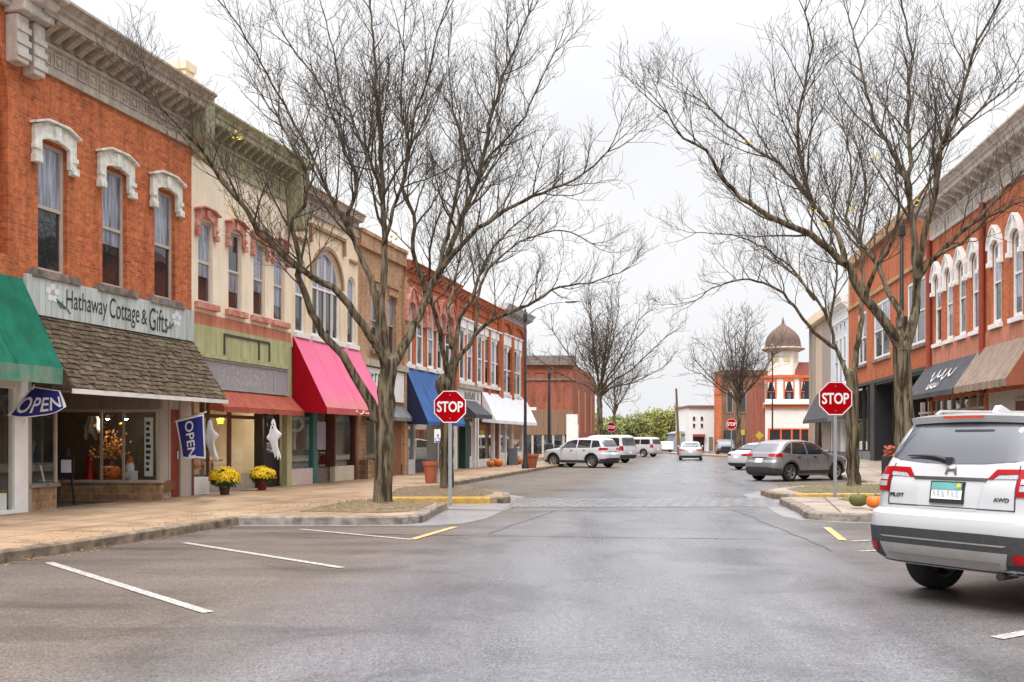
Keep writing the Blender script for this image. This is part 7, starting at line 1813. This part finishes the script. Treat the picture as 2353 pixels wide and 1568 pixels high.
flag('blue OPEN flag hanging beside the red door', [(403, 968), (469, 951), (471, 1053), (419, 1054)], 24.35, 24.15, ('OPEN', (.30, .62), (.08, .97), True), 1.0, .035, (w0, w1))
w0 = L_.w(S(52), 0, 1.8); w1 = at(78, 884, 19.45)
flag('blue OPEN flag blown sideways under the green awning', [(74, 888), (137, 898), (152, 936), (20, 956)], 19.5, 19.3, ('OPEN', (.05, .92), (.32, .86), False), 2.4, .05, (w0, w1), .10)
# small things behind the shop glass
YW = YB+.55
def inb(px): return at(px, HOR, YW).x
fl_ = MB().box(inb(140), inb(372), YB+.3, YB+1.6, zg0-.3, zg0-.05); fl_.build('display_floor', M_WOOD, B.e, world=True)
zf = zg0-.05
pk_ = pumpkin(inb(252), YW, zf, .27, 'carved jack-o-lantern in the shingled shop window', M_PUMP, .78, None, 'jack_o_lantern')
m = MB()
def face_pt(a, z): 
    rr = .27*1.0*max(.02, math.cos(math.asin(max(-1, min(1, z/(.27*.78)-1)))))**.75; return (rr*1.01*math.sin(a), -rr*1.01*math.cos(a), z)
for tri in (((-.42, .26), (-.18, .26), (-.30, .34)), ((.18, .26), (.42, .26), (.30, .34)), ((-.06, .20), (.06, .20), (0, .26))): m.add([face_pt(a, z) for a, z in tri], [(0, 1, 2)])
m.add([face_pt(a, z) for a, z in ((-.5, .19), (-.25, .11), (.25, .11), (.5, .19), (.25, .15), (.1, .13), (-.1, .15), (-.25, .14))], [(0, 1, 7), (1, 6, 7), (1, 2, 5, 6), (2, 4, 5), (2, 3, 4)]); m.build('carved_face', M_BLACK, pk_)
e = thing('flower_arrangement', 'autumn leaf arrangement above the jack-o-lantern', 'flowers', (inb(243), YW+.3, zf)); MB().lathe([(.12, 0), (.10, .5), (.14, .52), (.02, .53)], 14).build('vase', M_WOOD, e)
m = MB(); rnd = random.Random(14)
for k in range(260):
    p = Vector((rnd.gauss(0, .17), rnd.gauss(0, .12), .55+abs(rnd.gauss(.1, .32)))); a = Vector((rnd.gauss(0, 1), rnd.gauss(0, 1), rnd.gauss(0, 1))).normalized()*.045; b = a.orthogonal()*.7; m.quad(p-a, p+b, p+a, p-b)
m.build('leaves', M('autumn_leaf', (.55, .18, .03), (.30, .17, .05), 8, .7), e)
e = thing('figurine', 'red dressed figurine left of the jack-o-lantern', 'decoration', (inb(206), YW, zf)); MB().lathe([(.17, 0), (.16, .12), (.07, .40), (.08, .52), (.03, .58)], 16).build('dress', M_LAMPR, e, 60); MB().lathe([(.02, .56), (.065, .62), (.07, .68), (.02, .76)], 12).build('head', M_WOOD, e, 60)
e = thing('banner', 'tall narrow white banner in the shingled shop window', 'banner', (inb(338), YW+.1, zf)); MB().box(-.10, .10, -.01, .01, .12, 1.55).build('cloth', M_CLOTHW, e)
m = MB(); rnd = random.Random(6); [m.box(-.06, .06-rnd.uniform(0, .05), -.016, -.011, .25+k*.14, .33+k*.14) for k in range(9)]; m.build('lettering', M_BLACK, e)
e = thing('hanging_ghost', 'grey cloth shape hanging inside the shingled shop window', 'decoration', (inb(197), YW+.4, zg1-.08)); MB().grid(lambda u, v: ((u-.5)*.42*(.6+.5*v)+.02*math.sin(v*9), .03*math.sin(u*14), -.5*v*(1+.2*math.sin(u*13)*(v > .8))), 16, 12).build('cloth', M('grey_cloth', (.42, .40, .40), None, 5, .8), e, 80)
for k, px in enumerate((228, 271)):
    e = thing('spot_lamp', ('left', 'right')[k]+' one of two lit spot lamps in the shingled shop window', 'lamp', (inb(px), YW+.5, zg1-.02), 0, 'spot lamps in the shop window'); MB().lathe([(.03, -.12), (.06, -.12), (.05, 0), (.02, .02)], 10).build('shade', M_BLACK, e); MB().lathe([(.005, -.15), (.045, -.13), (.045, -.121), (.005, -.119)], 10).build('bulb', MATS.get('lit_bulb') or emit('lit_bulb', (1, .85, .6), 60), e)
e = thing('snowman', 'small white snowman figure right of the jack-o-lantern', 'decoration', (inb(295), YW+.1, zf)); MB().lathe([(.02, 0), (.13, .06), (.14, .16), (.09, .26), (.11, .34), (.08, .44), (.02, .5)], 14).build('figure', M_CLOTHW, e, 60); MB().lathe([(.10, .46), (.10, .48), (.06, .49), (.06, .6), (.01, .6)], 12).build('hat', M_PUMP, e)
e = thing('picture_card', 'small white card leaning in the shingled shop window', 'card', (inb(311), YW-.1, zf)); MB().box(-.09, .09, -.01, .01, 0, .26).build('card', M_CLOTHW, e)
e = thing('easel', 'dark folding easel standing in the shingled shop entrance', 'easel', (at(152, 1150, 21.9).x, 21.9, .15)); m = MB(); m.tube([(-.2, 0, 0), (0, .1, 1.25)], .02, 5); m.tube([(.2, 0, 0), (0, .1, 1.25)], .02, 5); m.tube([(0, .4, 0), (0, .1, 1.25)], .02, 5); m.build('legs', M_BLACK, e); MB().box(-.16, .16, .0, .03, .62, 1.05).build('board', M_BLACK, e); MB().box(-.11, .11, -.012, -.001, .72, 1.0).build('paper', M_CLOTHW, e)
# pier window of the shingled shop
p = L_.w(S(92), -.35); e = thing('dress_form', 'dark clothed dress form in the small pier window', 'mannequin', (p.x, p.y, .75)); MB().lathe([(.10, .0), (.17, .25), (.14, .5), (.19, .78), (.08, .9), (.02, .95)], 16).build('torso', M('dark_cloth', (.05, .06, .09), (.10, .11, .14), 4, .8), e, 60); MB().lathe([(.02, .0), (.02, -.02)], 6).build('stand', M_WOOD, e)
p = L_.w(S(112), -.3); e = thing('easel', 'small wooden easel in the pier window', 'easel', (p.x, p.y, .72)); m = MB(); m.tube([(-.16, 0, 0), (0, 0, .75)], .02, 5); m.tube([(.16, 0, 0), (0, 0, .75)], .02, 5); m.build('legs', M_INTL, e); MB().box(-.14, .14, -.03, -.01, .35, .8).build('board', M_CLAD, e)
# shop with the white bulkhead
def at_facade(px, d, z=.15): p = L_.w(S(px), d); return (p.x, p.y, z)
e = thing('side_table', 'small red table in the window with the white bulkhead', 'table', at_facade(476, -.9)); MB().box(-.35, .35, -.3, .3, .85, .92).build('table_top', M_LAMPR, e); [MB().box(sx*.3-.03, sx*.3+.03, sy*.25-.03, sy*.25+.03, 0, .85).build('leg', M_LAMPR, e) for sx in (-1, 1) for sy in (-1, 1)]
e = thing('scarecrow', 'scarecrow doll in blue and orange behind the rust awning window', 'decoration', at_facade(487, -.5, 1.35)); MB().lathe([(.05, -.25), (.14, -.15), (.15, .1), (.08, .25), (.03, .28)], 14).build('coat', M_FLAG, e, 60); MB().lathe([(.02, .26), (.09, .32), (.09, .40), (.02, .46)], 12).build('head', M_INTL, e, 60); MB().lathe([(.17, .42), (.17, .44), (.07, .45), (.02, .60)], 12).build('hat', M_WOOD, e); MB().lathe([(.16, -.55), (.13, -.25), (.02, -.2)], 12).build('skirt', M_PUMP, e)
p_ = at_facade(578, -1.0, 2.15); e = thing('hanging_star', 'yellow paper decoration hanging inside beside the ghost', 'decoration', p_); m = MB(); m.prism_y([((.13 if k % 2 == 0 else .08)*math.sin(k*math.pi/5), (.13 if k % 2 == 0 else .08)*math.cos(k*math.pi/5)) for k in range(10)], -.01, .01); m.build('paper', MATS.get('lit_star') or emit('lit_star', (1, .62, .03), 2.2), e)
rnd = random.Random(40); names = ('jar', 'box', 'candle'); cols = [M_CLOTHW, M_INTL, M_TEAL, M_SIGNW, M_GREYSIGN, M_CLAD, M_LAMPO]
e0_ = thing('display_table', 'long table of small goods behind the rust awning window', 'table', at_facade(545, -1.5)); MB().box(-.6, 1.3, -.3, .3, .8, .86).xf(Matrix.Rotation(L_.ang, 4, 'Z')).build('table_top', M_WOOD, e0_); [MB().box(q-.03, q+.03, -.03, .03, 0, .8).xf(Matrix.Rotation(L_.ang, 4, 'Z')).build('leg', M_WOOD, e0_) for q in (-.5, 1.2)]
for k in range(9):
    o_ = L_.u*(-.5+k*.2); p = Vector(at_facade(545, -1.5, 1.01))+Vector((o_.x, o_.y, 0)); h_ = rnd.uniform(.12, .34); r_ = rnd.uniform(.05, .09); nm = names[k % 3]; m = MB()
    if nm == 'box': m.box(-r_, r_, -r_, r_, 0, h_)
    else: m.lathe([(r_, 0), (r_*1.1, h_*.6), (r_*.6, h_*.8), (r_*.65, h_), (.01, h_)], 12)
    o = m.build(nm, cols[k % 7], None, 50); o.location = p; tag(o, 'small '+nm+' among the goods on the long table', nm, 'goods on the long shop table')
# pink awning shop window contents
e = thing('dress_form', 'white dress form in the pink awning shop window', 'mannequin', at_facade(690, -.9, .66)); MB().lathe([(.28, .0), (.20, .45), (.12, .8), (.17, 1.1), (.16, 1.25), (.05, 1.35)], 16).build('dress', M_CLOTHW, e, 60)
e = thing('wreath', 'pale round wreath hanging in the pink awning shop window', 'decoration', at_facade(711, -.5, 2.1)); m = MB(); m.tube([(.22*math.cos(a), 0, .22*math.sin(a)) for a in [k*.3307 for k in range(20)]], .06, 8); m.build('ring', M_CLOTHW, e)
e = thing('poster', 'pale blue poster on the door beside the teal post', 'poster', at_facade(750, -.22, 1.25)); MB().box(-.42, .42, -.006, .006, 0, .95).xf(Matrix.Rotation(L_.ang, 4, 'Z')).build('paper', M('poster_blue', (.40, .43, .56), (.34, .36, .50), 2, .7), e)
e = thing('display_shelf', 'white shelf with red and orange goods under the pink awning', 'shelf', at_facade(794, -.8, .66)); m = MB(); [m.box(-.7, .7, -.15, .15, z, z+.05) for z in (.0, .45, .9, 1.4)]; m.xf(Matrix.Rotation(L_.ang, 4, 'Z')).build('boards', M_SIGNW, e)
for k in range(10):
    z = .66+(.05, .50, .95)[k % 3]; o_ = L_.u*(-.6+.13*k); p = Vector(at_facade(794, -.8, z))+Vector((o_.x, o_.y, 0)); o = MB().box(-.07, .07, -.07, .07, 0, .22+.03*(k % 4)).build('gift_box', (M_LAMPR, M_PUMP, M_ARED, M_LAMPO)[k % 4], None); o.location = p; tag(o, 'red or orange gift box on the white shelf under the pink awning', 'box', 'gift boxes on the white shelf')
# blue awning shop
e = thing('dress_form', 'white clothed dress form in the blue awning shop window', 'mannequin', at_facade(985, -1.0, .6)); MB().lathe([(.30, .0), (.28, .5), (.15, .9), (.22, 1.2), (.07, 1.32), (.09, 1.42), (.02, 1.55)], 16).build('dress', M_CLOTHW, e, 60)
e = thing('display_shelf', 'dark and white shelf of goods left of the olive curtain', 'shelf', at_facade(940, -.6, .75)); m = MB(); [m.box(-.5, .5, -.15, .15, z, z+.09) for z in (.1, .5, .9, 1.3)]; m.xf(Matrix.Rotation(L_.ang, 4, 'Z')).build('boards', M_CLOTHW, e)
# white awning shop
e = thing('chair', 'dark wooden chair displayed in the white awning shop window', 'chair', at_facade(1118, -.6, .3)); MB().box(-.3, .3, -.3, .3, .5, .56).build('seat', M_WOOD, e); MB().box(-.3, .3, .25, .3, .56, 1.3).build('backrest', M_WOOD, e); [MB().box(sx*.26-.03, sx*.26+.03, sy*.26-.03, sy*.26+.03, 0, .5).build('leg', M_WOOD, e) for sx in (-1, 1) for sy in (-1, 1)]
e = thing('display_shelf', 'white shelves of homewares in the corner shop window', 'shelf', at_facade(1172, -.8, .3)); m = MB(); [m.box(-1.6, 2.0, -.2, .2, z, z+.06) for z in (.7, 1.2, 1.7, 2.1)]; [m.box(q, q+.06, -.2, .2, .3, 2.3) for q in (-1.6, 0, 1.9)]; m.xf(Matrix.Rotation(L_.ang, 4, 'Z')).build('boards', M_WHITE, e)
for k in range(8):
    o_ = L_.u*(-1.4+.42*k); p = Vector(at_facade(1172, -.8, .3+(.76, 1.26, 1.76)[k % 3]))+Vector((o_.x, o_.y, 0)); o = MB().lathe([(.1, 0), (.16, .1), (.13, .26), (.08, .3), (.01, .3)], 12).build('bowl', (M_TEAL, M_INTL, M_CLAD, M_WOOD)[k % 4], None, 50); o.location = p; tag(o, 'bowl or pot on the white shelves of the corner shop', 'bowl', 'homewares in the corner shop window')
# lit lamps behind the glass; the star's is added stronger to fill its shop
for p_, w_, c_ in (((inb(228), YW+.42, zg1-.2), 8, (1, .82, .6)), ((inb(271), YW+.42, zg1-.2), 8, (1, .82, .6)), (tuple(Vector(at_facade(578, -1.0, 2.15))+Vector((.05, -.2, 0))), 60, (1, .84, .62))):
    ld = bpy.data.lights.new('lamp_or_fill_light', 'POINT'); ld.energy = w_; ld.color = c_; ld.shadow_soft_size = .08; lo_ = bpy.data.objects.new('lamp_or_fill_light', ld); COL.objects.link(lo_); lo_.location = p_
# ================================================================== SKY, SUN, CAMERA
wld = bpy.data.worlds.new('World'); SC.world = wld; wld.use_nodes = True; nt = wld.node_tree; nt.nodes.clear()
sky = nt.nodes.new('ShaderNodeTexSky'); sky.sky_type = 'NISHITA'; sky.sun_disc = False; SUN_EL, SUN_AZ = 52, 205
sky.sun_elevation = R(SUN_EL); sky.sun_rotation = R(SUN_AZ); sky.dust_density = 4
bw = nt.nodes.new('ShaderNodeHueSaturation'); bw.inputs['Saturation'].default_value = .12; nt.links.new(sky.outputs[0], bw.inputs['Color'])
tc = nt.nodes.new('ShaderNodeTexCoord'); mp = nt.nodes.new('ShaderNodeMapping'); mp.inputs['Scale'].default_value = (1, 1, 2.6); nt.links.new(tc.outputs['Generated'], mp.inputs[0])
cl = noise(nt, 1.7, 6, mp.outputs[0], .5, .4); cr = ramp(nt, cl.outputs[0], [(.34, (8.0, 8.1, 8.45)), (.66, (9.9, 9.92, 10.0))])
mx = mix(nt, .9, bw.outputs[0], cr.outputs[0])
bg = nt.nodes.new('ShaderNodeBackground'); bg.inputs[1].default_value = .115; nt.links.new(mx, bg.inputs[0])
sx = nt.nodes.new('ShaderNodeSeparateXYZ'); nt.links.new(tc.outputs['Generated'], sx.inputs[0])      # an overcast sky is brightest overhead
pz = nt.nodes.new('ShaderNodeMath'); pz.operation = 'POWER'; pz.use_clamp = True; nt.links.new(sx.outputs[2], pz.inputs[0]); pz.inputs[1].default_value = 4.2
ov = nt.nodes.new('ShaderNodeMath'); ov.operation = 'MULTIPLY_ADD'; ov.inputs[1].default_value = 3.7; ov.inputs[2].default_value = .56; nt.links.new(pz.outputs[0], ov.inputs[0])
mx = mix(nt, 1.0, mx, ov.outputs[0], 'MULTIPLY'); nt.links.new(mx, bg.inputs[0])
wo = nt.nodes.new('ShaderNodeOutputWorld'); nt.links.new(bg.outputs[0], wo.inputs[0])
sl = bpy.data.lights.new('sun', 'SUN'); sl.energy = 1.5; sl.angle = R(30); sl.color = (1, .965, .92)
so = bpy.data.objects.new('sun', sl); COL.objects.link(so)
az = R(SUN_AZ); dirv = Vector((math.sin(az)*math.cos(R(SUN_EL)), math.cos(az)*math.cos(R(SUN_EL)), math.sin(R(SUN_EL))))
so.rotation_euler = dirv.to_track_quat('Z', 'Y').to_euler(); so.location = dirv*60
cam = bpy.data.cameras.new('camera'); cam.lens = 35.0; cam.sensor_width = 36.0; cam.sensor_fit = 'HORIZONTAL'; cam.clip_end = 3000; cam.clip_start = .1
cam.shift_y = (HOR-784.0)/2353.0
co = bpy.data.objects.new('camera', cam); COL.objects.link(co); co.location = (0, 0, EYE); co.rotation_euler = (R(90), 0, 0); SC.camera = co
SC.view_settings.view_transform = 'Standard'; SC.view_settings.look = 'None'; SC.view_settings.gamma = 1; SC.view_settings.exposure = .75
SC.render.engine = 'CYCLES'; SC.cycles.use_denoising = True; SC.cycles.max_bounces = 6; SC.cycles.transparent_max_bounces = 8; SC.cycles.sample_clamp_indirect = 6
SC.render.film_transparent = False
